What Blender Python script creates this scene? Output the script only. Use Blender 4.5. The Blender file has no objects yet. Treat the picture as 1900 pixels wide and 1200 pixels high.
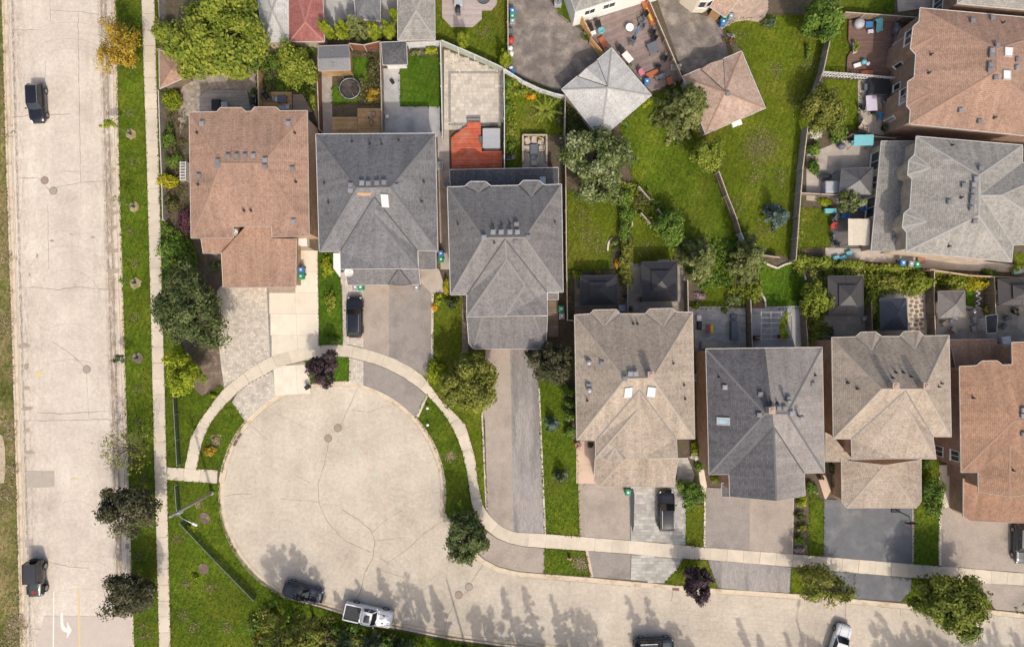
import bpy, bmesh, math, random
import numpy as np
from mathutils import Vector, Matrix
from mathutils.geometry import tessellate_polygon
random.seed(7)
RNG = np.random.default_rng(7)
scene = bpy.context.scene
COL = scene.collection

# ---------------------------------------------------------------- camera
CX, CY, FPX, CAMH = 950.0, 600.0, 1264.0, 79.0      # drone 79 m above the street, looking straight down
cam_data = bpy.data.cameras.new('camera')
cam_data.sensor_width = 36.0
cam_data.lens = 36.0 * FPX / 1900.0
cam_data.clip_start = 0.5
cam_data.clip_end = 2000.0
cam = bpy.data.objects.new('camera', cam_data)
cam.location = (0, 0, CAMH)
cam.rotation_euler = (0, 0, 0)
COL.objects.link(cam)
scene.camera = cam

# ---------------------------------------------------------------- light
SUN_EL, SUN_AZ = math.radians(47.0), math.radians(164.0)
world = bpy.data.worlds.new('World')
scene.world = world
world.use_nodes = True
wn = world.node_tree.nodes
bg = wn.get('Background') or wn.new('ShaderNodeBackground')
sky = wn.new('ShaderNodeTexSky')
sky.sky_type = 'NISHITA'
sky.sun_disc = False
sky.sun_elevation = SUN_EL
sky.sun_rotation = SUN_AZ
sky.air_density = 1.0
sky.dust_density = 5.0
sky.ozone_density = 0.6
bg.inputs['Strength'].default_value = 0.15
world.node_tree.links.new(sky.outputs[0], bg.inputs['Color'])
sun_data = bpy.data.lights.new('sun', 'SUN')
sun_data.energy = 2.1
sun_data.angle = math.radians(0.9)
sun_data.color = (1.0, 0.95, 0.87)
sun = bpy.data.objects.new('sun', sun_data)
sdir = Vector((math.sin(SUN_AZ) * math.cos(SUN_EL), math.cos(SUN_AZ) * math.cos(SUN_EL), math.sin(SUN_EL)))
sun.rotation_euler = sdir.to_track_quat('Z', 'Y').to_euler()
sun.location = (0, 0, 120)
COL.objects.link(sun)
scene.view_settings.view_transform = 'Standard'
scene.view_settings.look = 'None'
scene.view_settings.gamma = 1.0
scene.view_settings.exposure = 0.28
scene.render.engine = 'CYCLES'

# ---------------------------------------------------------------- helpers
def W(x, y, z=0.0):
    """survey plan: point of the aerial plan (pixels, 16 per metre on the ground) at height z, in metres"""
    s = (CAMH - z) / FPX
    return ((x - CX) * s, (CY - y) * s, z)
def W2(x, y, z=0.0):
    return W(x, y, z)[:2]
def tag(o, label=None, cat=None, group=None, kind=None):
    if label: o['label'] = label
    if cat: o['category'] = cat
    if group: o['group'] = group
    if kind: o['kind'] = kind
    return o
def empty(name, loc=(0, 0, 0), rz=0.0, label=None, cat=None, group=None, kind=None):
    o = bpy.data.objects.new(name, None)
    o.empty_display_size = 0.3
    COL.objects.link(o)
    o.location = loc
    o.rotation_euler = (0, 0, rz)
    return tag(o, label, cat, group, kind)
def root_of(o):
    x = Vector((0, 0, 0))
    while o is not None:
        x = x + o.location
        o = o.parent
    return x
def mesh_obj(name, v, f, mat, parent=None, world=True, smooth=False, tone=None, uv=None):
    """link one mesh object; world=True: v are world points and are made local to the parent"""
    if world and parent is not None:
        L = root_of(parent)
        v = [(a[0] - L.x, a[1] - L.y, a[2] - L.z) for a in v]
    me = bpy.data.meshes.new(name)
    me.from_pydata([tuple(a) for a in v], [], f)
    mats = mat if isinstance(mat, (list, tuple)) else [mat]
    for m in mats: me.materials.append(m)
    if smooth: me.polygons.foreach_set('use_smooth', [True] * len(me.polygons))
    if tone is not None:
        at = me.attributes.new('tone', 'FLOAT', 'FACE')
        at.data.foreach_set('value', tone)
    if uv is not None:
        lay = me.uv_layers.new(name='UVMap')
        lay.data.foreach_set('uv', [c for p in uv for c in p])
    me.update()
    o = bpy.data.objects.new(name, me)
    COL.objects.link(o)
    o.parent = parent
    return o
class MB:
    def __init__(s): s.v = []; s.f = []; s.t = []
    def add(s, v, f, t=0.5):
        n = len(s.v); s.v += [tuple(a) for a in v]
        s.f += [tuple(i + n for i in q) for q in f]; s.t += [t] * len(f)
        return s
    def prism(s, poly, z0, z1, t=0.5, bottom=False):
        n = len(poly)
        if area(poly) < 0: poly = poly[::-1]
        v = [(p[0], p[1], z0) for p in poly] + [(p[0], p[1], z1) for p in poly]
        f = [tuple(range(n, 2 * n))] + [(i, (i + 1) % n, n + (i + 1) % n, n + i) for i in range(n)]
        if bottom: f.append(tuple(range(n - 1, -1, -1)))
        return s.add(v, f, t)
    def box(s, c, d, rz=0.0, t=0.5, rx=0.0, ry=0.0):
        m = Matrix.Translation(c) @ Matrix.Rotation(rz, 4, 'Z') @ Matrix.Rotation(ry, 4, 'Y') @ Matrix.Rotation(rx, 4, 'X')
        v = [m @ Vector((x * d[0] / 2, y * d[1] / 2, z * d[2] / 2)) for z in (-1, 1) for x, y in ((-1, -1), (1, -1), (1, 1), (-1, 1))]
        return s.add(v, [(3, 2, 1, 0), (4, 5, 6, 7), (0, 1, 5, 4), (1, 2, 6, 5), (2, 3, 7, 6), (3, 0, 4, 7)], t)
    def bar(s, a, b, w, h, t=0.5):
        """box of width w and height h from a to b"""
        a = Vector(a); b = Vector(b); d = b - a
        if d.length < 1e-5: return s
        u = d.normalized(); r = u.cross(Vector((0, 0, 1)))
        r = Vector((1, 0, 0)) if r.length < 1e-4 else r.normalized()
        q = r.cross(u).normalized()
        v = [p + r * (i * w / 2) + q * (j * h / 2) for p in (a, b) for i, j in ((-1, -1), (1, -1), (1, 1), (-1, 1))]
        return s.add(v, [(0, 1, 2, 3), (7, 6, 5, 4), (0, 4, 5, 1), (1, 5, 6, 2), (2, 6, 7, 3), (3, 7, 4, 0)], t)
    def tube(s, pts, rad, n=8, cap=True, t=0.5):
        pts = [Vector(p) for p in pts]
        if not isinstance(rad, (list, tuple)): rad = [rad] * len(pts)
        v = []; f = []
        for i, p in enumerate(pts):
            d = (pts[min(i + 1, len(pts) - 1)] - pts[max(i - 1, 0)])
            d = d.normalized() if d.length > 1e-6 else Vector((0, 0, 1))
            r = d.cross(Vector((0.13, 0.31, 0.94)))
            r = r.normalized() if r.length > 1e-3 else Vector((1, 0, 0))
            q = d.cross(r)
            for k in range(n):
                a = 2 * math.pi * k / n
                v.append(p + (r * math.cos(a) + q * math.sin(a)) * rad[i])
        for i in range(len(pts) - 1):
            for k in range(n):
                f.append((i * n + k, i * n + (k + 1) % n, (i + 1) * n + (k + 1) % n, (i + 1) * n + k))
        if cap:
            f.append(tuple(range(n - 1, -1, -1)))
            f.append(tuple(range((len(pts) - 1) * n, len(pts) * n)))
        return s.add(v, f, t)
    def lathe(s, prof, n=16, c=(0, 0, 0), t=0.5, cap=True):
        v = [(c[0] + r * math.cos(2 * math.pi * k / n), c[1] + r * math.sin(2 * math.pi * k / n), c[2] + z) for r, z in prof for k in range(n)]
        f = [(i * n + k, i * n + (k + 1) % n, (i + 1) * n + (k + 1) % n, (i + 1) * n + k) for i in range(len(prof) - 1) for k in range(n)]
        if cap:
            f.append(tuple(range((len(prof) - 1) * n, len(prof) * n)))
            f.append(tuple(range(n - 1, -1, -1)))
        return s.add(v, f, t)
    def torus(s, c, R, r, n=24, m=6, t=0.5):
        v = []; f = []
        for i in range(n):
            a = 2 * math.pi * i / n
            for j in range(m):
                b = 2 * math.pi * j / m
                v.append((c[0] + (R + r * math.cos(b)) * math.cos(a), c[1] + (R + r * math.cos(b)) * math.sin(a), c[2] + r * math.sin(b)))
        for i in range(n):
            for j in range(m):
                f.append((i * m + j, ((i + 1) % n) * m + j, ((i + 1) % n) * m + (j + 1) % m, i * m + (j + 1) % m))
        return s.add(v, f, t)
    def blob(s, c, r, n=10, m=6, t=0.5):
        prof = [(max(1e-3, math.sin(math.pi * i / m)), -math.cos(math.pi * i / m)) for i in range(m + 1)]
        v = [(c[0] + r[0] * p * math.cos(2 * math.pi * k / n), c[1] + r[1] * p * math.sin(2 * math.pi * k / n), c[2] + r[2] * z) for p, z in prof for k in range(n)]
        f = [(i * n + k, i * n + (k + 1) % n, (i + 1) * n + (k + 1) % n, (i + 1) * n + k) for i in range(m) for k in range(n)]
        return s.add(v, f, t)
    def build(s, name, mat, parent=None, world=True, smooth=False, kind=None, label=None):
        o = mesh_obj(name, s.v, s.f, mat, parent, world, smooth, s.t)
        if kind: o['kind'] = kind
        if label: o['label'] = label
        return o
def area(p):
    return 0.5 * sum(p[i][0] * p[(i + 1) % len(p)][1] - p[(i + 1) % len(p)][0] * p[i][1] for i in range(len(p)))
def offset(poly, d):
    """offset a simple polygon inwards by d metres"""
    sg = 1 if area(poly) > 0 else -1
    n = len(poly); out = []
    for i in range(n):
        a = Vector(poly[i - 1][:2]); b = Vector(poly[i][:2]); c = Vector(poly[(i + 1) % n][:2])
        u = (b - a).normalized(); w = (c - b).normalized()
        n1 = Vector((-u.y, u.x)) * sg; n2 = Vector((-w.y, w.x)) * sg
        m = n1 + n2
        if m.length < 1e-3: m = n1
        else: m = m / max(0.35, m.dot(n1))
        p = b + m * d
        out.append((p.x, p.y))
    return out
def inpoly(pts, poly):
    x = pts[:, 0]; y = pts[:, 1]; r = np.zeros(len(pts), bool)
    n = len(poly)
    for i in range(n):
        x0, y0 = poly[i][:2]; x1, y1 = poly[i - 1][:2]
        c = ((y0 > y) != (y1 > y))
        if y1 != y0: r ^= c & (x < (x1 - x0) * (y - y0) / (y1 - y0) + x0)
    return r
def pxpoly(pts, z=0.0): return [W2(x, y, z) for x, y in pts]
def resample(line, n):
    P = np.array(line, float); d = np.r_[0, np.cumsum(np.hypot(*(P[1:] - P[:-1]).T))]
    t = np.linspace(0, d[-1], n)
    return np.c_[np.interp(t, d, P[:, 0]), np.interp(t, d, P[:, 1])]
def length(line):
    P = np.array(line, float); return float(np.hypot(*(P[1:] - P[:-1]).T).sum())
def spans(poly, p, d):
    """parameter intervals of the line p+t*d inside poly"""
    nx, ny = -d[1], d[0]; ts = []
    for i in range(len(poly)):
        a = poly[i - 1]; b = poly[i]
        sa = (a[0] - p[0]) * nx + (a[1] - p[1]) * ny; sb = (b[0] - p[0]) * nx + (b[1] - p[1]) * ny
        if (sa > 0) != (sb > 0):
            k = sa / (sa - sb); q = (a[0] + (b[0] - a[0]) * k, a[1] + (b[1] - a[1]) * k)
            ts.append((q[0] - p[0]) * d[0] + (q[1] - p[1]) * d[1])
    ts.sort()
    return [(ts[i], ts[i + 1]) for i in range(0, len(ts) - 1, 2)]
def rows(poly, ang, wid, gap, z0, z1, cut=None, mb=None, jit=0.0):
    """boards (cut=None) or paver bricks (cut=(min,max) length) laid in rows over a polygon"""
    mb = mb or MB()
    d = (math.cos(ang), math.sin(ang)); nn = (-d[1], d[0])
    s = [p[0] * nn[0] + p[1] * nn[1] for p in poly]
    y = min(s) + wid / 2
    while y < max(s):
        p = (nn[0] * y, nn[1] * y)
        for a, b in spans(poly, p, d):
            t = a
            while t < b - 0.03:
                e = b if cut is None else min(b, t + random.uniform(*cut))
                if cut is None and b - t > 5.2: e = t + random.uniform(3.0, 4.8)
                if b - e < 0.12: e = b
                g = gap / 2; w = wid / 2 - g
                zz = z1 + random.uniform(-jit, jit)
                q = [(p[0] + d[0] * tt + nn[0] * ww, p[1] + d[1] * tt + nn[1] * ww) for tt, ww in ((t + g, -w), (e - g, -w), (e - g, w), (t + g, w))]
                mb.prism(q, z0, zz, random.random())
                t = e
        y += wid
    return mb
def jag(line, step=6.0, amp=0.8):
    """make a surveyed edge slightly irregular"""
    n = max(2, int(length(line) / step)); P = resample(line, n + 1)
    P[1:-1] += RNG.normal(0, amp, P[1:-1].shape)
    return [tuple(p) for p in P]

# ---------------------------------------------------------------- materials
MATS = {}
def nodes(name):
    m = bpy.data.materials.new(name); m.use_nodes = True
    nt = m.node_tree; b = nt.nodes['Principled BSDF']
    return m, nt, b
def rgb(c): return (c[0], c[1], c[2], 1.0)
def noise(nt, vec, scale, detail=4.0, rough=0.6):
    n = nt.nodes.new('ShaderNodeTexNoise'); n.inputs['Scale'].default_value = scale
    n.inputs['Detail'].default_value = detail; n.inputs['Roughness'].default_value = rough
    if vec is not None: nt.links.new(vec, n.inputs['Vector'])
    return n.outputs['Fac']
def ramp(nt, fac, lo, hi):
    r = nt.nodes.new('ShaderNodeMapRange'); r.inputs['From Min'].default_value = lo; r.inputs['From Max'].default_value = hi
    nt.links.new(fac, r.inputs['Value']); return r.outputs['Result']
def mix(nt, fac, a, b, mode='MIX'):
    m = nt.nodes.new('ShaderNodeMix'); m.data_type = 'RGBA'; m.blend_type = mode
    for sock, val in ((m.inputs[0], fac), (m.inputs[6], a), (m.inputs[7], b)):
        if isinstance(val, (int, float)): sock.default_value = val
        elif isinstance(val, (tuple, list)): sock.default_value = rgb(val)
        else: nt.links.new(val, sock)
    return m.outputs[2]
def math_(nt, op, a, b=None):
    m = nt.nodes.new('ShaderNodeMath'); m.operation = op
    for i, val in enumerate((a, b)):
        if val is None: continue
        if isinstance(val, (int, float)): m.inputs[i].default_value = val
        else: nt.links.new(val, m.inputs[i])
    return m.outputs[0]
def pos(nt, sx=1, sy=1, sz=1, rz=0.0, off=(0, 0, 0)):
    g = nt.nodes.new('ShaderNodeNewGeometry'); mp = nt.nodes.new('ShaderNodeMapping')
    mp.inputs['Scale'].default_value = (sx, sy, sz); mp.inputs['Rotation'].default_value = (0, 0, rz); mp.inputs['Location'].default_value = off
    nt.links.new(g.outputs['Position'], mp.inputs['Vector']); return mp.outputs['Vector']
def attr(nt, name='tone'):
    a = nt.nodes.new('ShaderNodeAttribute'); a.attribute_name = name; return a.outputs['Fac']
def bump(nt, b, h, strength, dist=0.02):
    n = nt.nodes.new('ShaderNodeBump'); n.inputs['Strength'].default_value = strength; n.inputs['Distance'].default_value = dist
    nt.links.new(h, n.inputs['Height']); nt.links.new(n.outputs['Normal'], b.inputs['Normal'])
def M(name, c1, c2=None, scale=4.0, c3=None, scale3=0.35, rough=0.85, bmp=0.0, bscale=25.0, tone=0.0, metal=0.0, spec=0.3, fine=0.0, lim3=(0.5, 0.72), aniso=None):
    """two-tone surface with a third colour in large patches; tone: spread by piece; fine: speckle"""
    if name in MATS: return MATS[name]
    m, nt, b = nodes(name)
    p = pos(nt) if aniso is None else pos(nt, *aniso)
    col = c1
    if c2 is not None: col = mix(nt, ramp(nt, noise(nt, p, scale), 0.3, 0.7), c1, c2)
    if c3 is not None: col = mix(nt, ramp(nt, noise(nt, p, scale3, 5.0), *lim3), col, c3)
    if fine:
        k = ramp(nt, noise(nt, p, 14.0, 3.0, 0.7), 0.25, 0.75)
        col = mix(nt, fine, col, mix(nt, k, (0, 0, 0), (1, 1, 1)), 'OVERLAY')
    if tone:
        k = math_(nt, 'ADD', math_(nt, 'MULTIPLY', attr(nt), 2 * tone), 1 - tone)
        h = nt.nodes.new('ShaderNodeHueSaturation')
        nt.links.new(k, h.inputs['Value'])
        if isinstance(col, tuple): h.inputs['Color'].default_value = rgb(col)
        else: nt.links.new(col, h.inputs['Color'])
        col = h.outputs['Color']
    if isinstance(col, tuple): b.inputs['Base Color'].default_value = rgb(col)
    else: nt.links.new(col, b.inputs['Base Color'])
    b.inputs['Roughness'].default_value = rough; b.inputs['Metallic'].default_value = metal
    b.inputs['Specular IOR Level'].default_value = spec
    if bmp: bump(nt, b, noise(nt, pos(nt), bscale, 3.0), bmp)
    MATS[name] = m
    return m
def shingle(name, c1, c2, c3, row=0.19, wid=0.34, streak=0.16):
    if name in MATS: return MATS[name]
    m, nt, b = nodes(name)
    uv = nt.nodes.new('ShaderNodeUVMap'); uv.uv_map = 'UVMap'
    br = nt.nodes.new('ShaderNodeTexBrick')
    br.offset = 0.37; br.inputs['Scale'].default_value = 1.0
    br.inputs['Brick Width'].default_value = wid; br.inputs['Row Height'].default_value = row
    br.inputs['Mortar Size'].default_value = 0.022; br.inputs['Mortar Smooth'].default_value = 0.3; br.inputs['Bias'].default_value = -0.1
    br.inputs['Color1'].default_value = rgb(c1); br.inputs['Color2'].default_value = rgb(c2)
    br.inputs['Mortar'].default_value = rgb([x * 0.55 for x in c1])
    nt.links.new(uv.outputs['UV'], br.inputs['Vector'])
    mp = nt.nodes.new('ShaderNodeMapping'); mp.inputs['Scale'].default_value = (3.2, 5.6, 1); nt.links.new(uv.outputs['UV'], mp.inputs['Vector'])
    wn_ = nt.nodes.new('ShaderNodeTexWhiteNoise'); wn_.noise_dimensions = '2D'
    sn = nt.nodes.new('ShaderNodeVectorMath'); sn.operation = 'SNAP'; sn.inputs[1].default_value = (wid * 0.5, row, 1); nt.links.new(uv.outputs['UV'], sn.inputs[0]); nt.links.new(sn.outputs[0], wn_.inputs['Vector'])
    k = ramp(nt, math_(nt, 'ADD', math_(nt, 'MULTIPLY', wn_.outputs['Value'], 0.42), math_(nt, 'MULTIPLY', noise(nt, mp.outputs['Vector'], 1.0, 3.0, 0.75), 0.6)), 0.32, 0.86)
    col = mix(nt, math_(nt, 'MULTIPLY', k, 0.6), br.outputs['Color'], c3)
    col = mix(nt, streak * 0.9, col, mix(nt, ramp(nt, noise(nt, pos(nt), 0.25, 5.0), 0.3, 0.7), (0.05, 0.05, 0.05), (0.9, 0.9, 0.9)), 'OVERLAY')
    mp2 = nt.nodes.new('ShaderNodeMapping'); mp2.inputs['Scale'].default_value = (1.3, 0.12, 1); nt.links.new(uv.outputs['UV'], mp2.inputs['Vector'])
    col = mix(nt, streak, col, mix(nt, ramp(nt, noise(nt, mp2.outputs['Vector'], 1.0, 4.0), 0.3, 0.7), (0, 0, 0), (1, 1, 1)), 'OVERLAY')
    nt.links.new(col, b.inputs['Base Color'])
    b.inputs['Roughness'].default_value = 0.92; b.inputs['Specular IOR Level'].default_value = 0.2
    sep = nt.nodes.new('ShaderNodeSeparateXYZ'); nt.links.new(uv.outputs['UV'], sep.inputs[0])
    saw = math_(nt, 'FRACT', math_(nt, 'DIVIDE', sep.outputs['Y'], row))
    bump(nt, b, math_(nt, 'SUBTRACT', 1.0, saw), 0.55, 0.012)
    MATS[name] = m
    return m
def foliage(name, dark, mid, lite, trans=0.25):
    if name in MATS: return MATS[name]
    m, nt, b = nodes(name)
    a = attr(nt)
    cr = nt.nodes.new('ShaderNodeValToRGB'); e = cr.color_ramp.elements
    e[0].position = 0.0; e[0].color = rgb(dark); e[1].position = 1.0; e[1].color = rgb(lite)
    x = cr.color_ramp.elements.new(0.5); x.color = rgb(mid)
    nt.links.new(a, cr.inputs['Fac'])
    col = cr.outputs['Color']
    nt.links.new(col, b.inputs['Base Color']); b.inputs['Roughness'].default_value = 0.75; b.inputs['Specular IOR Level'].default_value = 0.22
    tr = nt.nodes.new('ShaderNodeBsdfTranslucent'); nt.links.new(col, tr.inputs['Color'])
    ms = nt.nodes.new('ShaderNodeMixShader'); ms.inputs['Fac'].default_value = trans
    nt.links.new(b.outputs[0], ms.inputs[1]); nt.links.new(tr.outputs[0], ms.inputs[2])
    nt.links.new(ms.outputs[0], nt.nodes['Material Output'].inputs['Surface'])
    MATS[name] = m
    return m
def plain(name, c, rough=0.6, metal=0.0, spec=0.4, var=0.12):
    return M(name, c, tuple(x * (1 - var) for x in c), 3.0, rough=rough, metal=metal, spec=spec)
def glass(name, c=(0.02, 0.025, 0.03), rough=0.06):
    if name in MATS: return MATS[name]
    m, nt, b = nodes(name)
    nt.links.new(mix(nt, ramp(nt, noise(nt, pos(nt), 1.5), 0.3, 0.7), c, tuple(x * 1.6 for x in c)), b.inputs['Base Color'])
    b.inputs['Roughness'].default_value = rough; b.inputs['Specular IOR Level'].default_value = 0.8
    MATS[name] = m
    return m
def paint(name, c, rough=0.25, metal=0.3):
    if name in MATS: return MATS[name]
    m, nt, b = nodes(name)
    nt.links.new(mix(nt, ramp(nt, noise(nt, pos(nt), 2.0), 0.3, 0.7), c, tuple(x * 0.85 + 0.004 for x in c)), b.inputs['Base Color'])
    b.inputs['Roughness'].default_value = rough; b.inputs['Metallic'].default_value = metal
    b.inputs['Coat Weight'].default_value = 0.8; b.inputs['Coat Roughness'].default_value = 0.08
    MATS[name] = m
    return m
def grass_mat(name, g1, g2, dry, soil, amt=(0.48, 0.72), big=0.22):
    if name in MATS: return MATS[name]
    m, nt, b = nodes(name)
    p = pos(nt)
    c = mix(nt, ramp(nt, noise(nt, p, 1.1, 6.0, 0.7), 0.35, 0.65), g1, g2)
    c = mix(nt, ramp(nt, noise(nt, pos(nt, off=(31, 7, 0)), big, 6.0, 0.65), *amt), c, dry)
    c = mix(nt, ramp(nt, noise(nt, pos(nt, off=(11, 57, 0)), 0.6, 6.0, 0.7), 0.66, 0.78), c, soil)
    k = ramp(nt, noise(nt, p, 9.0, 4.0, 0.75), 0.3, 0.7)
    c = mix(nt, 0.5, c, mix(nt, k, (0.1, 0.1, 0.1), (0.9, 0.9, 0.9)), 'OVERLAY')
    k2 = ramp(nt, noise(nt, p, 3.2, 4.0, 0.75), 0.3, 0.7)
    c = mix(nt, 0.42, c, mix(nt, k2, (0.1, 0.1, 0.1), (0.9, 0.9, 0.9)), 'OVERLAY')
    mw = nt.nodes.new('ShaderNodeTexWave'); mw.inputs['Scale'].default_value = 0.55; mw.inputs['Distortion'].default_value = 1.5; mw.inputs['Detail'].default_value = 2.0; nt.links.new(pos(nt, rz=0.35), mw.inputs['Vector'])
    c = mix(nt, 0.10, c, mix(nt, mw.outputs['Fac'], (0.1, 0.1, 0.1), (0.9, 0.9, 0.9)), 'OVERLAY')
    k3 = ramp(nt, noise(nt, pos(nt, off=(3, 91, 0)), 0.13, 4.0), 0.3, 0.7)
    c = mix(nt, 0.4, c, mix(nt, k3, (0.15, 0.15, 0.15), (0.9, 0.9, 0.9)), 'OVERLAY')
    nt.links.new(c, b.inputs['Base Color']); b.inputs['Roughness'].default_value = 0.95; b.inputs['Specular IOR Level'].default_value = 0.1
    bump(nt, b, noise(nt, p, 12.0, 5.0, 0.8), 1.0, 0.06)
    MATS[name] = m
    return m
G_LUSH = grass_mat('grass_lush', (0.095, 0.138, 0.010), (0.056, 0.094, 0.006), (0.135, 0.148, 0.015), (0.126, 0.117, 0.024))
G_VIVID = grass_mat('grass_vivid', (0.075, 0.144, 0.010), (0.048, 0.103, 0.007), (0.105, 0.139, 0.013), (0.100, 0.124, 0.018))
G_OLIVE = grass_mat('grass_olive', (0.113, 0.143, 0.010), (0.077, 0.114, 0.007), (0.167, 0.163, 0.022), (0.135, 0.123, 0.024))
G_DRY = grass_mat('grass_dry', (0.13, 0.135, 0.03), (0.07, 0.10, 0.015), (0.235, 0.185, 0.085), (0.2, 0.155, 0.075), (0.42, 0.6), 0.3)
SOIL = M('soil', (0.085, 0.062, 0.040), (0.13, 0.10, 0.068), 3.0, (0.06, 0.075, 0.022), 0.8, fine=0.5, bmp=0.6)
MULCH = M('mulch', (0.19, 0.14, 0.10), (0.10, 0.07, 0.05), 6.0, (0.26, 0.21, 0.16), 1.5, fine=0.5, bmp=0.8)
STRAW = M('straw', (0.42, 0.32, 0.20), (0.25, 0.18, 0.10), 5.0, (0.12, 0.13, 0.03), 1.2, fine=0.5, bmp=0.5)
CONC = M('sidewalk_concrete', (0.60, 0.52, 0.405), (0.535, 0.46, 0.355), 1.6, (0.46, 0.40, 0.32), 0.5, tone=0.07, fine=0.14, bmp=0.15)
CONC_J = M('joint_sand', (0.27, 0.225, 0.165), (0.37, 0.31, 0.235), 3.0)
CONC_P = M('pale_concrete', (0.68, 0.60, 0.475), (0.62, 0.545, 0.43), 1.2, (0.55, 0.48, 0.385), 0.5, tone=0.07, fine=0.12)
CONC_G = M('grey_concrete', (0.46, 0.44, 0.42), (0.37, 0.355, 0.34), 0.9, (0.28, 0.27, 0.26), 0.45, tone=0.08, fine=0.22)
CONC_T = M('tan_concrete', (0.46, 0.40, 0.34), (0.36, 0.31, 0.26), 0.9, (0.26, 0.22, 0.18), 0.4, tone=0.08, fine=0.22)
CONC_PINK = M('pink_concrete', (0.58, 0.43, 0.33), (0.53, 0.39, 0.29), 1.2, (0.47, 0.35, 0.27), 0.6, tone=0.05, fine=0.12)
KERB = M('kerb_concrete', (0.60, 0.50, 0.375), (0.50, 0.42, 0.31), 2.0, (0.36, 0.27, 0.17), 0.9, fine=0.22)
ASPH_L = M('weathered_asphalt', (0.375, 0.315, 0.26), (0.32, 0.268, 0.222), 1.0, (0.255, 0.215, 0.18), 0.3, fine=0.34, bmp=0.2)
ASPH_M = M('worn_asphalt', (0.294, 0.257, 0.225), (0.242, 0.213, 0.188), 1.2, (0.185, 0.165, 0.148), 0.35, fine=0.32, bmp=0.2)
ASPH_G = M('greyed_asphalt', (0.318, 0.288, 0.262), (0.266, 0.242, 0.221), 1.0, (0.195, 0.180, 0.168), 0.5, fine=0.36, bmp=0.2, aniso=(0.950, 0.155, 1.000), lim3=(0.50, 0.64))
ASPH_D = M('sealed_asphalt', (0.150, 0.152, 0.156), (0.118, 0.121, 0.126), 0.9, (0.21, 0.207, 0.205), 0.4, fine=0.3, bmp=0.2)
ASPH_Y = M('yard_asphalt', (0.195, 0.168, 0.145), (0.125, 0.108, 0.095), 0.9, (0.32, 0.27, 0.225), 0.55, fine=0.5, bmp=0.3, lim3=(0.47, 0.68))
PAV_J = M('paver_joint', (0.28, 0.25, 0.21), (0.36, 0.325, 0.275), 3.0)
PAV_L = M('paver_pale', (0.56, 0.495, 0.41), (0.48, 0.425, 0.35), 1.2, (0.41, 0.36, 0.30), 0.6, tone=0.16, fine=0.2)
PAV_G = M('paver_grey', (0.44, 0.415, 0.37), (0.37, 0.35, 0.31), 1.2, (0.32, 0.30, 0.27), 0.6, tone=0.2, fine=0.2)
PAV_D = M('paver_dark', (0.24, 0.225, 0.205), (0.20, 0.185, 0.17), 2.0, tone=0.12, fine=0.2)
PAV_P = M('paver_pink', (0.46, 0.345, 0.27), (0.37, 0.275, 0.215), 1.2, tone=0.16, fine=0.2)
WOOD = M('fence_wood', (0.27, 0.205, 0.145), (0.19, 0.14, 0.10), 5.0, (0.33, 0.27, 0.21), 0.6, tone=0.22)
WOOD_TOP = M('fence_cap', (0.50, 0.42, 0.33), (0.40, 0.33, 0.25), 4.0, tone=0.12)
WOOD_G = M('grey_wood', (0.36, 0.32, 0.275), (0.27, 0.235, 0.205), 4.0, (0.42, 0.375, 0.325), 0.7, tone=0.2)
WOOD_R = M('red_brown_wood', (0.24, 0.105, 0.062), (0.17, 0.07, 0.045), 4.0, tone=0.22)
WOOD_O = M('honey_wood', (0.567, 0.351, 0.155), (0.446, 0.263, 0.115), 3.0, (0.634, 0.446, 0.257), 0.8, tone=0.2)
WOOD_DK = M('deck_mauve', (0.265, 0.205, 0.180), (0.205, 0.155, 0.137), 3.0, (0.31, 0.25, 0.225), 0.5, tone=0.14)
WOOD_CH = M('deck_chocolate', (0.20, 0.122, 0.095), (0.155, 0.092, 0.072), 3.0, tone=0.14)
WOOD_RED = M('deck_red', (0.55, 0.135, 0.068), (0.42, 0.095, 0.05), 3.0, (0.50, 0.20, 0.13), 0.6, tone=0.2)
WOOD_PK = M('deck_pale', (0.43, 0.36, 0.33), (0.36, 0.30, 0.275), 3.0, tone=0.1)
WHITE = plain('white_paint', (0.78, 0.76, 0.71), 0.5)
CREAM = M('cream_wall', (0.70, 0.62, 0.50), (0.62, 0.545, 0.43), 2.0, fine=0.1)
FASCIA = plain('pale_aluminium', (0.50, 0.44, 0.37), 0.45)
FASCIA_W = plain('white_aluminium', (0.58, 0.56, 0.52), 0.45)
def brick(name, c1, c2, mortar):
    if name in MATS: return MATS[name]
    m, nt, b = nodes(name)
    uv = nt.nodes.new('ShaderNodeUVMap'); uv.uv_map = 'UVMap'
    br = nt.nodes.new('ShaderNodeTexBrick'); br.inputs['Scale'].default_value = 1.0
    br.inputs['Brick Width'].default_value = 0.22; br.inputs['Row Height'].default_value = 0.075; br.inputs['Mortar Size'].default_value = 0.008
    for k, c in (('Color1', c1), ('Color2', c2), ('Mortar', mortar)): br.inputs[k].default_value = rgb(c)
    nt.links.new(uv.outputs['UV'], br.inputs['Vector'])
    col = mix(nt, 0.4, br.outputs['Color'], mix(nt, ramp(nt, noise(nt, pos(nt), 1.3), 0.3, 0.7), (0.2, 0.2, 0.2), (0.8, 0.8, 0.8)), 'OVERLAY')
    nt.links.new(col, b.inputs['Base Color']); b.inputs['Roughness'].default_value = 0.9
    bump(nt, b, br.outputs['Fac'], 0.4, -0.008)
    MATS[name] = m
    return m
BRICK_T = brick('tan_brick', (0.42, 0.25, 0.15), (0.36, 0.21, 0.125), (0.40, 0.33, 0.26))
BRICK_R = brick('brown_brick', (0.34, 0.20, 0.135), (0.28, 0.16, 0.105), (0.36, 0.29, 0.23))
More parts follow.
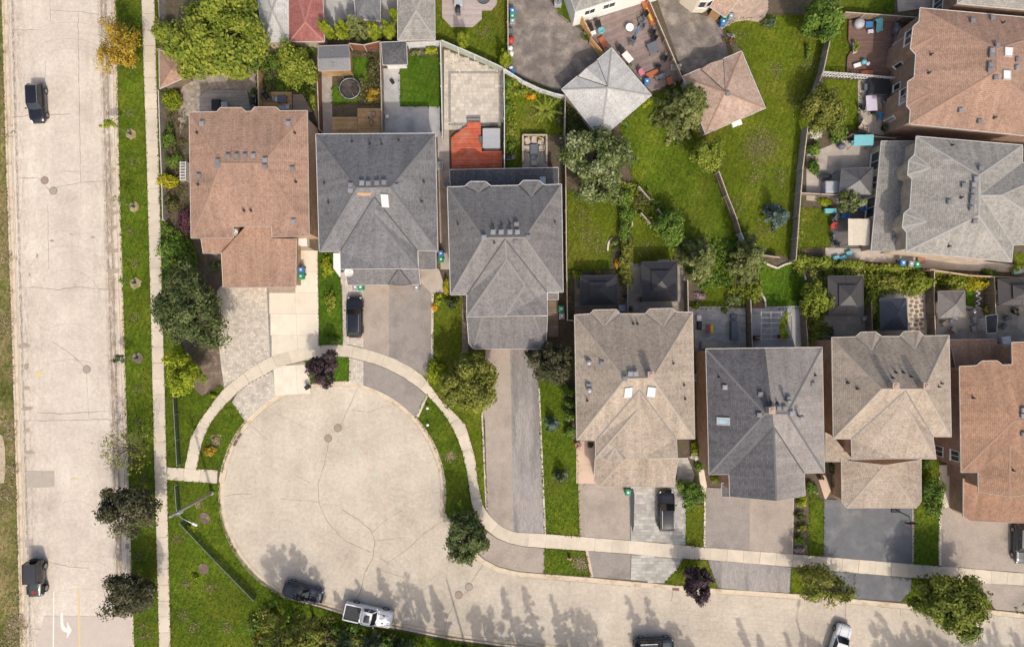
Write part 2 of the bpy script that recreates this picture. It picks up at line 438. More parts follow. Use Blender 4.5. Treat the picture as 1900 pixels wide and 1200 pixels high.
BRICK_P = brick('pale_brick', (0.52, 0.41, 0.30), (0.47, 0.36, 0.26), (0.50, 0.43, 0.35))
SH_BROWN = shingle('shingle_brown', (0.339, 0.213, 0.152), (0.259, 0.156, 0.110), (0.397, 0.265, 0.193))
SH_BROWN2 = shingle('shingle_rust', (0.333, 0.198, 0.129), (0.259, 0.146, 0.094), (0.397, 0.250, 0.170))
SH_DARK = shingle('shingle_charcoal', (0.179, 0.175, 0.178), (0.121, 0.118, 0.123), (0.231, 0.221, 0.217))
SH_GREY = shingle('shingle_grey', (0.196, 0.184, 0.178), (0.138, 0.128, 0.126), (0.256, 0.238, 0.225))
SH_BEIGE = shingle('shingle_beige', (0.366, 0.300, 0.235), (0.257, 0.207, 0.163), (0.453, 0.377, 0.297))
SH_SLATE = shingle('shingle_slate', (0.109, 0.106, 0.112), (0.067, 0.065, 0.070), (0.151, 0.146, 0.149))
SH_MID = shingle('shingle_taupe', (0.279, 0.253, 0.230), (0.211, 0.192, 0.177), (0.337, 0.302, 0.274))
SH_PALE = shingle('shingle_pale_grey', (0.300, 0.282, 0.250), (0.199, 0.186, 0.167), (0.383, 0.357, 0.310))
SH_WHITE = shingle('shingle_whitish', (0.506, 0.492, 0.460), (0.397, 0.385, 0.362), (0.575, 0.558, 0.523))
SH_TAN = shingle('shingle_tan', (0.397, 0.282, 0.218), (0.299, 0.207, 0.161), (0.517, 0.397, 0.310))
SH_RED = shingle('shingle_red', (0.298, 0.112, 0.095), (0.240, 0.087, 0.074), (0.348, 0.149, 0.128))

# ================================================================ SETTING
CNT = {'lawn': 0, 'pave': 0}
def sheet(name, px, mat, z, z0=0.0, label=None, parent=None, world_poly=False, kind='structure'):
    poly = px if world_poly else pxpoly(px)
    mb = MB().prism(poly, z0, z)
    o = mb.build(name, mat, parent)
    if parent is None: tag(o, label, None, None, kind)
    return o
LAWNS = []
def lawn(px, mat, label, dens=26.0, rough=True):
    CNT['lawn'] += 1
    z = 0.125 + 0.004 * (CNT['lawn'] % 9)
    o = sheet('lawn', px, mat, z, label=label)
    LAWNS.append((pxpoly(px), z, mat, dens))
    return o
def pave(name, px, mat, label, parent=None):
    CNT['pave'] += 1
    return sheet(name, px, mat, 0.168 + 0.004 * (CNT['pave'] % 7), label=label, parent=parent)
def pavers(name, px, label, ang, wid, cut, mat, joint=None):
    CNT['pave'] += 1
    z = 0.168 + 0.004 * (CNT['pave'] % 7)
    o = sheet(name, px, joint or PAV_J, z, label=label)
    mb = rows(pxpoly(px), ang, wid, 0.022, z - 0.02, z + 0.016, cut, jit=0.003)
    mb.build('pavers', mat, o, kind='stuff')
    return o
def slabs(name, px, label, ang, wid, ln, mat, z=0.20, joint=None):
    """concrete cast in separate slabs: every slab is an object"""
    CNT['pave'] += 1
    z = 0.168 + 0.004 * (CNT['pave'] % 7)
    o = sheet(name, px, joint or CONC_J, z, label=label)
    mb = rows(pxpoly(px), ang, wid, 0.022, z - 0.02, z + 0.02, (ln, ln * 1.001))
    k = 5
    for i in range(0, len(mb.f), k):
        v = mb.v[(i // k) * 8:(i // k) * 8 + 8]
        f = [tuple(a - (i // k) * 8 for a in q) for q in mb.f[i:i + k]]
        mesh_obj('concrete_slab', v, f, mat, o, tone=[mb.t[i]] * 5)
    return o

# ---- ground
ground = sheet('ground', [(-4000, -4000), (6000, -4000), (6000, 5200), (-4000, 5200)], G_LUSH, -0.06, -0.3, 'grassy ground under the whole neighbourhood')

# ---- left road
R_L = [(4, -60), (5, 0), (13, 300), (23, 600), (32, 900), (39, 1200), (41, 1290)]
R_R = [(214, -60), (216, 0), (222, 300), (231, 600), (240, 900), (250, 1200), (253, 1290)]
def road_mat(name, bands, rotshear, base=((0.545, 0.470, 0.380), (0.50, 0.43, 0.347), (0.585, 0.51, 0.42))):
    m, nt, b = nodes(name)
    p = pos(nt)
    c = mix(nt, ramp(nt, noise(nt, p, 0.5, 6.0), 0.3, 0.7), base[0], base[1])
    c = mix(nt, math_(nt, 'MULTIPLY', ramp(nt, noise(nt, pos(nt, 1.0, 0.06, 1), 0.5, 4.0), 0.45, 0.7), 0.7), c, base[2])
    g = nt.nodes.new('ShaderNodeNewGeometry'); sp = nt.nodes.new('ShaderNodeSeparateXYZ'); nt.links.new(g.outputs['Position'], sp.inputs[0])
    u = math_(nt, 'ADD', sp.outputs['X'], math_(nt, 'MULTIPLY', sp.outputs['Y'], rotshear))
    for u0, w, amt, col, sc in bands:
        k = math_(nt, 'SUBTRACT', 1.0, math_(nt, 'DIVIDE', math_(nt, 'ABSOLUTE', math_(nt, 'SUBTRACT', u, u0)), w))
        k = math_(nt, 'MAXIMUM', k, 0.0)
        n = ramp(nt, noise(nt, pos(nt, 1.0, 0.25, 1.0, off=(u0, 3, 0)), sc, 6.0, 0.8), 0.42, 0.66)
        k = math_(nt, 'MULTIPLY', math_(nt, 'MULTIPLY', math_(nt, 'POWER', k, 0.6), n), amt)
        k = math_(nt, 'MINIMUM', k, 1.0)
        c = mix(nt, k, c, col)
    f = ramp(nt, noise(nt, p, 9.0, 4.0, 0.8), 0.3, 0.7)
    c = mix(nt, 0.20, c, mix(nt, f, (0, 0, 0), (1, 1, 1)), 'OVERLAY')
    f = ramp(nt, noise(nt, pos(nt, off=(9, 9, 0)), 2.2, 5.0, 0.8), 0.3, 0.7)
    c = mix(nt, 0.17, c, mix(nt, f, (0, 0, 0), (1, 1, 1)), 'OVERLAY')
    f = ramp(nt, noise(nt, pos(nt, off=(4, 19, 0)), 0.16, 5.0, 0.65), 0.3, 0.7)
    c = mix(nt, 0.17, c, mix(nt, f, (0, 0, 0), (1, 1, 1)), 'OVERLAY')
    # fine aggregate and a few dark specks
    k = ramp(nt, noise(nt, p, 5.0, 2.0, 0.5), 0.70, 0.76)
    c = mix(nt, math_(nt, 'MULTIPLY', k, 0.35), c, (0.25, 0.2, 0.15))
    nt.links.new(c, b.inputs['Base Color']); b.inputs['Roughness'].default_value = 0.9; b.inputs['Specular IOR Level'].default_value = 0.2
    bump(nt, b, noise(nt, p, 30.0, 3.0), 0.2)
    return m
DIRT = (0.30, 0.235, 0.165); DIRTD = (0.24, 0.19, 0.14)
ROAD_L = road_mat('road_concrete_avenue', [(-46.35, 0.75, 2.0, DIRT, 3.0), (-46.1, 0.16, 2.6, DIRTD, 6.0), (-46.6, 0.12, 2.4, DIRTD, 6.0), (-56.3, 0.8, 0.8, DIRT, 3.5), (-56.9, 0.2, 2.0, DIRTD, 6.0), (-54.8, 1.1, 0.35, DIRT, 2.0), (-47.9, 1.2, 0.3, DIRT, 2.0)], 0.0283,
                  ((0.560, 0.485, 0.405), (0.515, 0.445, 0.37), (0.60, 0.53, 0.445)))
ROAD_C = road_mat('road_concrete_court', [], 0.0, ((0.505, 0.435, 0.345), (0.460, 0.395, 0.312), (0.540, 0.467, 0.373)))
road_l = sheet('road', R_L + R_R[::-1], ROAD_L, 0.0, -0.25, 'wide pale concrete road with turn arrow, left of the houses')
# ---- court and side street
def arc(a0, a1, R, n=48, c=(617, 916)):
    return [(c[0] + R * math.cos(math.radians(a0 + (a1 - a0) * i / n)), c[1] + R * math.sin(math.radians(a0 + (a1 - a0) * i / n))) for i in range(n + 1)]
K_TOP = [(2000, 1147), (1900, 1137), (1842, 1131), (1700, 1121), (1582, 1110), (1465, 1100), (1330, 1091), (1250, 1085), (1100, 1071), (1010, 1064), (962, 1060), (925, 1051), (898, 1037), (870, 1012), (847, 985), (834, 962)]
K_ARC = arc(9, -246, 211)
K_BOT = [(560, 1116), (597, 1125), (650, 1142), (730, 1163), (830, 1183), (930, 1196), (1000, 1203), (1200, 1224), (1500, 1254), (2000, 1300)]
K_ALL = K_TOP + K_ARC + K_BOT
court = sheet('court_road', K_ALL, ROAD_C, -0.004, -0.25, 'pale concrete cul-de-sac and the side street leading out of it')
# ---- raised lots behind the kerbs
lot_poly = [(216, -60), (2000, -60)] + K_ALL + [(2000, 1420), (255, 1420)] + [(p[0], p[1]) for p in R_R[::-1]]
sheet('lot_ground', lot_poly, SOIL, 0.11, -0.25, 'bare soil under the gardens of the house lots')
VERGE_POLY = [(-500, -200), (3, -200)] + R_L + [(44, 1420), (-500, 1420)]
lawn(VERGE_POLY, G_DRY, 'patchy dry grass verge left of the wide road', 0)
# ---- kerbs
def kerb(line, side, label, w=0.17, g=0.42):
    """kerb with gutter along a line; side=+1: road lies to the left of the direction of travel"""
    P = np.array([W2(*p) for p in line]); n = len(P)
    T = np.zeros_like(P); T[1:-1] = P[2:] - P[:-2]; T[0] = P[1] - P[0]; T[-1] = P[-1] - P[-2]
    T /= np.linalg.norm(T, axis=1)[:, None]
    Nn = np.c_[-T[:, 1], T[:, 0]] * side
    prof = [(-0.02, 0.05), (-0.02, 0.150), (w * 0.85, 0.146), (w, 0.120), (w + 0.03, 0.016), (w + g, 0.006), (w + g, -0.05)]
    v = []; f = []
    for i in range(n):
        for d, z in prof: v.append((P[i, 0] + Nn[i, 0] * d, P[i, 1] + Nn[i, 1] * d, z))
    m = len(prof)
    for i in range(n - 1):
        for j in range(m - 1):
            a = i * m + j
            f.append((a, a + 1, a + m + 1, a + m) if side < 0 else (a + m, a + m + 1, a + 1, a))
    o = mesh_obj('kerb', v, f, KERB)
    return tag(o, label, kind='structure')
kerb(R_L, +1, 'long concrete kerb and gutter on the left side of the wide road')
kerb(R_R, -1, 'concrete kerb between the wide road and the tree boulevard')
kerb(K_ALL, -1 if False else +1, 'concrete kerb and gutter round the cul-de-sac')

# ---- sidewalks made of separate slabs
def sidewalk(L, R, n, label, z=0.215, mat=CONC):
    base = pxpoly(list(L) + list(R)[::-1])
    o = sheet('sidewalk', base, CONC_J, z - 0.022, label=label, world_poly=True)
    sub = 4
    A = resample([W2(*p) for p in L], n * sub + 1); D = resample([W2(*p) for p in R], 1501)
    ix = [int(np.argmin(((D - a) ** 2).sum(1))) for a in A]; ix[0] = 0; ix[-1] = 1500
    ix = np.maximum.accumulate(ix); ix = np.convolve(np.r_[[ix[0]] * 3, ix, [ix[-1]] * 3], np.ones(7) / 7, 'valid'); ix[0] = 0; ix[-1] = 1500
    B = D[np.round(ix).astype(int)]
    for i in range(n):
        LA = A[i * sub:(i + 1) * sub + 1].copy(); LB = B[i * sub:(i + 1) * sub + 1].copy()
        for Q in (LA, LB):
            d0 = Q[1] - Q[0]; d1 = Q[-1] - Q[-2]
            Q[0] += d0 / (np.linalg.norm(d0) + 1e-6) * 0.015; Q[-1] -= d1 / (np.linalg.norm(d1) + 1e-6) * 0.015
        c = (LB - LA); LA += c * 0.008 + RNG.normal(0, 0.012, LA.shape); LB -= c * 0.008 + RNG.normal(0, 0.012, LB.shape)
        mb = MB().prism([tuple(p) for p in LA] + [tuple(p) for p in LB[::-1]], z - 0.06, z + random.uniform(-0.008, 0.008), random.random())
        mb.build('paving_slab', mat, o)
    return o
SW_L = [(262, -60), (264, 0), (274, 300), (282, 600), (289, 900), (297, 1200), (299, 1260)]
SW_R = [(286, -60), (288, 0), (296, 300), (304, 600), (311.5, 900), (318, 1200), (320, 1260)]
sidewalk(SW_L, SW_R, 45, 'straight concrete sidewalk beside the wide road')
sidewalk([(312, 866), (405, 871)], [(311, 889), (404, 896)], 3, 'short concrete link walk from the sidewalk to the cul-de-sac')
CW_N = [(344, 868), (355, 812), (372, 780), (397, 745), (416, 721), (452, 692), (477, 675), (505, 661), (535, 652), (562, 646), (592, 641), (620, 639), (649, 640), (675, 646), (705, 655), (732, 665), (760, 679), (784, 696), (797, 712), (817, 740), (845, 767), (864, 787), (872, 815), (882, 850), (887, 897), (896, 937), (912, 960), (932, 976), (955, 986), (1012, 989), (1075, 994), (1167, 1001), (1250, 1008), (1305, 1014), (1467, 1026), (1550, 1033), (1692, 1045), (1762, 1050), (1900, 1062), (1990, 1069)]
CW_S = [(366, 869), (376, 820), (390, 787), (402, 770), (422, 747), (442, 727), (465, 709), (490, 696), (505, 687), (532, 677), (560, 670), (590, 664), (620, 661), (647, 662), (675, 669), (697, 675), (722, 685), (750, 700), (772, 715), (792, 732), (810, 750), (830, 775), (841, 795), (851, 817), (860, 845), (867, 875), (870, 900), (876, 937), (895, 975), (922, 997), (945, 1006), (972, 1012), (1010, 1015), (1085, 1020), (1170, 1026), (1250, 1034), (1312, 1037), (1467, 1050), (1550, 1058), (1690, 1070), (1810, 1079), (1900, 1085), (1990, 1092)]
def subline(L, a, b):
    """part of a line between fractions measured along it"""
    return [tuple(p) for p in resample(L, 401)[int(a * 400):int(b * 400) + 1]]
sidewalk(CW_N, CW_S, 64, 'curved concrete sidewalk round the cul-de-sac and along the front lawns')

# ---- lawns of the street side
lawn([(224 - 8, -60), (216, 0)] + R_R[2:] + SW_L[::-1], G_LUSH, 'green boulevard strip between wide road and sidewalk', 30)
lawn([(290, -60), (294, 0), (302, 300), (308, 600), (304, 600), (296, 300), (288, 0), (286, -60)], G_LUSH, 'thin grass strip between sidewalk and garden fence', 30)
lawn([(305, 600), (311, 866), (344, 868)] + CW_N[1:5] + [(412, 714), (378, 735), (352, 710), (340, 640), (318, 600)], G_LUSH, 'lawn between the straight sidewalk and the curved walk')
lawn([(366, 870), (376, 820), (390, 787), (402, 770), (422, 747), (432, 742), (440, 758), (455, 775)] + arc(-139, -168, 208, 12) + [(405, 873)], G_LUSH, 'lawn with small yellow shrub inside the curve of the walk')
lawn([(312, 889), (404, 896)] + arc(-174, -246, 209, 24) + [(597, 1128), (650, 1146), (730, 1168), (830, 1188), (930, 1201), (1000, 1208), (1200, 1230), (2000, 1306), (2000, 1420), (322, 1420)] + SW_R[::-1][:3], G_LUSH, 'large corner lawn below the cul-de-sac')
lawn([(566, 669), (620, 661), (647, 662), (649, 706), (617, 708), (578, 712)], G_VIVID, 'small lawn under the purple tree at the cul-de-sac')
lawn([(591, 470), (628, 470), (633, 545), (638, 640), (594, 642)], G_VIVID, 'overgrown grass strip between pale drive and black car')
lawn([(804, 545), (860, 548), (866, 650), (901, 650), (894, 770), (902, 890), (903, 942), (896, 937), (887, 897), (882, 850), (872, 815), (864, 787), (845, 767), (817, 740), (797, 712), (804, 690)], G_OLIVE, 'shaded front lawn behind the round green tree')
lawn([(792, 732)] + CW_S[20:29] + [(893, 1010), (880, 1022), (868, 1010), (847, 985), (834, 962)] + arc(9, -43, 209, 16), G_LUSH, 'lawn wedge between cul-de-sac kerb and curved walk')
lawn([(998, 690), (1068, 690), (1070, 818), (1075, 994), (1011, 989)], G_LUSH, 'front lawn between long drive and beige house')
lawn([(1010, 1016), (1085, 1021), (1096, 1068), (1010, 1062)], G_LUSH, 'small boulevard lawn with a dead patch')
lawn([(1271, 935), (1306, 935), (1306, 1014), (1271, 1010)], G_OLIVE, 'narrow lawn between stone drive and grey drive')
lawn([(1266, 1035), (1311, 1038), (1318, 1055), (1331, 1089), (1231, 1081), (1257, 1052)], G_OLIVE, 'boulevard lawn under the purple tree')
lawn([(1500, 910), (1528, 930), (1527, 1031), (1498, 1029)], G_LUSH, 'narrow lawn beside the sealed drive')
lawn([(1468, 1051), (1540, 1057), (1584, 1061), (1584, 1108), (1465, 1098)], G_OLIVE, 'boulevard lawn under the sparse olive tree')
lawn([(1694, 850), (1742, 855), (1741, 1049), (1693, 1045)], G_LUSH, 'front lawn right of the sealed drive')
lawn([(1692, 1070), (1760, 1075), (1812, 1080), (1842, 1129), (1700, 1119), (1672, 1114), (1688, 1095)], G_LUSH, 'boulevard lawn under the big street maple')
lawn([(1880, 1128), (1900, 1118), (1990, 1120), (1990, 1144), (1885, 1134)], G_LUSH, 'corner of boulevard lawn at the right edge')
# ---- backyard lawns
lawn([(1052, 355), (1150, 360), (1150, 420), (1138, 450), (1132, 500), (1072, 506), (1052, 510)], G_OLIVE, 'backyard lawn right of the grey house')
lawn([(1168, 385), (1200, 372), (1246, 430), (1256, 488), (1172, 490), (1172, 440)], G_OLIVE, 'backyard lawn behind the second hardtop gazebo')
lawn([(1190, 190), (1262, 150), (1300, 240), (1334, 325), (1388, 458), (1340, 490), (1240, 440), (1178, 352), (1150, 240)], G_LUSH, 'wide green lawn between the two garages')
lawn([(1343, 55), (1360, 38), (1430, 30), (1545, 30), (1540, 66), (1512, 165), (1488, 330), (1478, 482), (1388, 458), (1334, 325), (1300, 240), (1421, 201), (1376, 95)], G_OLIVE, 'wide sunny lawn right of the tan garage')
lawn([(1305, 490), (1360, 470), (1362, 560), (1350, 572), (1300, 572)], G_OLIVE, 'backyard lawn above the grey patio')
lawn([(1400, 500), (1416, 490), (1440, 498), (1468, 488), (1495, 510), (1492, 572), (1420, 573)], G_VIVID, 'shaded green lawn with white stone edging')
lawn([(742, 107), (817, 107), (817, 199), (743, 199)], G_VIVID, 'square vivid lawn beside the white shed')
lawn([(655, 108), (680, 108), (686, 122), (684, 155), (664, 192), (616, 196), (616, 166), (655, 142)], G_VIVID, 'small curved lawn beside the trampoline')
lawn([(810, -40), (945, -40), (942, 127), (880, 105), (820, 80), (808, 74)], G_OLIVE, 'lawn round the octagonal deck')
lawn([(936, 140), (985, 152), (1049, 182), (1049, 252), (1015, 250), (968, 250), (968, 312), (936, 312)], G_OLIVE, 'garden lawn with spiky plants')
lawn([(1530, 60), (1580, 30), (1578, 95), (1576, 138), (1526, 136)], G_OLIVE, 'small lawn left of the chocolate deck')
lawn([(1530, 148), (1596, 150), (1592, 240), (1540, 246), (1505, 200)], G_OLIVE, 'small lawn left of the stone patio')
lawn([(1484, 385), (1542, 388), (1540, 458), (1480, 462)], G_OLIVE, 'small lawn left of the tan awning')
lawn([(1020, -40), (1060, -40), (1063, 45), (1048, 42), (1030, 18)], G_LUSH, 'grass corner beside the white house')
lawn([(1555, -40), (1660, -40), (1658, 26), (1585, 24), (1555, 30)], G_LUSH, 'shaded grass at the top edge')
lawn([(1790, 538), (1806, 538), (1806, 575), (1790, 575)], G_VIVID, 'sliver of grass beside the taupe gazebo')
lawn([(1880, 470), (2000, 478), (2000, 500), (1880, 495)], G_OLIVE, 'grass at the right edge below the pale grey house')

# ---- driveways
pavers('driveway', [(414, 528), (498, 528), (500, 600), (505.5, 661), (477, 675), (452, 692), (416, 719), (408, 650), (404, 600), (404, 540)], 'block paved half of the left drive', 0.0, 0.24, (0.28, 0.42), PAV_L)
pavers('driveway', [(442, 728), (465, 710), (490, 697), (506, 688), (514, 726)] + arc(-119, -140, 209, 10) + [(440, 758), (432, 745)], 'block paved apron of the left drive', 0.0, 0.24, (0.28, 0.42), PAV_L)
pavers('driveway_border', [(494.5, 528), (499.5, 528), (507, 661), (502, 663)], 'dark paver border between the halves of the left drive', math.pi / 2 + 0.05, 0.16, (0.3, 0.32), PAV_D)
slabs('driveway', [(499, 533), (549, 533), (549, 445), (590, 468), (593, 641), (562, 646), (506, 661)], 'pale concrete half of the left drive', 0.0, 2.45, 3.0, CONC_P)
slabs('driveway', [(506, 688), (532, 678), (560, 671), (566, 669), (578, 711)] + arc(-101, -119, 209, 8), 'pale concrete apron of the left drive', 0.06, 3.4, 2.6, CONC_P)
pavers('driveway', [(634, 505), (646, 505), (675, 535), (675, 645), (649, 639), (638, 640)], 'narrow block paved strip under the parked black car', math.pi / 2, 0.24, (0.26, 0.4), PAV_L)
pavers('driveway', [(648, 663), (675, 670), (675, 712)] + arc(-74, -81, 209, 4), 'block paved apron below the black car', math.pi / 2, 0.24, (0.26, 0.4), PAV_L)
pave('driveway', [(673, 522), (722, 522), (722, 661), (705, 655), (675, 646)], ASPH_L, 'pale worn asphalt drive beside the black car')
pave('driveway', [(722, 522), (780, 522), (803, 546), (803, 702), (784, 695), (760, 679), (732, 665), (722, 661)], ASPH_M, 'darker worn asphalt drive with a tree shadow')
pave('driveway', [(675, 670), (697, 676), (722, 686), (722, 735)] + arc(-60, -74, 209, 6), ASPH_M, 'left half of the worn apron under the curved walk')
pave('driveway', [(722, 686), (750, 701), (772, 716), (791, 733), (773, 772)] + arc(-44, -60, 209, 6), ASPH_M, 'right half of the worn apron under the curved walk')
pave('path', [(776, 498), (812, 498), (815, 500), (828, 540), (803, 547), (779, 522)], CONC_T, 'concrete step walk right of the charcoal house')
pave('driveway_edging', [(801, 546), (805, 546), (804, 690), (800, 698)], CONC, 'thin concrete edging on the worn drive')
pave('driveway_edging', [(791, 731), (794.5, 734), (777, 774), (773, 772)], CONC, 'slanted concrete edging of the worn apron')
pave('driveway', [(901, 640), (946, 640), (951, 900), (953, 986), (932, 976), (912, 960), (904, 946), (900, 780), (896, 765)], ASPH_L, 'pale left half of the long drive')
pave('driveway', [(946, 640), (996, 640), (998, 700), (1008, 900), (1011, 989), (953, 986), (951, 900)], ASPH_G, 'right half of the long drive with dark tyre wear')
pave('driveway', [(905, 986), (922, 998), (945, 1007), (972, 1013), (1010, 1016), (1010, 1062), (962, 1058), (925, 1049), (900, 1036), (882, 1018), (897, 1000)], ASPH_L, 'apron of the long drive below the walk')
pave('driveway_edging', [(999, 720), (1001.5, 720), (1013, 989), (1010, 989)], CONC, 'thin edging between long drive and lawn')
pave('driveway_edging', [(893, 765), (896, 765), (904, 945), (901, 941)], CONC, 'thin edging on the left of the long drive')
slabs('path', [(1070, 817), (1104, 817), (1104, 876), (1081, 902), (1086, 994), (1075, 993)], 'pink concrete walk beside the beige house', math.pi / 2, 2.2, 2.2, CONC_PINK)
pave('path', [(1086, 1020), (1091, 1020), (1101, 1069), (1096, 1069)], CONC_PINK, 'pink concrete strip across the boulevard')
pave('driveway', [(1081, 903), (1104, 878), (1112, 890), (1168, 895), (1168.5, 1001), (1086, 995)], ASPH_L, 'plain asphalt half of the beige house drive')
pave('driveway', [(1091, 1021), (1170, 1027), (1169, 1074), (1101, 1069)], ASPH_M, 'asphalt apron of the beige house drive')
pavers('driveway', [(1169.5, 895), (1255, 890), (1258, 850), (1276, 850), (1288, 880), (1272, 930), (1271, 1009), (1169.5, 1001)], 'stone paved half of the beige house drive under the black car', 0.0, 0.36, (0.4, 0.75), PAV_G)
pavers('driveway', [(1171, 1027), (1266, 1036), (1257, 1052), (1230, 1080), (1169.5, 1074)], 'stone paved apron of the beige house drive', 0.0, 0.36, (0.4, 0.75), PAV_G)
pave('driveway', [(1309, 903), (1390, 908), (1390, 1020), (1308, 1014)], ASPH_M, 'left darker half of the slate house drive')
pave('driveway', [(1390, 908), (1471, 915), (1468, 1026), (1390, 1020)], ASPH_L, 'right paler half of the slate house drive')
pave('driveway', [(1313, 1038), (1390, 1044), (1390, 1094), (1332, 1089), (1318, 1055)], ASPH_G, 'left half of the slate house apron')
pave('driveway', [(1390, 1044), (1467, 1051), (1464, 1098), (1390, 1094)], ASPH_G, 'right half of the slate house apron')
pave('driveway_edging', [(1306, 920), (1309.5, 920), (1308, 1014), (1304.5, 1014)], CONC_P, 'white edging left of the slate house drive')
pave('driveway_edging', [(1469.5, 920), (1472.5, 920), (1470, 1026), (1467, 1026)], CONC, 'edging right of the slate house drive')
pave('driveway', [(1528, 925), (1694, 930), (1693, 1045), (1527, 1031)], ASPH_D, 'dark sealed asphalt drive with white specks')
pave('driveway', [(1530, 1056), (1690, 1070), (1688, 1095), (1670, 1114), (1582, 1108), (1530, 1103)], ASPH_D, 'dark sealed apron of the second beige house')
pave('driveway_edging', [(1691, 930), (1694.5, 930), (1694, 1045), (1691, 1045)], CONC_T, 'edging right of the sealed drive')
pave('path', [(1741, 862), (1766, 862), (1768, 935), (1757, 945), (1745, 950), (1745, 1049), (1740, 1049)], CONC_P, 'pale concrete side walk left of the rust house')
pave('driveway', [(1745, 944), (1768, 936), (1800, 960), (2000, 960), (2000, 1070), (1900, 1061), (1745, 1049)], ASPH_L, 'pale drive of the rust house')
pave('driveway', [(1800, 1078), (1900, 1086), (2000, 1094), (2000, 1144), (1900, 1134), (1846, 1129)], ASPH_L, 'pale apron of the rust house drive')
pave('path', [(1294, 862), (1304, 862), (1312, 908), (1302, 925)], CONC_P, 'white walk left of the slate house')
pave('path', [(1515, 880), (1530, 880), (1540, 910), (1530, 928)], CONC_PINK, 'pink walk between slate house and second beige house')
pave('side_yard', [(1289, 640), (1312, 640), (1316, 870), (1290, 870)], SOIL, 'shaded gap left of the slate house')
pave('mulch_bed', [(382, 650), (406, 640), (417, 717), (400, 708), (378, 735), (352, 712), (370, 690)], MULCH, 'brown mulch bed beside the block paved drive')

# ---- yards
fpat = pave('patio', [(349, 128), (470, 128), (480, 180), (478, 215), (350, 215), (335, 250), (335, 180)], M('flagstone', (0.36, 0.31, 0.26), (0.29, 0.25, 0.205), 2.0, (0.20, 0.17, 0.13), 1.0, fine=0.4), 'flagstone patio behind the brown house')
pave('patio', [(708, 128), (742, 128), (743, 199), (817, 199), (817, 255), (708, 255)], CONC_G, 'grey concrete yard round the square lawn')
pave('path', [(598, 138), (617, 138), (617, 255), (598, 255)], WOOD_G, 'grey boardwalk along the left fence of the trampoline yard')
pavers('patio', [(824, 93), (934, 137), (934, 228), (832, 242), (824, 242)], 'pale paved patio with dark border behind the red deck', 0.0, 0.44, (0.32, 0.66), PAV_L)
pavers('patio_border', [(832, 134), (926, 134), (926, 139), (837, 139), (837, 229), (925, 229), (925, 139), (930, 139), (930, 234), (832, 234)], 'dark paver frame in the pale patio', 0.0, 0.15, (0.3, 0.32), PAV_D)
pave('side_yard', [(812, 248), (833, 240), (838, 500), (818, 500)], CONC_T, 'narrow concrete side yard right of the charcoal house')
pave('yard_drive', [(943, -60), (1006, -60), (1018, 0), (1040, 28), (1066, 50), (1090, 66), (1112, 104), (1060, 160), (1044, 172), (985, 152), (943, 130)], ASPH_Y, 'dark asphalt yard left of the white garage')
pave('yard_drive', [(1205, -40), (1262, -40), (1262, 10), (1300, 30), (1318, 32), (1338, 55), (1352, 106), (1300, 140), (1268, 145)], ASPH_Y, 'cracked asphalt yard left of the tan garage')
pavers('patio', [(1330, 40), (1352, 0), (1352, -40), (1424, -40), (1424, 20), (1415, 38), (1405, 42), (1385, 39), (1362, 42), (1338, 56)], 'pink paved patio at the top beside the cream house', 0.9, 0.24, (0.25, 0.4), PAV_P)
pavers('patio', [(1066, 512), (1166, 512), (1166, 582), (1066, 582)], 'brown paved patio under the first gazebo', 0.0, 0.45, (0.5, 0.9), M('paver_brown', (0.235, 0.195, 0.155), (0.19, 0.158, 0.128), 1.2, tone=0.15, fine=0.2))
pavers('patio', [(1166, 490), (1270, 480), (1270, 582), (1166, 582)], 'taupe paved patio under the second gazebo', 0.0, 0.45, (0.5, 0.9), M('paver_taupe', (0.36, 0.31, 0.25), (0.30, 0.26, 0.21), 1.2, tone=0.15, fine=0.2))
pavers('patio', [(1276, 570), (1382, 571), (1384, 650), (1276, 650)], 'grey paved patio with toy table behind the slate house', 0.0, 0.3, (0.5, 0.9), PAV_G)
pave('patio', [(1394, 570), (1493, 567), (1498, 648), (1394, 648)], CONC_G, 'pale concrete patio under the pale pergola')
pavers('patio', [(1515, 585), (1628, 585), (1628, 626), (1515, 626)], 'brown patio below the third gazebo', 0.0, 0.4, (0.4, 0.7), MATS['paver_taupe'])
pave('patio', [(1626, 540), (1720, 540), (1720, 622), (1626, 622)], CONC_T, 'tan ground under the small slate gazebo')
pave('patio', [(1736, 560), (1850, 575), (1855, 632), (1736, 632)], CONC_T, 'tan patio with lounge chairs below the taupe gazebo')
pavers('patio', [(1848, 560), (2000, 560), (2000, 650), (1848, 640)], 'tan patio at the right edge below the brown gazebo', 0.0, 0.5, (0.5, 0.9), MATS['paver_taupe'])
pave('patio', [(1590, 150), (1668, 150), (1668, 256), (1592, 246)], CONC_T, 'tan patio with lilac table')
pave('patio', [(1495, 288), (1560, 262), (1632, 262), (1622, 385), (1495, 372)], CONC_T, 'tan patio round the grey storage box')
pave('patio', [(1540, 385), (1622, 385), (1616, 460), (1540, 460)], M('dark_paving', (0.15, 0.14, 0.13), (0.12, 0.11, 0.105), 2.0, fine=0.2), 'dark patio beside the tan awning')
pave('side_yard', [(1530, 460), (1620, 462), (1700, 470), (1900, 494), (1900, 506), (1730, 500), (1640, 488), (1530, 480)], CONC_T, 'tan paved side yard below the pale grey house')
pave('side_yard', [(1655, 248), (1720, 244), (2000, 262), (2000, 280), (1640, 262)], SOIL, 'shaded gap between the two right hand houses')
pave('side_yard', [(604, -40), (655, -40), (706, -40), (737, -40), (738, 30), (730, 60), (604, 60)], CONC_G, 'grey yard between red roof and grey garage')
pave('deck_yard', [(1660, -40), (1770, -40), (1745, 12), (1665, 24)], CONC_T, 'tan yard at the top edge left of the grey corner roof')
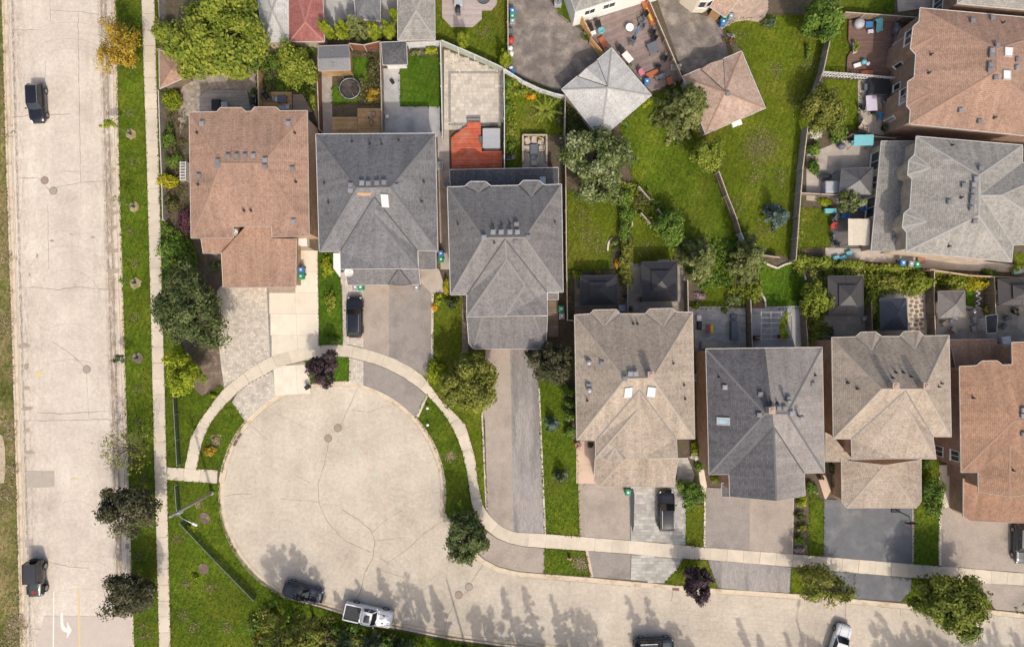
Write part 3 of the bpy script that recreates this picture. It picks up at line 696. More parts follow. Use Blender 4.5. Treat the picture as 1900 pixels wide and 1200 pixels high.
pave('side_yard', [(1766, 640), (1790, 640), (1790, 870), (1770, 870)], SOIL, 'gap left of the rust house')
pave('garden_bed', [(1046, 690), (1072, 690), (1072, 815), (1060, 815), (1048, 760)], SOIL, 'dark bed with clipped shrubs left of the beige house')
pave('garden_bed', [(1472, 920), (1499, 905), (1499, 1028), (1470, 1026)], SOIL, 'planted bed right of the slate house drive')
pave('garden_bed', [(1402, 538), (1420, 572), (1394, 572), (1396, 550)], M('red_mulch', (0.20, 0.115, 0.08), (0.14, 0.08, 0.06), 6.0, fine=0.4), 'small red mulch bed beside the pergola')

FLAG = M('flag_tan', (0.37, 0.31, 0.245), (0.29, 0.24, 0.19), 2.0, tone=0.2, fine=0.3)
def crazy(px, step, mat, parent, z, name='flagstones'):
    """irregular flagstones filling a polygon, joined"""
    poly = pxpoly(px); A = np.array(poly); lo, hi = A.min(0), A.max(0); mb = MB(); k = 0
    y = lo[1]
    while y < hi[1]:
        x = lo[0] + (k % 2) * step * .5
        while x < hi[0]:
            c = np.array([x, y]) + RNG.normal(0, step * .12, 2)
            if inpoly(c[None], poly)[0]:
                a0 = RNG.uniform(0, 1)
                mb.prism([(c[0] + step * .54 * RNG.uniform(.8, 1.08) * math.cos(a0 + q * 1.047), c[1] + step * .47 * RNG.uniform(.8, 1.08) * math.sin(a0 + q * 1.047)) for q in range(6)], z - .02, z + .02 + .006 * RNG.random(), RNG.random())
            x += step
        y += step * .82; k += 1
    return mb.build(name, mat, parent, kind='stuff')
crazy([(349, 128), (470, 128), (480, 180), (478, 215), (350, 215), (335, 250), (335, 180)], .55, FLAG, fpat, .20)
# dirt caught in the gutter line of the court
for a, b in ((.0, .33), (.36, .62), (.63, .80), (.82, .97)):
    pass

# ---- cracks, joints, stains and paint on the roads
CRACK = M('crack_filler', (0.20, 0.165, 0.125), (0.29, 0.24, 0.185), 2.0)
CRACK_F = M('faint_crack', (0.33, 0.285, 0.235), (0.44, 0.385, 0.32), 1.5)
STAIN = M('damp_stain', (0.30, 0.245, 0.18), (0.37, 0.31, 0.235), 2.0, fine=0.4)
P_WHITE = M('road_paint_white', (0.74, 0.71, 0.66), (0.60, 0.56, 0.50), 6.0)
P_YEL = M('road_paint_yellow', (0.62, 0.45, 0.20), (0.55, 0.46, 0.31), 5.0)
P_GRN = M('spray_paint_green', (0.42, 0.52, 0.38), (0.50, 0.47, 0.38), 3.0)
def ribbon(line, w, mat, name, parent, z, wob=0.5, step=7.0, taper=True):
    n = max(2, int(length(line) / step)); P = resample(line, n + 1)
    if wob: P[1:-1] += RNG.normal(0, wob, P[1:-1].shape)
    Q = np.array([W2(*p) for p in P])
    T = np.gradient(Q, axis=0); T /= np.linalg.norm(T, axis=1)[:, None] + 1e-9
    N = np.c_[-T[:, 1], T[:, 0]]
    ww = w * (0.65 + 0.7 * RNG.random(len(Q))) / 2 if wob else np.full(len(Q), w / 2)
    v = [(q[0] + s * nn[0] * k, q[1] + s * nn[1] * k, z) for q, nn, k in zip(Q, N, ww) for s in (-1, 1)]
    f = [(2 * i, 2 * i + 2, 2 * i + 3, 2 * i + 1) for i in range(len(Q) - 1)]
    f = [q[::-1] for q in f]
    return mesh_obj(name, v, f, mat, parent)
for ln, w in (([(0 + 21, 56), (60, 56), (70, 55)], .05), ([(22, 218), (62, 213), (87, 213), (130, 212)], .06), ([(30, 331), (70, 331)], .05), ([(105, 348), (150, 338), (205, 336)], .05), ([(32, 534), (70, 533), (110, 538), (140, 532), (222, 539)], .06),
              ([(70, 765), (110, 767), (198, 763)], .06), ([(48, 780), (160, 779), (232, 777)], .05), ([(93, 0), (94, 40)], .04), ([(145, 25), (147, 200), (150, 340)], .05), ([(89, 380), (90, 500)], .04), ([(92, 19), (150, 22), (185, 28)], .04),
              ([(84, 345), (100, 360), (105, 350)], .05), ([(96, 633), (125, 652), (155, 678)], .05), ([(84, 1142), (205, 1143)], .05), ([(60, 1165), (110, 1172), (200, 1180)], .05), ([(160, 690), (165, 775)], .03), ([(83, 1040), (130, 1052), (165, 1053)], .05), ([(52, 655), (47, 600)], .03), ([(85, 110), (83, 150)], .03)):
    ribbon(ln, w, CRACK, 'crack', road_l, 0.006)
for cx, cy, rx, ry in ((125, 105, 70, 33), (125, 150, 72, 60), (120, 362, 62, 45), (125, 505, 70, 50), (140, 340, 60, 22), (128, 650, 62, 50), (132, 700, 62, 33), (125, 560, 62, 60), (140, 1000, 60, 72), (150, 1055, 55, 15), (152, 1112, 60, 20), (130, 60, 62, 18), (120, 440, 30, 12)):
    ribbon([(cx + rx * math.cos(a), cy - ry * math.sin(a)) for a in np.linspace(0.05, 3.05, 20)], .035, CRACK_F, 'crack', road_l, 0.009, 0.5)
for ln, w in (([(665, 718), (650, 750), (632, 790)], .045), ([(610, 820), (602, 862), (590, 897), (592, 935), (607, 967), (640, 1003), (688, 1024)], .055), ([(635, 945), (667, 965), (691, 986), (696, 1005), (691, 1035), (676, 1065), (672, 1087), (663, 1112)], .07), ([(691, 986), (720, 961), (745, 947)], .04), ([(697, 1003), (752, 997)], .04), ([(826, 964), (785, 990), (760, 1015), (720, 1043)], .055), ([(705, 1035), (721, 1045)], .04), ([(705, 1056), (750, 1072)], .045), ([(896, 1047), (875, 1078)], .055), ([(870, 1095), (845, 1112), (828, 1150), (824, 1172)], .06), ([(720, 750), (685, 765), (652, 760)], .035), ([(464, 788), (497, 815)], .04), ([(413, 920), (440, 916), (468, 916)], .055), ([(520, 925), (590, 930)], .04), ([(510, 765), (580, 800)], .03), ([(545, 880), (575, 895)], .035)):
    ribbon(ln, w, CRACK, 'crack', court, 0.003)
for ln in ([(1250, 1090), (1245, 1115)], [(1529, 1108), (1529, 1135)], [(1060, 1075), (1055, 1085)], [(1570, 1112), (1569, 1145)], [(1671, 1130), (1671, 1142)], [(1105, 1165), (1110, 1200)]):
    ribbon(ln, .05, CRACK, 'crack', court, 0.003)
for ly in range(1118, 1206, 9):      # faint transverse finishing lines of the side street
    ribbon([(1180 + RNG.integers(0, 60), ly + 30 * 0.3), (1560, ly + 36 + RNG.integers(-3, 3))], .03, CRACK_F, 'crack', court, 0.0015, 0.6, 14)
gut = []
for i, (x, y) in enumerate(K_ALL):
    a, b = K_ALL[max(0, i - 1)], K_ALL[min(len(K_ALL) - 1, i + 1)]; d = math.hypot(b[0] - a[0], b[1] - a[1]); gut.append((x + (b[1] - a[1]) / d * -9.6 * -1, y - (b[0] - a[0]) / d * 9.6 * 1) if False else (x + (b[1] - a[1]) / d * 9.6, y - (b[0] - a[0]) / d * 9.6))
GRIME = M('gutter_grime', (0.30, 0.22, 0.13), (0.40, 0.32, 0.21), 2.0)
for t0, t1 in ((0.02, .2), (.23, .29), (.33, .41), (.43, .52), (.55, .60), (.61, .70), (.705, .74), (.75, .86)):
    ribbon(subline(gut, t0, t1), .09, GRIME, 'gutter_grime', court, .004, .35, 5)
for L_, dx in ((R_L, 9), (R_L, 11.5), (R_R, -8.5)):
    ribbon([(x + dx, y) for x, y in L_], .05, GRIME, 'gutter_grime', road_l, .012, .3, 6)
DRIP = M('oil_drip', (0.36, 0.31, 0.25), (0.42, 0.365, 0.295), 3.0)
def stain(cx, cy, rx, ry, parent, z, mat=STAIN, name='stain'):
    a = np.linspace(0, 2 * math.pi, 15)[:-1]
    r = 1 + RNG.normal(0, 0.22, 14)
    return mesh_obj(name, [W2(cx + rx * k * math.cos(t), cy - ry * k * math.sin(t)) + (z,) for t, k in zip(a, r)], [tuple(range(14))], mat, parent)
for i, (cx, cy, rx, ry) in enumerate(((204, 318, 5, 3), (211, 314, 4, 3), (208, 340, 5, 3), (206, 371, 10, 5), (210, 382, 6, 4), (206, 395, 9, 5), (217, 394, 4, 4), (209, 422, 9, 4), (211, 465, 9, 4), (208, 503, 11, 5), (219, 503, 4, 4), (45, 641, 11, 5), (49, 680, 6, 6), (49, 720, 5, 5), (50, 758, 9, 4), (50, 798, 5, 5), (55, 838, 10, 4), (133, 434, 3, 1.5), (172, 440, 4, 2), (97, 447, 4, 2), (69, 475, 2, 4), (55, 510, 2, 4), (203, 35, 4, 4))):
    stain(cx, cy, rx, ry, road_l, 0.011 + 0.0004 * i)
for i in range(46):      # oil drips and scuffs on the court and its street
    a, q = RNG.uniform(0, 6.283), RNG.uniform(0, 1) ** .5 * 190
    x, y = (617 + q * math.cos(a), 916 + q * math.sin(a)) if i < 26 else (RNG.uniform(900, 1880), 0)
    if i >= 26: y = 1085 + (x - 930) * .085 + RNG.uniform(0, 50)
    stain(x, y, RNG.uniform(.5, 1.6), RNG.uniform(.5, 1.4), court, .0005 + .0002 * (i % 6), DRIP, 'oil_stain')
PATCH = M('patched_concrete', (0.40, 0.35, 0.29), (0.35, 0.305, 0.25), 1.5, fine=0.2)
for pl in ([(50, 873), (101, 874), (101, 903), (52, 905)], [(46, 1000), (62, 1000), (62, 1014), (47, 1014)]):
    sheet('road_patch', pl, PATCH, 0.016, 0.0, parent=road_l)
sheet('road_patch', [(82, 1142), (246, 1143), (250, 1230), (60, 1230)], M('newer_concrete', (0.50, 0.43, 0.365), (0.455, 0.39, 0.33), 1.0, fine=0.2), 0.0125, 0.0, parent=road_l)
for nm, pts, mt in (('lane_line', [(99.2, 1096), (101.2, 1096), (100, 1220), (97.4, 1220)], P_WHITE), ('centre_line', [(143.5, 1092), (146.8, 1092), (150, 1220), (146.6, 1220)], P_YEL),
                    ('turn_arrow', [(112.2, 1136), (116.5, 1136), (118, 1156), (120.5, 1162), (125, 1164.5), (124.5, 1152), (133.5, 1168), (124, 1184.5), (125, 1173), (117.5, 1170.5), (113.5, 1165), (112.4, 1155)], P_WHITE)):
    sheet(nm, pts, mt, 0.021, 0.0, parent=road_l)
for pts in ([(33, 886), (42, 885), (42, 888), (33, 889)], [(130, 888), (145, 886), (145, 889), (131, 890)], [(64, 690), (80, 687), (76, 697), (68, 700)]):
    sheet('utility_mark', pts, P_YEL, 0.021, 0.0, parent=road_l)
for cx, cy in ((632, 803), (662, 836), (697, 880), (743, 935), (815, 1017), (859, 1080)):
    for a in (0.6, 2.2):
        dx, dy = 6 * math.cos(a), 6 * math.sin(a)
        ribbon([(cx - dx, cy - dy), (cx + dx, cy + dy)], .12, P_GRN, 'utility_mark', court, 0.006 + 0.002 * a, 0.6, 4)
IRON = M('cast_iron', (0.36, 0.25, 0.19), (0.29, 0.20, 0.155), 6.0, rough=0.7, metal=0.2)
IRON_G = M('cast_iron_grey', (0.38, 0.33, 0.27), (0.31, 0.27, 0.22), 6.0, rough=0.7)
def manhole(px, mat, label):
    X, Y, _ = W(*px)
    e = empty('manhole_cover', (X, Y, 0.0), 0, label, 'manhole')
    MB().lathe([(0.47, -0.03), (0.47, 0.016), (0.39, 0.018)], 28, cap=False).build('frame_ring', CRACK, e, False)
    mb = MB().lathe([(0.385, -0.03), (0.385, 0.024), (0.0001, 0.026)], 28)
    mb.build('lid', mat, e, False)
    mb = MB()
    for k in range(-3, 4):
        h = math.sqrt(0.36 ** 2 - (k * 0.09) ** 2)
        mb.box((k * 0.09, 0, 0.03), (0.03, 2 * h * 0.92, 0.012))
    mb.build('tread_rib', IRON_G, e, False)
for px, mt, lb in (((83, 335), IRON, 'reddish manhole cover in the wide road, left of a pair'), ((99, 354), IRON_G, 'grey manhole cover in the wide road, lower of a pair'), ((161, 685), IRON_G, 'lone grey manhole cover in the wide road'), ((609, 813), IRON, 'lower of two manhole covers at the top of the cul-de-sac'), ((627, 794), IRON, 'upper of two manhole covers at the top of the cul-de-sac'), ((851, 1103), IRON, 'reddish manhole cover where the side street begins'), ((870, 1088), IRON_G, 'grey manhole cover below the dark street tree')):
    manhole(px, mt, lb)
def grate(px, rz, label, w=0.75, l=0.6, mat=IRON):
    X, Y, _ = W(*px)
    e = empty('storm_drain', (X, Y, 0.0), rz, label, 'drain')
    mb = MB()
    for s in (-1, 1):
        mb.box((s * w / 2, 0, 0.018), (0.05, l, 0.05)); mb.box((0, s * l / 2, 0.018), (w, 0.05, 0.049))
    mb.build('frame', mat, e, False)
    MB().box((0, 0, 0.0085), (w - .05, l - .05, 0.01)).build('pit', plain('pit_black', (0.02, 0.018, 0.016)), e, False)
    for k in range(5): MB().box((-w / 2 + w * (k + 1) / 6, 0, 0.026), (0.05, l - 0.06, 0.03)).build('grate_bar', mat, e, False)
grate((442, 807), math.radians(50), 'upper rusty drain grate at the left of the cul-de-sac')
grate((435, 820), math.radians(60), 'lower rusty drain grate at the left of the cul-de-sac')
grate((1254, 1090), math.radians(-5), 'reddish drain grate beside the purple boulevard tree')
grate((237, 1013), 0.0, 'drain grate at the kerb between the two dark street trees', 0.5, 0.55, IRON_G)

# ================================================================ HOUSES
VENT = plain('vent_grey', (0.20, 0.195, 0.20), 0.5); VENT_L = plain('vent_pale', (0.30, 0.30, 0.31), 0.4, 0.2)
PIPE = plain('stack_black', (0.035, 0.033, 0.033), 0.6)
CHIM = plain('chimney_stucco', (0.42, 0.31, 0.25), 0.9)
SKYL = glass('skylight_white', (0.62, 0.64, 0.66), 0.25); SKYF = plain('skylight_frame', (0.46, 0.42, 0.37), 0.5)
SKYB = glass('skylight_blue', (0.25, 0.33, 0.36), 0.1)
PANE = glass('window_pane', (0.03, 0.035, 0.04))
def plane_of(P, f):
    n = Vector((0, 0, 0)); c = Vector((0, 0, 0))
    for i in range(len(f)):
        a = Vector(P[f[i]]); b = Vector(P[f[(i + 1) % len(f)]])
        n += a.cross(b); c += a
    n.normalize(); c /= len(f)
    return n, c
class Roof:
    """one tier of a roof from surveyed points (plan x, plan y, height) and faces"""
    def __init__(s, pts, faces, mats, e=6.0):
        s.P = [W(p[0], p[1], e + (p[2] - e) * 0.56 if len(p) > 2 else e) for p in pts]
        s.px = [(p[0], p[1]) for p in pts]; s.e = e
        s.F = []; s.mi = []
        for q in faces:
            if isinstance(q, tuple): idx, k = list(q[0]), q[1]
            else: idx, k = list(q), 0
            n, c = plane_of(s.P, idx)
            if n.z < 0: idx = idx[::-1]
            s.F.append(idx); s.mi.append(k)
        s.mats = mats if isinstance(mats, list) else [mats]
        free = [i for i, p in enumerate(pts) if len(p) > 2 and p[2] > e + .25]
        if any(len(q) > 3 for q in s.F) and len(pts) > 8:
            for it in range(60):           # settle the ridge heights until every slope is flat
                acc = {i: [] for i in free}
                for q in s.F:
                    if len(q) < 4: continue
                    n, c = plane_of(s.P, q)
                    if n.z < .5: continue
                    for i in q:
                        if i in acc:
                            ax, ay = (s.px[i][0] - CX) / FPX, (CY - s.px[i][1]) / FPX
                            t = (n.dot(c) - CAMH * n.z) / (n.x * ax + n.y * ay - n.z); acc[i].append(CAMH - t)
                for i, L in acc.items():
                    if L:
                        z = s.P[i][2] * .5 + .5 * sum(L) / len(L); z = min(max(z, e + .1), e + 3.2); s.P[i] = W(s.px[i][0], s.px[i][1], z)
    def hit(s, x, y):
        """height and normal of the roof under a plan point"""
        best = None
        ax, ay = (x - CX) / FPX, (CY - y) / FPX
        for q in s.F:
            if not inpoly(np.array([[x, y]], float), [s.px[i] for i in q])[0]: continue
            for tr in tessellate_polygon([[Vector(s.P[i]) for i in q]]):
                tri = [q[k] for k in tr]
                if not inpoly(np.array([[x, y]], float), [s.px[i] for i in tri])[0]: continue
                n, c = plane_of(s.P, tri)
                if n.z < 0: n = -n
                d = n.dot(c); den = n.x * ax + n.y * ay - n.z
                if abs(den) < 1e-6: continue
                t = (d - CAMH * n.z) / den
                p = Vector((ax * t, ay * t, CAMH - t))
                if best is None or p.z > best[0].z: best = (p, n)
        return best
    def build(s, parent, name='roof', cap=None, fascia=FASCIA, th=0.16, capw=0.115, gut=0.07, valley=None):
        me = []
        uv = []; V = []; F = []; MI = []
        for q, k in zip(s.F, s.mi):
            n, c = plane_of(s.P, q)
            h = Vector((0, 0, 1)).cross(n); h = h.normalized() if h.length > 1e-3 else Vector((1, 0, 0))
            up = n.cross(h)
            b = len(V)
            for i in q:
                p = Vector(s.P[i]); V.append(tuple(p)); uv.append((p.dot(h) + 50, p.dot(up) + 50))
            tris = tessellate_polygon([[Vector(V[b + j]) for j in range(len(q))]])
            puv = uv[b:]; del uv[b:]; top = V[b:]; del V[b:]
            for tr in tris:
                nz = (Vector(top[tr[1]]) - Vector(top[tr[0]])).cross(Vector(top[tr[2]]) - Vector(top[tr[0]])).z
                if nz < 0: tr = tr[::-1]
                for dz, o3 in ((0, tr), (th, tr[::-1])):
                    c0 = len(V)
                    for j in o3: V.append((top[j][0], top[j][1], top[j][2] - dz)); uv.append(puv[j])
                    F.append((c0, c0 + 1, c0 + 2)); MI.append(k)
        edges = {}
        for fi, q in enumerate(s.F):
            for i in range(len(q)):
                edges.setdefault(frozenset((q[i], q[(i + 1) % len(q)])), []).append((fi, q[i], q[(i + 1) % len(q)]))
        o = mesh_obj(name, V, F, s.mats, parent, uv=uv)
        o.data.polygons.foreach_set('material_index', MI)
        gb = MB()
        for e, L in edges.items():
            if len(L) == 1:
                fi, a, b = L[0]; A = Vector(s.P[a]); B = Vector(s.P[b])
                if min(A.z, B.z) > s.e + 0.3: continue
                d = (B - A); d.z = 0
                if d.length < 1e-3: continue
                out = Vector((d.y, -d.x, 0)).normalized()
                w = 0.035
                q = [A + out * w, B + out * w, B - out * gut, A - out * gut]
                up = Vector((0, 0, 0.03)); dn = Vector((0, 0, -0.12))
                q = [A - out * 0.02 + up * .6, A + out * w + up, B + out * w + up, B - out * 0.02 + up * .6]
                v = [p for p in q] + [p + dn for p in q]
                gb.add(v, [(0, 1, 2, 3)[::-1] if False else (0, 1, 2, 3), (1, 5, 6, 2), (4, 7, 6, 5), (0, 4, 5, 1), (3, 2, 6, 7)])
            elif len(L) == 2:
                n1, c1 = plane_of(s.P, s.F[L[0][0]]); n2, c2 = plane_of(s.P, s.F[L[1][0]])
                if n1.dot(n2) > 0.993: continue
                a, b = L[0][1], L[0][2]; A = Vector(s.P[a]); B = Vector(s.P[b])
                d = (B - A)
                if d.length < 0.6: continue
                u = d.normalized()
                t1 = n1.cross(u); t2 = n2.cross(-u)
                # interior test is exact for the edge: L[0] runs anticlockwise seen along n1
                convex = (t2.dot(n1) < 0)
                up = Vector((0, 0, 0.022))
                w = capw if convex else 0.07
                v = [A + up, B + up, B + t1 * w + n1 * 0.014, A + t1 * w + n1 * 0.014, A + t2 * w + n2 * 0.014, B + t2 * w + n2 * 0.014]
                if not convex: v[0] = A + n1 * 0.008; v[1] = B + n1 * 0.008
                mt = cap if convex else valley
                if mt is not None: mesh_obj('ridge_cap' if convex else 'valley_flashing', v, [(0, 1, 2, 3), (4, 5, 1, 0)], mt, o)
        if gb.f: gb.build('gutter', fascia, parent)
        s.obj = o
        return o
def vent(roof, x, y, kind='box'):
    h = roof.hit(x, y)
    if h is None: return
    p, n = h
    mb = MB()
    if kind == 'box':
        mb.box((p.x, p.y, p.z + 0.07), (0.40, 0.40, 0.22)); mb.box((p.x, p.y, p.z + 0.21), (0.50, 0.50, 0.06)); mb.box((p.x, p.y, p.z + 0.26), (0.36, 0.36, 0.05))
        mb.build('roof_vent', random.choice([VENT, VENT_L, VENT]), roof.obj)
    elif kind == 'round':
        mb.lathe([(0.24, -0.1), (0.22, 0.25), (0.32, 0.27), (0.32, 0.36), (0.2, 0.45), (0.001, 0.47)], 14, p); mb.build('turbine_vent', VENT_L, roof.obj, smooth=True)
    elif kind == 'pipe':
        mb.lathe([(0.16, -0.06), (0.14, 0.05), (0.075, 0.08), (0.075, 0.42), (0.001, 0.42)], 10, p); mb.build('vent_pipe', PIPE, roof.obj)
    elif kind == 'chim':
        mb.box((p.x, p.y, p.z + 0.45), (0.58, 0.58, 1.3)); mb.box((p.x, p.y, p.z + 1.13), (0.68, 0.68, 0.08)); mb.box((p.x, p.y, p.z + 1.2), (0.3, 0.3, 0.12))
        mb.build('chimney', CHIM, roof.obj)
    elif kind == 'stack':
        mb.lathe([(0.2, -0.1), (0.13, 0.0), (0.13, 0.95), (0.24, 0.97), (0.24, 1.1), (0.001, 1.14)], 12, p); mb.build('flue', VENT, roof.obj, smooth=True)
def skylight(roof, house, x, y, w, l, pane=SKYL):
    h = roof.hit(x, y)
    if h is None: return
    p, n = h
    hx = Vector((1, 0, 0)); hx = (hx - n * hx.dot(n)).normalized(); hy = n.cross(hx)
    def ring(a, b, z): return [p + hx * (i * a / 2) + hy * (j * b / 2) + n * z for i, j in ((-1, -1), (1, -1), (1, 1), (-1, 1))]
    v = ring(w + .12, l + .12, -0.02) + ring(w + .10, l + .10, 0.16) + ring(w - .06, l - .06, 0.16) + ring(w - .06, l - .06, 0.10)
    f = [(k * 4 + i, k * 4 + (i + 1) % 4, k * 4 + 4 + (i + 1) % 4, k * 4 + 4 + i) for k in range(3) for i in range(4)]
    sk = mesh_obj('skylight', v, f, SKYF, house)
    mesh_obj('pane', ring(w - .05, l - .05, 0.125), [(0, 1, 2, 3)], pane, sk)
def walls(parent, px, e, mat, inset=0.42, z0=0.1, name='wall', top=None):
    poly = offset(pxpoly(px, e), inset)
    if area(poly) < 0: poly = poly[::-1]
    zt = (top if top is not None else e - 0.05)
    v = []; f = []; uv = []; run = 0.0
    n = len(poly)
    for i in range(n):
        a = poly[i]; b = poly[(i + 1) % n]; L = math.hypot(b[0] - a[0], b[1] - a[1]); k = len(v)
        v += [(a[0], a[1], z0), (b[0], b[1], z0), (b[0], b[1], zt), (a[0], a[1], zt)]
        uv += [(run, z0), (run + L, z0), (run + L, zt), (run, zt)]; f.append((k, k + 1, k + 2, k + 3)); run += L
    k = len(v); v += [(p[0], p[1], zt) for p in poly]; uv += [(0, 0)] * n; f.append(tuple(range(k, k + n)))
    o = mesh_obj(name, v, f, mat, parent, uv=uv)
    return poly
def window(parent, a, b, t, w, z0, z1, name='window', fmat=WHITE, mull=1):
    """window set on the wall running from a to b (outside lies to the right of a->b)"""
    A = Vector((a[0], a[1], 0)); B = Vector((b[0], b[1], 0)); u = (B - A).normalized(); out = Vector((u.y, -u.x, 0))
    c = A + (B - A) * t
    def bx(mb, s0, s1, za, zb, d0, d1):
        v = [c + u * s + out * d + Vector((0, 0, z)) for d in (d0, d1) for s, z in ((s0, za), (s1, za), (s1, zb), (s0, zb))]
        mb.add(v, [(4, 5, 6, 7), (0, 4, 7, 3), (1, 2, 6, 5), (3, 7, 6, 2), (0, 1, 5, 4)])
    mb = MB(); k = 0.08
    bx(mb, -w / 2, -w / 2 + k, z0, z1, -0.02, 0.06); bx(mb, w / 2 - k, w / 2, z0, z1, -0.02, 0.06)
    bx(mb, -w / 2 + k, w / 2 - k, z1 - k, z1, -0.02, 0.06); bx(mb, -w / 2 + k, w / 2 - k, z0, z0 + k, -0.02, 0.06)
    for i in range(mull):
        x = -w / 2 + w * (i + 1) / (mull + 1); bx(mb, x - .03, x + .03, z0 + k, z1 - k, 0.0, 0.05)
    o = mb.build(name, fmat, parent)
    mb = MB(); bx(mb, -w / 2 + k, w / 2 - k, z0 + k, z1 - k, -0.02, 0.015); mb.build('pane', PANE, o)
    mb = MB(); bx(mb, -w / 2 - .06, w / 2 + .06, z0 - .08, z0 - .004, -0.02, 0.11); mb.build('sill', fmat, o)
    return o
def garage_door(parent, a, b, t, w, mat=WHITE, h=2.2):
    A = Vector((a[0], a[1], 0)); B = Vector((b[0], b[1], 0)); u = (B - A).normalized(); out = Vector((u.y, -u.x, 0)); c = A + (B - A) * t
    mb = MB(); rz = math.atan2(u.y, u.x)
    for i in range(4): mb.box(c + out * 0.03 + Vector((0, 0, 0.15 + h * (i + .5) / 4)), (w, 0.08, h / 4 - 0.02), rz)
    mb.build('garage_door', mat, parent)
def house(label, px_center, name='house', cat='house'):
    X, Y, _ = W(*px_center)
    return empty(name, (X, Y, 0.1), 0, label, cat)
CAP_BEIGE = plain('cap_beige', (0.35, 0.295, 0.24), 0.9); CAP_GREY = plain('cap_grey', (0.215, 0.202, 0.19), 0.9)
CAP_BROWN = plain('cap_brown', (0.32, 0.20, 0.14), 0.9); CAP_DARK = plain('cap_dark', (0.15, 0.145, 0.145), 0.9); CAP_PALE = plain('cap_pale', (0.33, 0.315, 0.29), 0.9)
VAL_D = plain('valley_dark', (0.075, 0.07, 0.068), 0.8); VAL_R = plain('valley_rust', (0.36, 0.19, 0.11), 0.8); VAL_G = plain('valley_grey', (0.20, 0.185, 0.18), 0.8)

# ---- 1 brown semi, far left
h1 = house('brown shingled house at the far left beside the sidewalk', (462, 380))
p1 = [(351, 209), (402.5, 207.5), (409, 200), (447.5, 200), (456, 207), (466, 207), (472.5, 199), (512.5, 199), (519.5, 206), (570.5, 205.5), (574, 437.5), (505, 440), (504, 420), (433, 420), (432.5, 441), (354.5, 442), (409, 303, 8.9), (487, 303, 8.9), (427, 222, 6.6), (491, 222, 6.6), (386, 367, 7.6), (531, 369, 7.6)]
r = Roof(p1, [[0, 1, 18, 4, 5, 19, 8, 9, 17, 16], [1, 2, 18], [2, 3, 18], [3, 4, 18], [5, 6, 19], [6, 7, 19], [7, 8, 19], [0, 16, 20, 15], [15, 20, 13, 14], [16, 17, 21, 12, 13, 20], [21, 10, 11, 12], [17, 9, 10, 21]], SH_BROWN)
r.build(h1, cap=CAP_BROWN, valley=CAP_BROWN); walls(h1, p1[:16], 6.0, BRICK_T)
for x, y in ((424, 291), (440, 290), (455, 290), (471, 290), (376, 230), (536, 230), (405, 300), (405, 308), (493, 298), (492, 310), (370, 327), (543, 314), (545, 411)): vent(r, x, y)
for x, y in ((366, 247), (547, 247), (368, 343), (549, 338), (453, 391), (466, 391)): vent(r, x, y, 'pipe')
r = Roof([(414, 533, 3.0), (549, 532.5, 3.0), (550, 443, 4.75), (505, 442, 4.8), (504, 418, 5.2), (457, 418, 5.2), (411, 470, 4.2)], [[0, 1, 2, 3, 4, 5, 6]], SH_BROWN, 3.0)
r.build(h1, 'garage_roof', CAP_BROWN); wp = walls(h1, [(414, 533), (549, 532), (549, 428), (414, 428)], 3.0, BRICK_T, 0.3, top=2.9)
garage_door(h1, wp[0], wp[1], 0.25, 2.6) if False else None
r = Roof([(373, 443, 4.1), (377, 470, 3.2), (411, 470, 3.2), (440, 440, 4.2)], [[0, 1, 2, 3]], SH_BROWN, 3.2); r.build(h1, 'porch_roof', CAP_BROWN)
for x, y in ((380, 466), (408, 466)):
    X, Y, _ = W(x, y, 3.0); MB().box((X, Y, 1.6), (0.22, 0.22, 3.0)).build('porch_post', WHITE, h1)
def dish(px, z, label, s=0.42):
    X, Y, _ = W(px[0], px[1], z)
    e = empty('satellite_dish', (X, Y, z), 0.5, label, 'satellite dish')
    MB().lathe([(0.02, 0.02), (s * .5, 0.05), (s * .85, 0.13), (s, 0.2), (s * .97, 0.215), (s * .8, 0.145), (s * .45, 0.07), (0.001, 0.04)], 20).build('dish', WHITE, e, False, True)
    MB().tube([(0, 0, -0.35), (0, 0, 0.05)], 0.035).build('mast', VENT, e, False)
    MB().tube([(s * .9, 0, 0.15), (0.1, 0, 0.6)], 0.02).build('feed_arm', VENT, e, False)
    MB().box((0.1, 0, 0.62), (0.12, 0.08, 0.1)).build('feed_horn', VENT_L, e, False)
dish((437, 431), 5.0, 'small white dish in the roof notch of the brown house', 0.34)
MB().box(W(563, 448, 0.6), (1.1, 1.0, 1.0)).build('basement_well', WHITE, h1)

# ---- 2 charcoal semi
h2 = house('charcoal shingled house with one skylight, second from the left', (698, 360))
p2 = [(586, 249), (808, 247.5), (812.5, 466), (775, 465.5), (776, 499), (632, 499), (631, 466), (592.5, 467), (662, 348, 9.1), (724, 347, 9.1), (694, 365, 8.7), (694, 397, 8.55), (667, 445, 7.5), (710, 498.6, 6.0)]
r = Roof(p2, [[0, 1, 9, 8], [0, 8, 7], [1, 2, 9], [8, 9, 2, 3, 10, 6, 7], [6, 10, 11, 12, 13, 5], [11, 4, 13, 12], [10, 3, 4, 11]], SH_DARK)
r.build(h2, cap=CAP_DARK, valley=VAL_D, fascia=FASCIA_W); walls(h2, p2[:8], 6.0, BRICK_T)
for x, y in ((672, 340), (684, 341), (700, 340), (713, 339), (651, 344), (651, 354), (736, 346), (737, 354)): vent(r, x, y)
for x, y in ((602, 340), (610, 376), (786, 338), (782, 374), (653, 263), (686, 268), (708, 268), (740, 261)): vent(r, x, y, 'pipe')
skylight(r, h2, 715, 372, 0.72, 1.35)
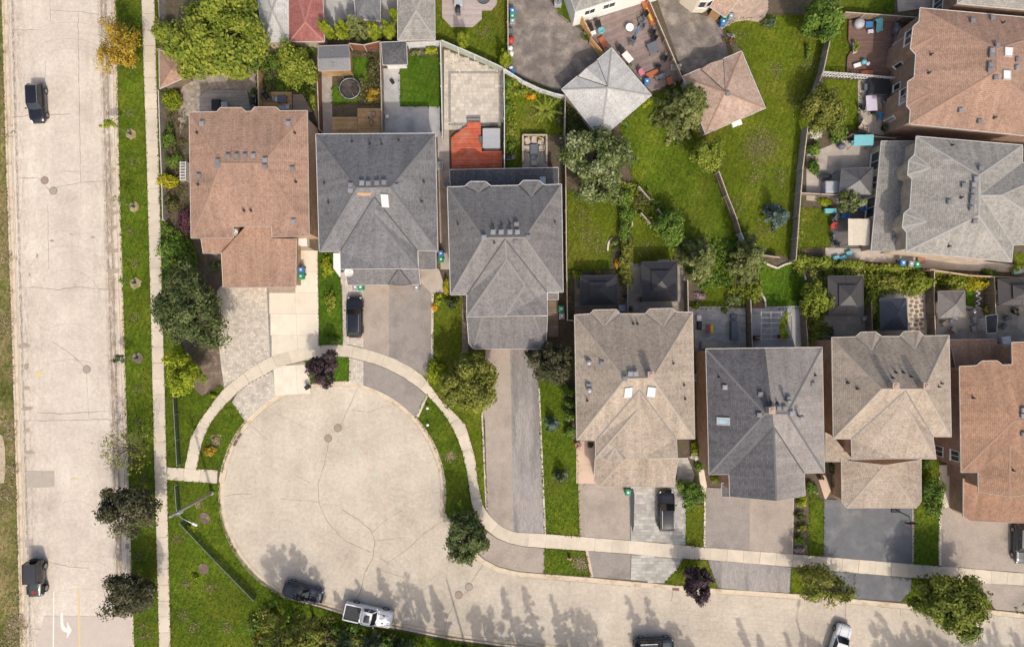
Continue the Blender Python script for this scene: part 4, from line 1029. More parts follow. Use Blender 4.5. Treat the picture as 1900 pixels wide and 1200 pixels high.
mesh_obj('bare_patch', [tuple(Vector(r.hit(x, y)[0]) + r.hit(x, y)[1] * 0.012) for x, y in ((662, 362), (664, 357), (690, 358), (687, 363), (676, 364))], [(0, 1, 2, 3, 4)], plain('bare_tan', (0.40, 0.26, 0.15), 0.9), r.obj)
r = Roof([(632, 497, 3.95), (777, 497, 3.95), (780, 528, 3.0), (645, 529, 3.0), (641, 508, 3.6)], [[0, 1, 2, 3, 4]], SH_DARK, 3.0); r.build(h2, 'garage_roof', CAP_DARK, FASCIA_W)
walls(h2, [(645, 529), (780, 528), (777, 480), (640, 480)], 3.0, BRICK_T, 0.3, top=2.9)
r = Roof([(740, 499, 4.3), (742, 529, 4.0), (720, 527.5, 3.08), (764, 527.5, 3.08)], [[0, 1, 2], [0, 3, 1]], SH_DARK, 3.0); r.build(h2, 'gable_roof', CAP_DARK, VAL_D)
r = Roof([(776, 467, 3.7), (809, 467, 3.7), (809, 500, 3.1), (777, 500, 3.1)], [[0, 1, 2, 3]], SH_DARK, 3.1); r.build(h2, 'porch_roof', CAP_DARK, FASCIA_W)
walls(h2, [(777, 468), (808, 468), (808, 484), (777, 484)], 3.1, BRICK_T, 0.2, top=3.0)
dish((648, 505), 3.6, 'large white dish on the low roof of the charcoal house', 0.5)
r = Roof([(619, 470, 2.8), (632, 470, 2.8), (632, 498, 2.6), (632, 514, 2.6), (631, 514, 2.6), (619, 498, 2.6)], [[0, 1, 2, 3, 4, 5]], WHITE, 2.6); r.build(h2, 'side_canopy', None, FASCIA_W)

# ---- 3 grey semi
h3 = house('grey house with two small back gables and a dark lean-to', (938, 450))
p3 = [(830, 347), (862, 346), (872, 337), (901, 337), (911, 345), (962, 344), (971, 335), (1000, 335), (1010, 343), (1042, 342), (1045, 542), (1015, 542), (1016, 585), (937, 586.5), (866, 588), (866, 547), (836, 547), (897, 441, 8.8), (974, 440, 8.8), (888, 358, 6.6), (986, 366, 6.9), (937, 443, 8.65), (940, 481, 8.5), (974, 529, 7.2)]
r = Roof(p3, [[0, 1, 19, 4, 5, 20, 8, 9, 18, 17], [1, 2, 19], [2, 3, 19], [3, 4, 19], [5, 6, 20], [6, 7, 20], [7, 8, 20], [0, 17, 16], [9, 10, 18], [17, 18, 10, 11, 21, 15, 16], [15, 21, 22, 14], [22, 23, 13, 14], [21, 11, 12, 13, 23, 22]], SH_GREY)
r.build(h3, cap=CAP_GREY, valley=VAL_D, fascia=FASCIA_W); walls(h3, p3[:17], 6.0, BRICK_T)
for x, y in ((915, 431), (930, 431), (946, 431), (960, 431), (958, 417), (898, 441), (980, 441), (958, 449)): vent(r, x, y)
for x, y in ((850, 416), (914, 417), (931, 416), (946, 416), (1029, 412), (917, 450)): vent(r, x, y, 'pipe')
r = Roof([(866, 586, 3.3), (895, 586, 4.3), (990, 586, 4.3), (1016, 586, 3.3), (1013, 647, 3.0), (879, 647, 3.0), (870, 637, 3.05)], [[1, 2, 4, 5], [0, 1, 5, 6], [2, 3, 4]], SH_GREY, 3.0); r.build(h3, 'garage_roof', CAP_GREY, FASCIA_W, valley=VAL_D)
walls(h3, [(870, 637), (879, 647), (1013, 647), (1015, 575), (866, 575)], 3.0, BRICK_T, 0.3, top=2.9)
r = Roof([(834, 315, 2.8), (1036, 311, 2.8), (1036, 345, 3.5), (836, 349, 3.5)], [[0, 1, 2, 3]], SH_SLATE, 2.8); r.build(h3, 'lean_to_roof', CAP_DARK, FASCIA_W)
skylight(r, h3, 1007, 336, 0.55, 0.8, SKYB)
walls(h3, [(834, 315), (1036, 311), (1036, 350), (836, 352)], 2.8, BRICK_T, 0.2, top=2.7)
r = Roof([(1016, 543, 3.4), (1036, 543, 3.4), (1036, 556, 3.0), (1016, 556, 3.0)], [[0, 1, 2, 3]], SH_GREY, 3.0); r.build(h3, 'porch_roof', None, FASCIA_W)

# ---- 4 beige semi with two skylights
h4 = house('beige house with two white skylights and small back gables', (1178, 720))
p4 = [(1066, 584), (1095, 582), (1101, 575), (1144, 574), (1151, 582), (1197, 582), (1205, 573), (1247, 572), (1255, 579), (1285, 579), (1289, 814), (1255, 814), (1257, 849), (1191, 849.5), (1161, 849.5), (1154, 856), (1126, 856), (1120, 850), (1105, 850), (1105, 817), (1070, 816), (1160, 702, 9), (1211, 701, 9), (1121, 606, 6.7), (1231, 607, 6.7), (1186, 722, 8.75), (1187, 757, 8.6), (1216, 804, 7.3), (1141, 830, 6.55)]
r = Roof(p4, [[0, 1, 23, 4, 5, 24, 8, 9, 22, 21], [1, 2, 23], [2, 3, 23], [3, 4, 23], [5, 6, 24], [6, 7, 24], [7, 8, 24], [0, 21, 20], [9, 10, 22], [21, 22, 10, 11, 25, 19, 20], [19, 25, 26, 18], [26, 27, 13, 14, 28, 17, 18], [17, 16, 28], [16, 15, 28], [15, 14, 28], [25, 11, 12, 13, 27, 26]], SH_BEIGE)
r.build(h4, cap=CAP_BEIGE, valley=VAL_G); walls(h4, p4[:14] + p4[18:21], 6.0, BRICK_P)
for x, y in ((1117, 674), (1169, 693), (1179, 693), (1159, 702), (1092, 715)): vent(r, x, y)
for x, y in ((1092, 672), (1093, 723)): vent(r, x, y, 'round')
for x, y in ((1090, 743), (1249, 674), (1269, 714), (1271, 740), (1175, 601), (1183, 601)): vent(r, x, y, 'pipe')
vent(r, 1204, 694, 'chim')
skylight(r, h4, 1165, 727, 0.75, 1.2); skylight(r, h4, 1209, 726, 0.75, 1.2)
r = Roof([(1104, 851, 3.6), (1160, 850, 4.5), (1225, 850, 4.5), (1259, 850, 3.5), (1250, 903, 3.0), (1112, 902, 3.0), (1102, 893, 3.05)], [[1, 2, 4, 5], [0, 1, 5, 6], [2, 3, 4]], SH_BEIGE, 3.0); r.build(h4, 'garage_roof', CAP_BEIGE, valley=VAL_G)
walls(h4, [(1102, 893), (1112, 902), (1250, 903), (1258, 838), (1104, 838)], 3.0, BRICK_P, 0.3, top=2.9)

# ---- 5 slate / taupe semi
h5 = house('house with half slate and half taupe roof', (1420, 760))
p5 = [(1309.5, 647), (1419.5, 645.4), (1525.5, 644), (1530, 877), (1492, 877.5), (1494, 919), (1441, 929, 8.5), (1354, 921), (1352.5, 879.5), (1315.5, 880), (1420, 767, 9.2), (1434, 767, 9.2), (1461, 767, 9.2), (1436, 792, 8.85)]
r = Roof(p5, [([0, 1, 11, 10], 0), ([1, 2, 12, 11], 1), ([0, 10, 9], 0), ([2, 3, 12], 1), ([10, 11, 13, 8, 9], 0), ([11, 12, 3, 4, 13], 1), ([8, 13, 6, 7], 0), ([13, 4, 5, 6], 1)], [SH_SLATE, SH_MID])
r.build(h5, cap=CAP_DARK, valley=VAL_D); walls(h5, [p5[i] for i in (0, 2, 3, 4, 5, 7, 8, 9)] if False else [q[:2] for q in (p5[0], p5[2], p5[3], p5[4], p5[5], p5[7], p5[8], p5[9])], 6.0, BRICK_T)
for x, y in ((1344, 718), (1410, 731), (1408, 769), (1433, 757), (1444, 757), (1455, 757), (1463, 739), (1508, 713), (1468, 766)): vent(r, x, y)
for x, y in ((1334, 700), (1430, 746), (1442, 747), (1512, 696)): vent(r, x, y, 'pipe')
vent(r, 1425, 759, 'chim'); vent(r, 1457, 742, 'stack'); vent(r, 1480, 771, 'stack')
skylight(r, h5, 1342, 781, 1.25, 0.72, SKYB)
r = Roof([(1339, 896, 2.8), (1355, 896, 2.9), (1354, 921.5, 2.6), (1339, 921.5, 2.6)], [[0, 1, 2, 3]], SH_SLATE, 2.6); r.build(h5, 'porch_roof', None)

# ---- 6 second beige semi
h6 = house('beige house with two chimneys between slate and rust houses', (1655, 735))
p6 = [(1543, 626), (1587, 625), (1597, 616), (1625, 615.5), (1636, 624), (1669, 624), (1677, 615), (1705, 614), (1714, 623), (1761, 622), (1765, 810), (1731, 810), (1737, 851), (1661, 850.5), (1580.5, 852.5), (1579.5, 814), (1546, 814), (1636, 721, 8.8), (1715, 721, 8.8), (1618, 651, 6.85), (1698, 650, 6.85), (1680, 724, 8.6), (1680, 751, 8.5), (1635, 799, 7.2)]
r = Roof(p6, [[0, 1, 19, 4, 5, 20, 8, 9, 18, 17], [1, 2, 19], [2, 3, 19], [3, 4, 19], [5, 6, 20], [6, 7, 20], [7, 8, 20], [0, 17, 16], [9, 10, 18], [17, 18, 10, 11, 21, 15, 16], [15, 21, 22, 23, 13, 14], [22, 12, 13, 23], [21, 11, 12, 22]], SH_BEIGE)
r.build(h6, cap=CAP_BEIGE, valley=VAL_G); walls(h6, p6[:17], 6.0, BRICK_T)
vent(r, 1651, 714, 'chim'); vent(r, 1707, 714, 'chim')
for x, y in ((1573, 710), (1591, 721), (1662, 691), (1676, 691), (1656, 701), (1690, 699), (1741, 717), (1746, 711)): vent(r, x, y, 'pipe')
r = Roof([(1561, 853, 3.2), (1642, 862, 5.2), (1709, 852, 3.2), (1709, 930, 3.0), (1700, 942, 3.0), (1572, 942, 3.0), (1562, 931, 3.0)], [[0, 1, 5, 6], [1, 4, 5], [1, 2, 3, 4], [0, 2, 1]], SH_BEIGE, 3.0); r.build(h6, 'garage_roof', CAP_BEIGE, valley=VAL_G)
walls(h6, [(1562, 931), (1572, 942), (1700, 942), (1709, 930), (1709, 842), (1561, 842)], 3.0, BRICK_T, 0.3, top=2.9)
r = Roof([(1532, 802, 3.5), (1548, 812, 3.9), (1581, 850, 3.9), (1561, 856, 3.1), (1532, 856, 3.0)], [[0, 1, 2, 3, 4]], SH_BEIGE, 3.0); r.build(h6, 'porch_roof', None)

# ---- 7 rust house at the right edge
h7 = house('rust brown house cut by the right edge of the picture', (1880, 790))
p7 = [(1780, 679.5), (1812, 678), (1822, 669.5), (1850, 669), (1860, 677), (1878, 676), (1877, 635), (2015, 632), (2020, 880), (1932, 880), (1932, 915), (1873, 921, 8.1), (1815, 912), (1814.5, 876), (1783, 876), (1882, 780, 9.0), (1965, 780, 9.0), (1842, 703, 6.8), (1874, 824, 8.2)]
r = Roof(p7, [[0, 1, 17, 4, 5, 6, 7, 16, 15], [1, 2, 17], [2, 3, 17], [3, 4, 17], [0, 15, 14], [7, 8, 16], [15, 16, 8, 9, 18, 13, 14], [13, 18, 11, 12], [18, 9, 10, 11]], SH_BROWN2)
r.build(h7, cap=CAP_BROWN, valley=CAP_BROWN); wp7 = walls(h7, [q[:2] for q in (p7[0], p7[5], p7[6], p7[7], p7[8], p7[9], p7[10], p7[12], p7[13], p7[14])], 6.0, BRICK_R)
for x, y in ((1897, 760), (1896, 771), (1897, 805)): vent(r, x, y)
vent(r, 1805, 738, 'pipe'); vent(r, 1879, 872, 'pipe')
r = Roof([(1787, 887, 3.6), (2010, 890, 4.6), (2010, 970, 3.0), (1872, 969, 3.0), (1800, 966, 3.0), (1787, 957, 3.0)], [[0, 1, 2, 3, 4, 5]], SH_BROWN2, 3.0); r.build(h7, 'garage_roof', CAP_BROWN)
walls(h7, [(1787, 957), (1800, 966), (1872, 969), (2010, 970), (2010, 870), (1787, 870)], 3.0, BRICK_R, 0.3, top=2.9)
r = Roof([(1762, 630, 2.7), (1847, 629, 2.7), (1859, 678, 3.5), (1774, 683, 3.5)], [[0, 1, 2, 3]], SH_BROWN2, 2.7); r.build(h7, 'lean_to_roof', None)
walls(h7, [(1762, 630), (1847, 629), (1859, 690), (1774, 690)], 2.7, BRICK_R, 0.2, top=2.6)
i7 = max(range(len(wp7)), key=lambda i: -min(wp7[i][0], wp7[(i + 1) % len(wp7)][0]) * 10 + abs(wp7[i][1] - wp7[(i + 1) % len(wp7)][1]))
for z0 in (0.9, 3.7):
    window(h7, wp7[i7], wp7[(i7 + 1) % len(wp7)], 0.90, 1.2, z0, z0 + 1.5, mull=1)

# ---- 8 large brown house, top right
h8 = house('large brown shingled house in the upper right with windows and white canopy', (1850, 130))
p8 = [(1707, 15), (1705, 40), (1694, 50), (1689, 90), (1699, 101), (1696, 144), (1684, 152), (1682, 196), (1689, 204), (1687, 230), (2000, 262), (2010, 42), (1850, 90, 9.2), (1850, 132, 9.2), (1737, 67, 6.95), (1731, 171, 6.95)]
r = Roof(p8, [[0, 1, 14, 4, 5, 15, 8, 9, 13, 12], [1, 2, 14], [2, 3, 14], [3, 4, 14], [5, 6, 15], [6, 7, 15], [7, 8, 15], [0, 12, 11], [9, 10, 13], [12, 13, 10, 11]], SH_BROWN)
r.build(h8, cap=CAP_BROWN, valley=CAP_BROWN, fascia=FASCIA_W); wp8 = walls(h8, p8[:12], 6.0, BRICK_R)
for x, y in ((1803, 40), (1840, 35), (1849, 85), (1839, 95), (1838, 104), (1836, 121), (1835, 131), (1846, 145), (1781, 206), (1816, 226), (1886, 127), (1887, 112)): vent(r, x, y)
for x, y in ((1727, 102), (1723, 136), (1844, 219), (1860, 43)): vent(r, x, y, 'pipe')
skylight(r, h8, 1870, 97, 0.9, 0.85); skylight(r, h8, 1867, 140, 0.85, 0.85)
def edge_near(poly, px, z):
    """wall edge whose outside passes closest to a plan point at height z, and the fraction along it"""
    q = Vector(W2(px[0], px[1], z)); best = None
    for i in range(len(poly)):
        a = Vector(poly[i]); b = Vector(poly[(i + 1) % len(poly)]); u = b - a
        t = max(0.08, min(0.92, (q - a).dot(u) / u.length_squared)); d = (a + u * t - q).length
        if best is None or d < best[0]: best = (d, i, t, u.length)
    return best
for (x, y, z, w, hgt, m) in ((1676, 80, 1.9, 2.6, 2.0, 2), (1677, 120, 2.2, 0.9, 1.5, 0), (1673, 162, 2.0, 0.8, 1.4, 0), (1660, 215, 1.6, 2.4, 1.9, 2), (1690, 70, 4.6, 1.6, 1.3, 1), (1683, 178, 4.6, 1.6, 1.3, 1)):
    d, i, t, L = edge_near(wp8, (x, y), z)
    window(h8, wp8[i], wp8[(i + 1) % len(wp8)], t, min(w, L * 0.85), z - hgt / 2, z + hgt / 2, mull=m)
# white canopy over the patio door
Roof([(1676, 166, 3.5), (1688, 166, 3.9), (1684, 211, 3.9), (1672, 206, 3.3)], [[0, 1, 2, 3]], WHITE, 3.3).build(h8, 'canopy', None, FASCIA_W)
# ---- 9 pale grey house, right
h9 = house('pale grey shingled house on the right with a low side roof', (1830, 360))
p9 = [(1700, 253), (1697, 287), (1686, 298), (1684, 324), (1692, 332), (1688, 387), (1677, 396), (1674, 421), (1682, 431), (1681, 467), (1877, 486), (1880, 455), (1990, 448), (1995, 302), (1897, 302), (1897, 269.5), (1817, 325, 9.2), (1816, 400, 9.2), (1727, 311, 6.95), (1720, 411, 6.95), (1819, 362, 9.15), (1857, 362, 8.95)]
r = Roof(p9, [[0, 1, 18, 4, 5, 19, 8, 9, 17, 16], [1, 2, 18], [2, 3, 18], [3, 4, 18], [5, 6, 19], [6, 7, 19], [7, 8, 19], [0, 16, 15], [9, 10, 17], [16, 20, 14, 15], [17, 10, 11, 20], [16, 17, 20], [20, 21, 13, 14], [21, 12, 13], [20, 11, 12, 21]], SH_PALE)
r.build(h9, cap=CAP_PALE, valley=CAP_PALE, fascia=FASCIA_W); wp9 = walls(h9, p9[:16], 6.0, BRICK_P)
for x, y in ((1818, 313), (1809, 332), (1805, 343), (1804, 354), (1803, 366), (1802, 375), (1801, 387), (1787, 344), (1760, 375), (1807, 411)): vent(r, x, y)
for x, y in ((1783, 367), (1760, 457), (1766, 270)): vent(r, x, y, 'pipe')
r = Roof([(1635, 262, 2.9), (1700, 262, 4.1), (1684, 466, 4.1), (1616, 466, 2.9)], [[0, 1, 2, 3]], SH_PALE, 2.9); r.build(h9, 'side_roof', CAP_PALE, FASCIA_W)
for x, y in ((1670, 342), (1666, 387), (1660, 444)): vent(r, x, y)
wq = walls(h9, [(1635, 262), (1700, 262), (1684, 466), (1616, 466)], 2.9, BRICK_P, 0.25, top=2.8)
for x, y, w in ((1626, 300, 2.2), (1618, 340, 1.6), (1615, 385, 2.4)):
    d, i, t, L = edge_near(wq, (x, y), 1.5); window(h9, wq[i], wq[(i + 1) % len(wq)], t, w, 0.6, 2.4, mull=1)
# ---- 10 grey corner roof
h10 = house('grey roofed house at the top right corner', (1880, -30))
p10 = [(1776, 7), (1905, 19), (1990, 27), (2000, -80), (1785, -80), (1860, -40, 8.6), (1930, -38, 8.6)]
r = Roof(p10, [[0, 1, 2, 6, 5], [0, 5, 4], [2, 3, 6], [3, 4, 5, 6]], SH_PALE); r.build(h10, cap=CAP_PALE, fascia=FASCIA_W); w10 = walls(h10, p10[:5], 6.0, BRICK_R)
d, i, t, L = edge_near(w10, (1752, 8), 2.0); window(h10, w10[i], w10[(i + 1) % len(w10)], t, 1.8, 0.9, 2.7, mull=2)

# ---- houses of the next street at the top
hw = house('white walled house with grey roof at the top edge', (1130, -30))
pw = [(1067, 22), (1140, -1), (1235, -30), (1205, -130), (1035, -75), (1100, -55, 6.4), (1170, -75, 6.4)]
r = Roof(pw, [[0, 1, 2, 6, 5], [0, 5, 4], [2, 3, 6], [3, 4, 5, 6]], SH_PALE, 4.2); r.build(hw, cap=CAP_PALE, fascia=FASCIA_W); ww = walls(hw, pw[:5], 4.2, M('white_siding', (0.72, 0.70, 0.66), (0.66, 0.64, 0.60), 2.0), 0.12)
for x, y, w in ((1095, 26, 1.3), (1130, 12, 1.5)):
    d, i, t, L = edge_near(ww, (x, y), 2.6); window(hw, ww[i], ww[(i + 1) % len(ww)], t, w, 2.1, 3.3, mull=1)
hc = house('cream walled house at the top edge beside the pink patio', (1330, -30))
pc = [(1262, -62), (1278, -33), (1306, -12), (1330, -12), (1420, -60), (1400, -150), (1290, -140), (1345, -85, 8.0)]
r = Roof(pc, [[i, (i + 1) % 7, 7] for i in range(7)], SH_TAN, 5.4); r.build(hc, cap=CAP_BROWN, fascia=FASCIA_W); wc = walls(hc, pc[:7], 5.4, CREAM, 0.3)
for x, y in ((1303, 12), (1318, 2)):
    d, i, t, L = edge_near(wc, (x, y), 2.2); window(hc, wc[i], wc[(i + 1) % len(wc)], t, min(1.3, L * .7), 1.4, 2.9, mull=0)
Roof([(1317, 13, 2.9), (1346, 33, 2.7), (1369, 2, 2.7), (1338, -22, 2.9)], [[0, 1, 2, 3]], SH_TAN, 2.7).build(hc, 'porch_roof', None, FASCIA_W)
walls(hc, [(1318, 12), (1342, 29), (1362, 2), (1340, -18)], 2.7, WOOD_O, 0.35, top=2.55)

def garage(label, pts, peak, mat, cap, e=2.7, wallm=BRICK_P, name='garage', dark=None):
    c = (sum(p[0] for p in pts) / len(pts), sum(p[1] for p in pts) / len(pts))
    g = house(label, c, name, name)
    n = len(pts)
    if isinstance(peak[0], tuple):
        P = list(pts) + list(peak); F = [[0, 1, n + 1, n], [1, 2, n + 1], [2, 3, n, n + 1], [3, 0, n]]
    else:
        P = list(pts) + [peak]; F = [[i, (i + 1) % n, n] for i in range(n)]
    r = Roof(P, F, mat, e); r.build(g, cap=cap, fascia=FASCIA_W)
    walls(g, pts, e, wallm, 0.3, top=e - 0.08)
    return g, r
gw, rw = garage('square garage with whitish hip roof between asphalt yard and deck', [(1135, 89), (1209, 177), (1114, 258), (1042, 166)], (1127, 163, 5.0), SH_WHITE, CAP_PALE)
gt, rt = garage('square garage with tan hip roof beside the big conifer', [(1376, 95), (1420.5, 201), (1309, 249), (1266, 142)], (1345, 171, 5.0), SH_TAN, CAP_BROWN)
vent(rt, 1350, 175)
# small gable over each garage door, facing the drive
for rr, g, ap, fr, a, b, mt, cp in ((rw, gw, (1127, 160, 5.05), (1087, 127, 4.2), (1072, 142), (1108, 112), SH_WHITE, None), (rt, gt, (1345, 168, 5.05), (1318, 117, 4.2), (1300, 128), (1342, 110), SH_TAN, None)):
    q = Roof([(a[0], a[1], 2.78), (b[0], b[1], 2.78), fr, ap], [[0, 2, 3], [2, 1, 3]], mt, 2.78); q.build(g, 'gable_roof', cp, VAL_D)
garage('grey garage roof at the top edge with cedars beside it', [(737, -70), (806, -70), (807.5, 74), (738, 75)], ((772, -40, 4.2), (772, 42, 4.2)) if False else (772, 20, 4.0), SH_PALE, CAP_PALE, 2.6)
garage('red hip roofed garage at the top edge', [(535.5, -70), (597, -70), (602, 77), (536, 78)], (566, 41, 4.1), SH_RED, plain('cap_red', (0.36, 0.15, 0.13)), 2.6)
garage('whitish grey garage roof partly under the big maple', [(470, -70), (534, -70), (534.5, 78), (488, 79)], (505, 20, 4.0), SH_WHITE, CAP_PALE, 2.6)
garage('dark blue grey low roof in shade at the top edge', [(652, -60), (706, -60), (706, 40), (660, 34)], (680, -10, 3.2), SH_DARK, CAP_DARK, 2.4)
garage('white walled garden shed with dark roof', [(707, 79), (754, 77), (756, 120), (710, 121)], (731, 98, 2.45), SH_SLATE, None, 2.1, WHITE, 'shed')
g, r = garage('reddish brown garden pavilion beside the sidewalk', [(295, 95), (345, 93), (347, 142), (296, 165)], (318, 130, 3.5), SH_RED if False else SH_BROWN, CAP_BROWN, 2.3, WOOD, 'shed')
# ribbed grey shed with timber front
gs = house('grey metal roofed shed with timber front by the trampoline', (620, 115), 'shed', 'shed')
RIB = plain('ribbed_grey', (0.27, 0.265, 0.27), 0.45, 0.3)
rs = Roof([(591, 86, 2.2), (647, 84, 2.2), (649, 107, 2.75), (590, 109, 2.75), (650, 130, 2.2), (591, 132, 2.2)], [[0, 1, 2, 3], [3, 2, 4, 5]], RIB, 2.2); rs.build(gs, cap=VENT)
for k in range(15):
    t = (k + .5) / 15
    a = Vector(W(591 + 56 * t, 86 - 2 * t, 2.22)); b = Vector(W(590 + 59 * t, 109 - 2 * t, 2.77)); c = Vector(W(591 + 59 * t, 132 - 2 * t, 2.22))
    MB().bar(a, b, 0.05, 0.04).bar(b, c, 0.05, 0.04).build('roof_rib', RIB, rs.obj)
for y in (93, 101, 108, 116, 123): 
    hh = rs.hit(617, y)
    if hh: MB().box(hh[0] + Vector((0, 0, 0.05)), (0.3, 0.18, 0.06)).build('light_panel', VENT, rs.obj)
walls(gs, [(591, 86), (647, 84), (650, 130), (591, 132)], 2.2, WOOD_O, 0.12, top=2.15)

# ================================================================ FENCES
GREENISH = M('fence_sage', (0.40, 0.42, 0.36), (0.33, 0.35, 0.30), 3.0, tone=0.1)
GREENCAP = plain('fence_sage_cap', (0.60, 0.60, 0.54))
FWHITE = M('fence_white', (0.62, 0.62, 0.62), (0.52, 0.52, 0.53), 3.0, tone=0.1)
def fence(label, line, h=1.7, mat=WOOD, cap=WOOD_TOP, z0=0.12, bw=0.14, name='fence', lattice=False):
    """line: plan of the top edge"""
    z = z0 + h
    P = [Vector(W(x, y, z)) for x, y in line]
    c = P[0]
    e = empty(name, (c.x, c.y, z0), 0, label, 'fence')
    bd = MB()
    for A, B in zip(P[:-1], P[1:]):
        d = (B - A); L = d.length; u = d / L; rz = math.atan2(u.y, u.x); n = Vector((-u.y, u.x, 0))
        k = max(1, int(L / (bw + 0.012))); s = L / k
        for i in range(k):
            m = A + u * (s * (i + .5)); hh = h + random.uniform(-0.025, 0.02)
            if lattice and i % 2: continue
            bd.box((m.x + n.x * .01, m.y + n.y * .01, z0 + hh / 2 - 0.03), (s - 0.014, 0.022, hh), rz + random.uniform(-.01, .01), random.random())
        MB().bar((A.x, A.y, z + 0.012), (B.x, B.y, z + 0.012), 0.10, 0.035, random.random()).build('cap_rail', cap, e)
        for zz in (0.35, 0.8):
            MB().bar((A.x - n.x * .035, A.y - n.y * .035, z0 + h * zz), (B.x - n.x * .035, B.y - n.y * .035, z0 + h * zz), 0.045, 0.09).build('rail', mat, e)
        m = max(1, round(L / 2.4))
        for i in range(m + 1):
            if i == m and B is not P[-1]: continue
            q = A + u * (L * i / m)
            MB().box((q.x - n.x * .06, q.y - n.y * .06, z0 + (h + .1) / 2), (0.10, 0.10, h + 0.1), rz, random.random()).build('post', cap if random.random() < .5 else mat, e)
    bd.build('boards', mat, e, kind='stuff')
    return e
fence('low pale topped fence between sidewalk and left garden', [(294, 168), (297, 260), (300, 330), (302, 408)], 1.3, WOOD_G, plain('cap_pale_wood', (0.55, 0.50, 0.43)))
fence('short fence above the brown garden pavilion', [(291, 92), (328, 89)], 1.6, WOOD, WOOD_TOP)
fence('dark fence at the top beside the sidewalk', [(293, -40), (296, 45)], 1.6, WOOD_G, WOOD_G)
fence('honey wood fence between the two decks of the brown house', [(478, 128), (480, 200)], 1.7, WOOD_O, WOOD_TOP)
fence('red brown fence left of the trampoline yard', [(588, 134), (590, 180), (592, 238)], 1.7, WOOD_R, WOOD_TOP)
fence('wood fence between trampoline yard and concrete yard', [(705, 78), (707, 160), (709, 248)], 1.7, WOOD, WOOD_TOP)
fence('curving wood fence behind the trampoline yard', [(648, 81), (675, 84), (705, 77)], 1.7, WOOD_R, WOOD_TOP)
fence('pale fence behind the square lawn', [(756, 79), (817, 76)], 1.6, FWHITE, WOOD_TOP)
fence('sage fence between square lawn and paved patio', [(817, 77), (819, 160), (821, 254)], 1.6, GREENISH, GREENCAP)
fence('slanted sage fence above the paved patio', [(819, 75), (880, 101), (934, 126)], 1.7, GREENISH, GREENCAP)
fence('sage fence right of the paved patio', [(935, 128), (936, 220), (936, 312)], 1.6, GREENISH, GREENCAP)
fence('curved white picket fence along the asphalt yard', [(936, 128), (970, 150), (1002, 165), (1030, 174), (1049, 178)], 1.4, FWHITE, FWHITE, bw=0.18)
fence('grey fence right of the garden with spiky plants', [(1049, 180), (1048, 252)], 1.6, WOOD_G, WOOD_G)
fence('thin fence left of the dark asphalt yard', [(942, -40), (943, 122)], 1.5, WOOD, WOOD_TOP)
fence('long wood fence between mauve deck and cracked yard', [(1192, -30), (1204, 0), (1235, 72), (1266, 145)], 1.8, WOOD, WOOD_TOP)
fence('honey wood screen at the upper left of the mauve deck', [(1081, 32), (1098, 66)], 1.9, WOOD_O, WOOD_O)
fence('honey wood screen beside the white garage', [(1097, 70), (1121, 100)], 1.9, WOOD_O, WOOD_O)
fence('weathered fence right of the sunny lawn, upper run', [(1544, 58), (1528, 132), (1514, 168)], 1.8, WOOD_G, WOOD_TOP)
fence('weathered fence right of the sunny lawn, lower run', [(1499, 235), (1490, 310), (1483, 400), (1477, 482)], 1.8, WOOD_G, WOOD_TOP)
fence('brown slanted fence between the two wide lawns', [(1334, 318), (1350, 362), (1366, 402), (1375, 432)], 1.8, WOOD, WOOD_TOP)
fence('pale gate panel at the end of the slanted fence', [(1375, 433), (1384, 452)], 1.6, FWHITE, FWHITE)
fence('white lattice screen below the chocolate deck', [(1525, 133), (1590, 138), (1670, 145)], 1.4, FWHITE, plain('lattice_cap', (0.6, 0.55, 0.5)), bw=0.16, lattice=True)
fence('wood fence above the chocolate deck', [(1568, 23), (1640, 28), (1704, 33)], 1.6, WOOD, WOOD_TOP)
fence('low fence between lilac table patio and turquoise swing', [(1580, 249), (1662, 257)], 1.4, WOOD, WOOD_TOP)
fence('wood fence right of the grey house', [(1049, 252), (1050, 350), (1051, 470), (1053, 594)], 1.7, WOOD, WOOD_TOP)
fence('short fence at the back corner of the beige house', [(1053, 594), (1066, 595)], 1.7, WOOD, WOOD_TOP)
fence('grey fence between the two dark gazebos', [(1165, 528), (1165, 582)], 1.6, WOOD_G, WOOD_G)
fence('brown fence right of the second gazebo', [(1276, 520), (1277, 578)], 1.7, WOOD, WOOD_TOP)
fence('brown fence between beige house and slate house', [(1287, 582), (1290, 650)], 1.7, WOOD, WOOD)
fence('brown fence between grey patio and pergola patio', [(1393, 556), (1396, 646)], 1.7, WOOD, WOOD_TOP)
fence('brown fence right of the pergola patio', [(1494, 560), (1499, 644)], 1.7, WOOD, WOOD)
fence('pale topped fence left of the taupe gazebo', [(1734, 500), (1733, 560), (1736, 622)], 1.6, WOOD, WOOD_TOP)
fence('long fence behind the right hand gazebos', [(1726, 500), (1800, 511), (1842, 513), (1910, 516)], 1.6, WOOD_O, WOOD_TOP)
fence('fence between taupe gazebo and brown gazebo', [(1845, 514), (1848, 586)], 1.7, WOOD, WOOD_TOP)
fence('fence left of the flagstone strip', [(1617, 560), (1619, 622)], 1.6, WOOD, WOOD)
fence('broken grey fence under the silver tree', [(1186, 346), (1206, 370)], 1.2, WOOD_G, WOOD_TOP)
fence('broken grey fence beside the hedge lawn', [(1190, 395), (1210, 418)], 1.2, WOOD_G, WOOD_TOP)
fence('broken grey fence in the green lawn corner', [(1221, 388), (1238, 410)], 1.2, WOOD_G, WOOD_TOP)
fence('fence below the sunny lawn', [(1415, 473), (1448, 478)], 1.2, WOOD, WOOD_TOP)
fence('fence left of the tan awning patio', [(1486, 358), (1560, 362)], 1.3, WOOD, WOOD_TOP)
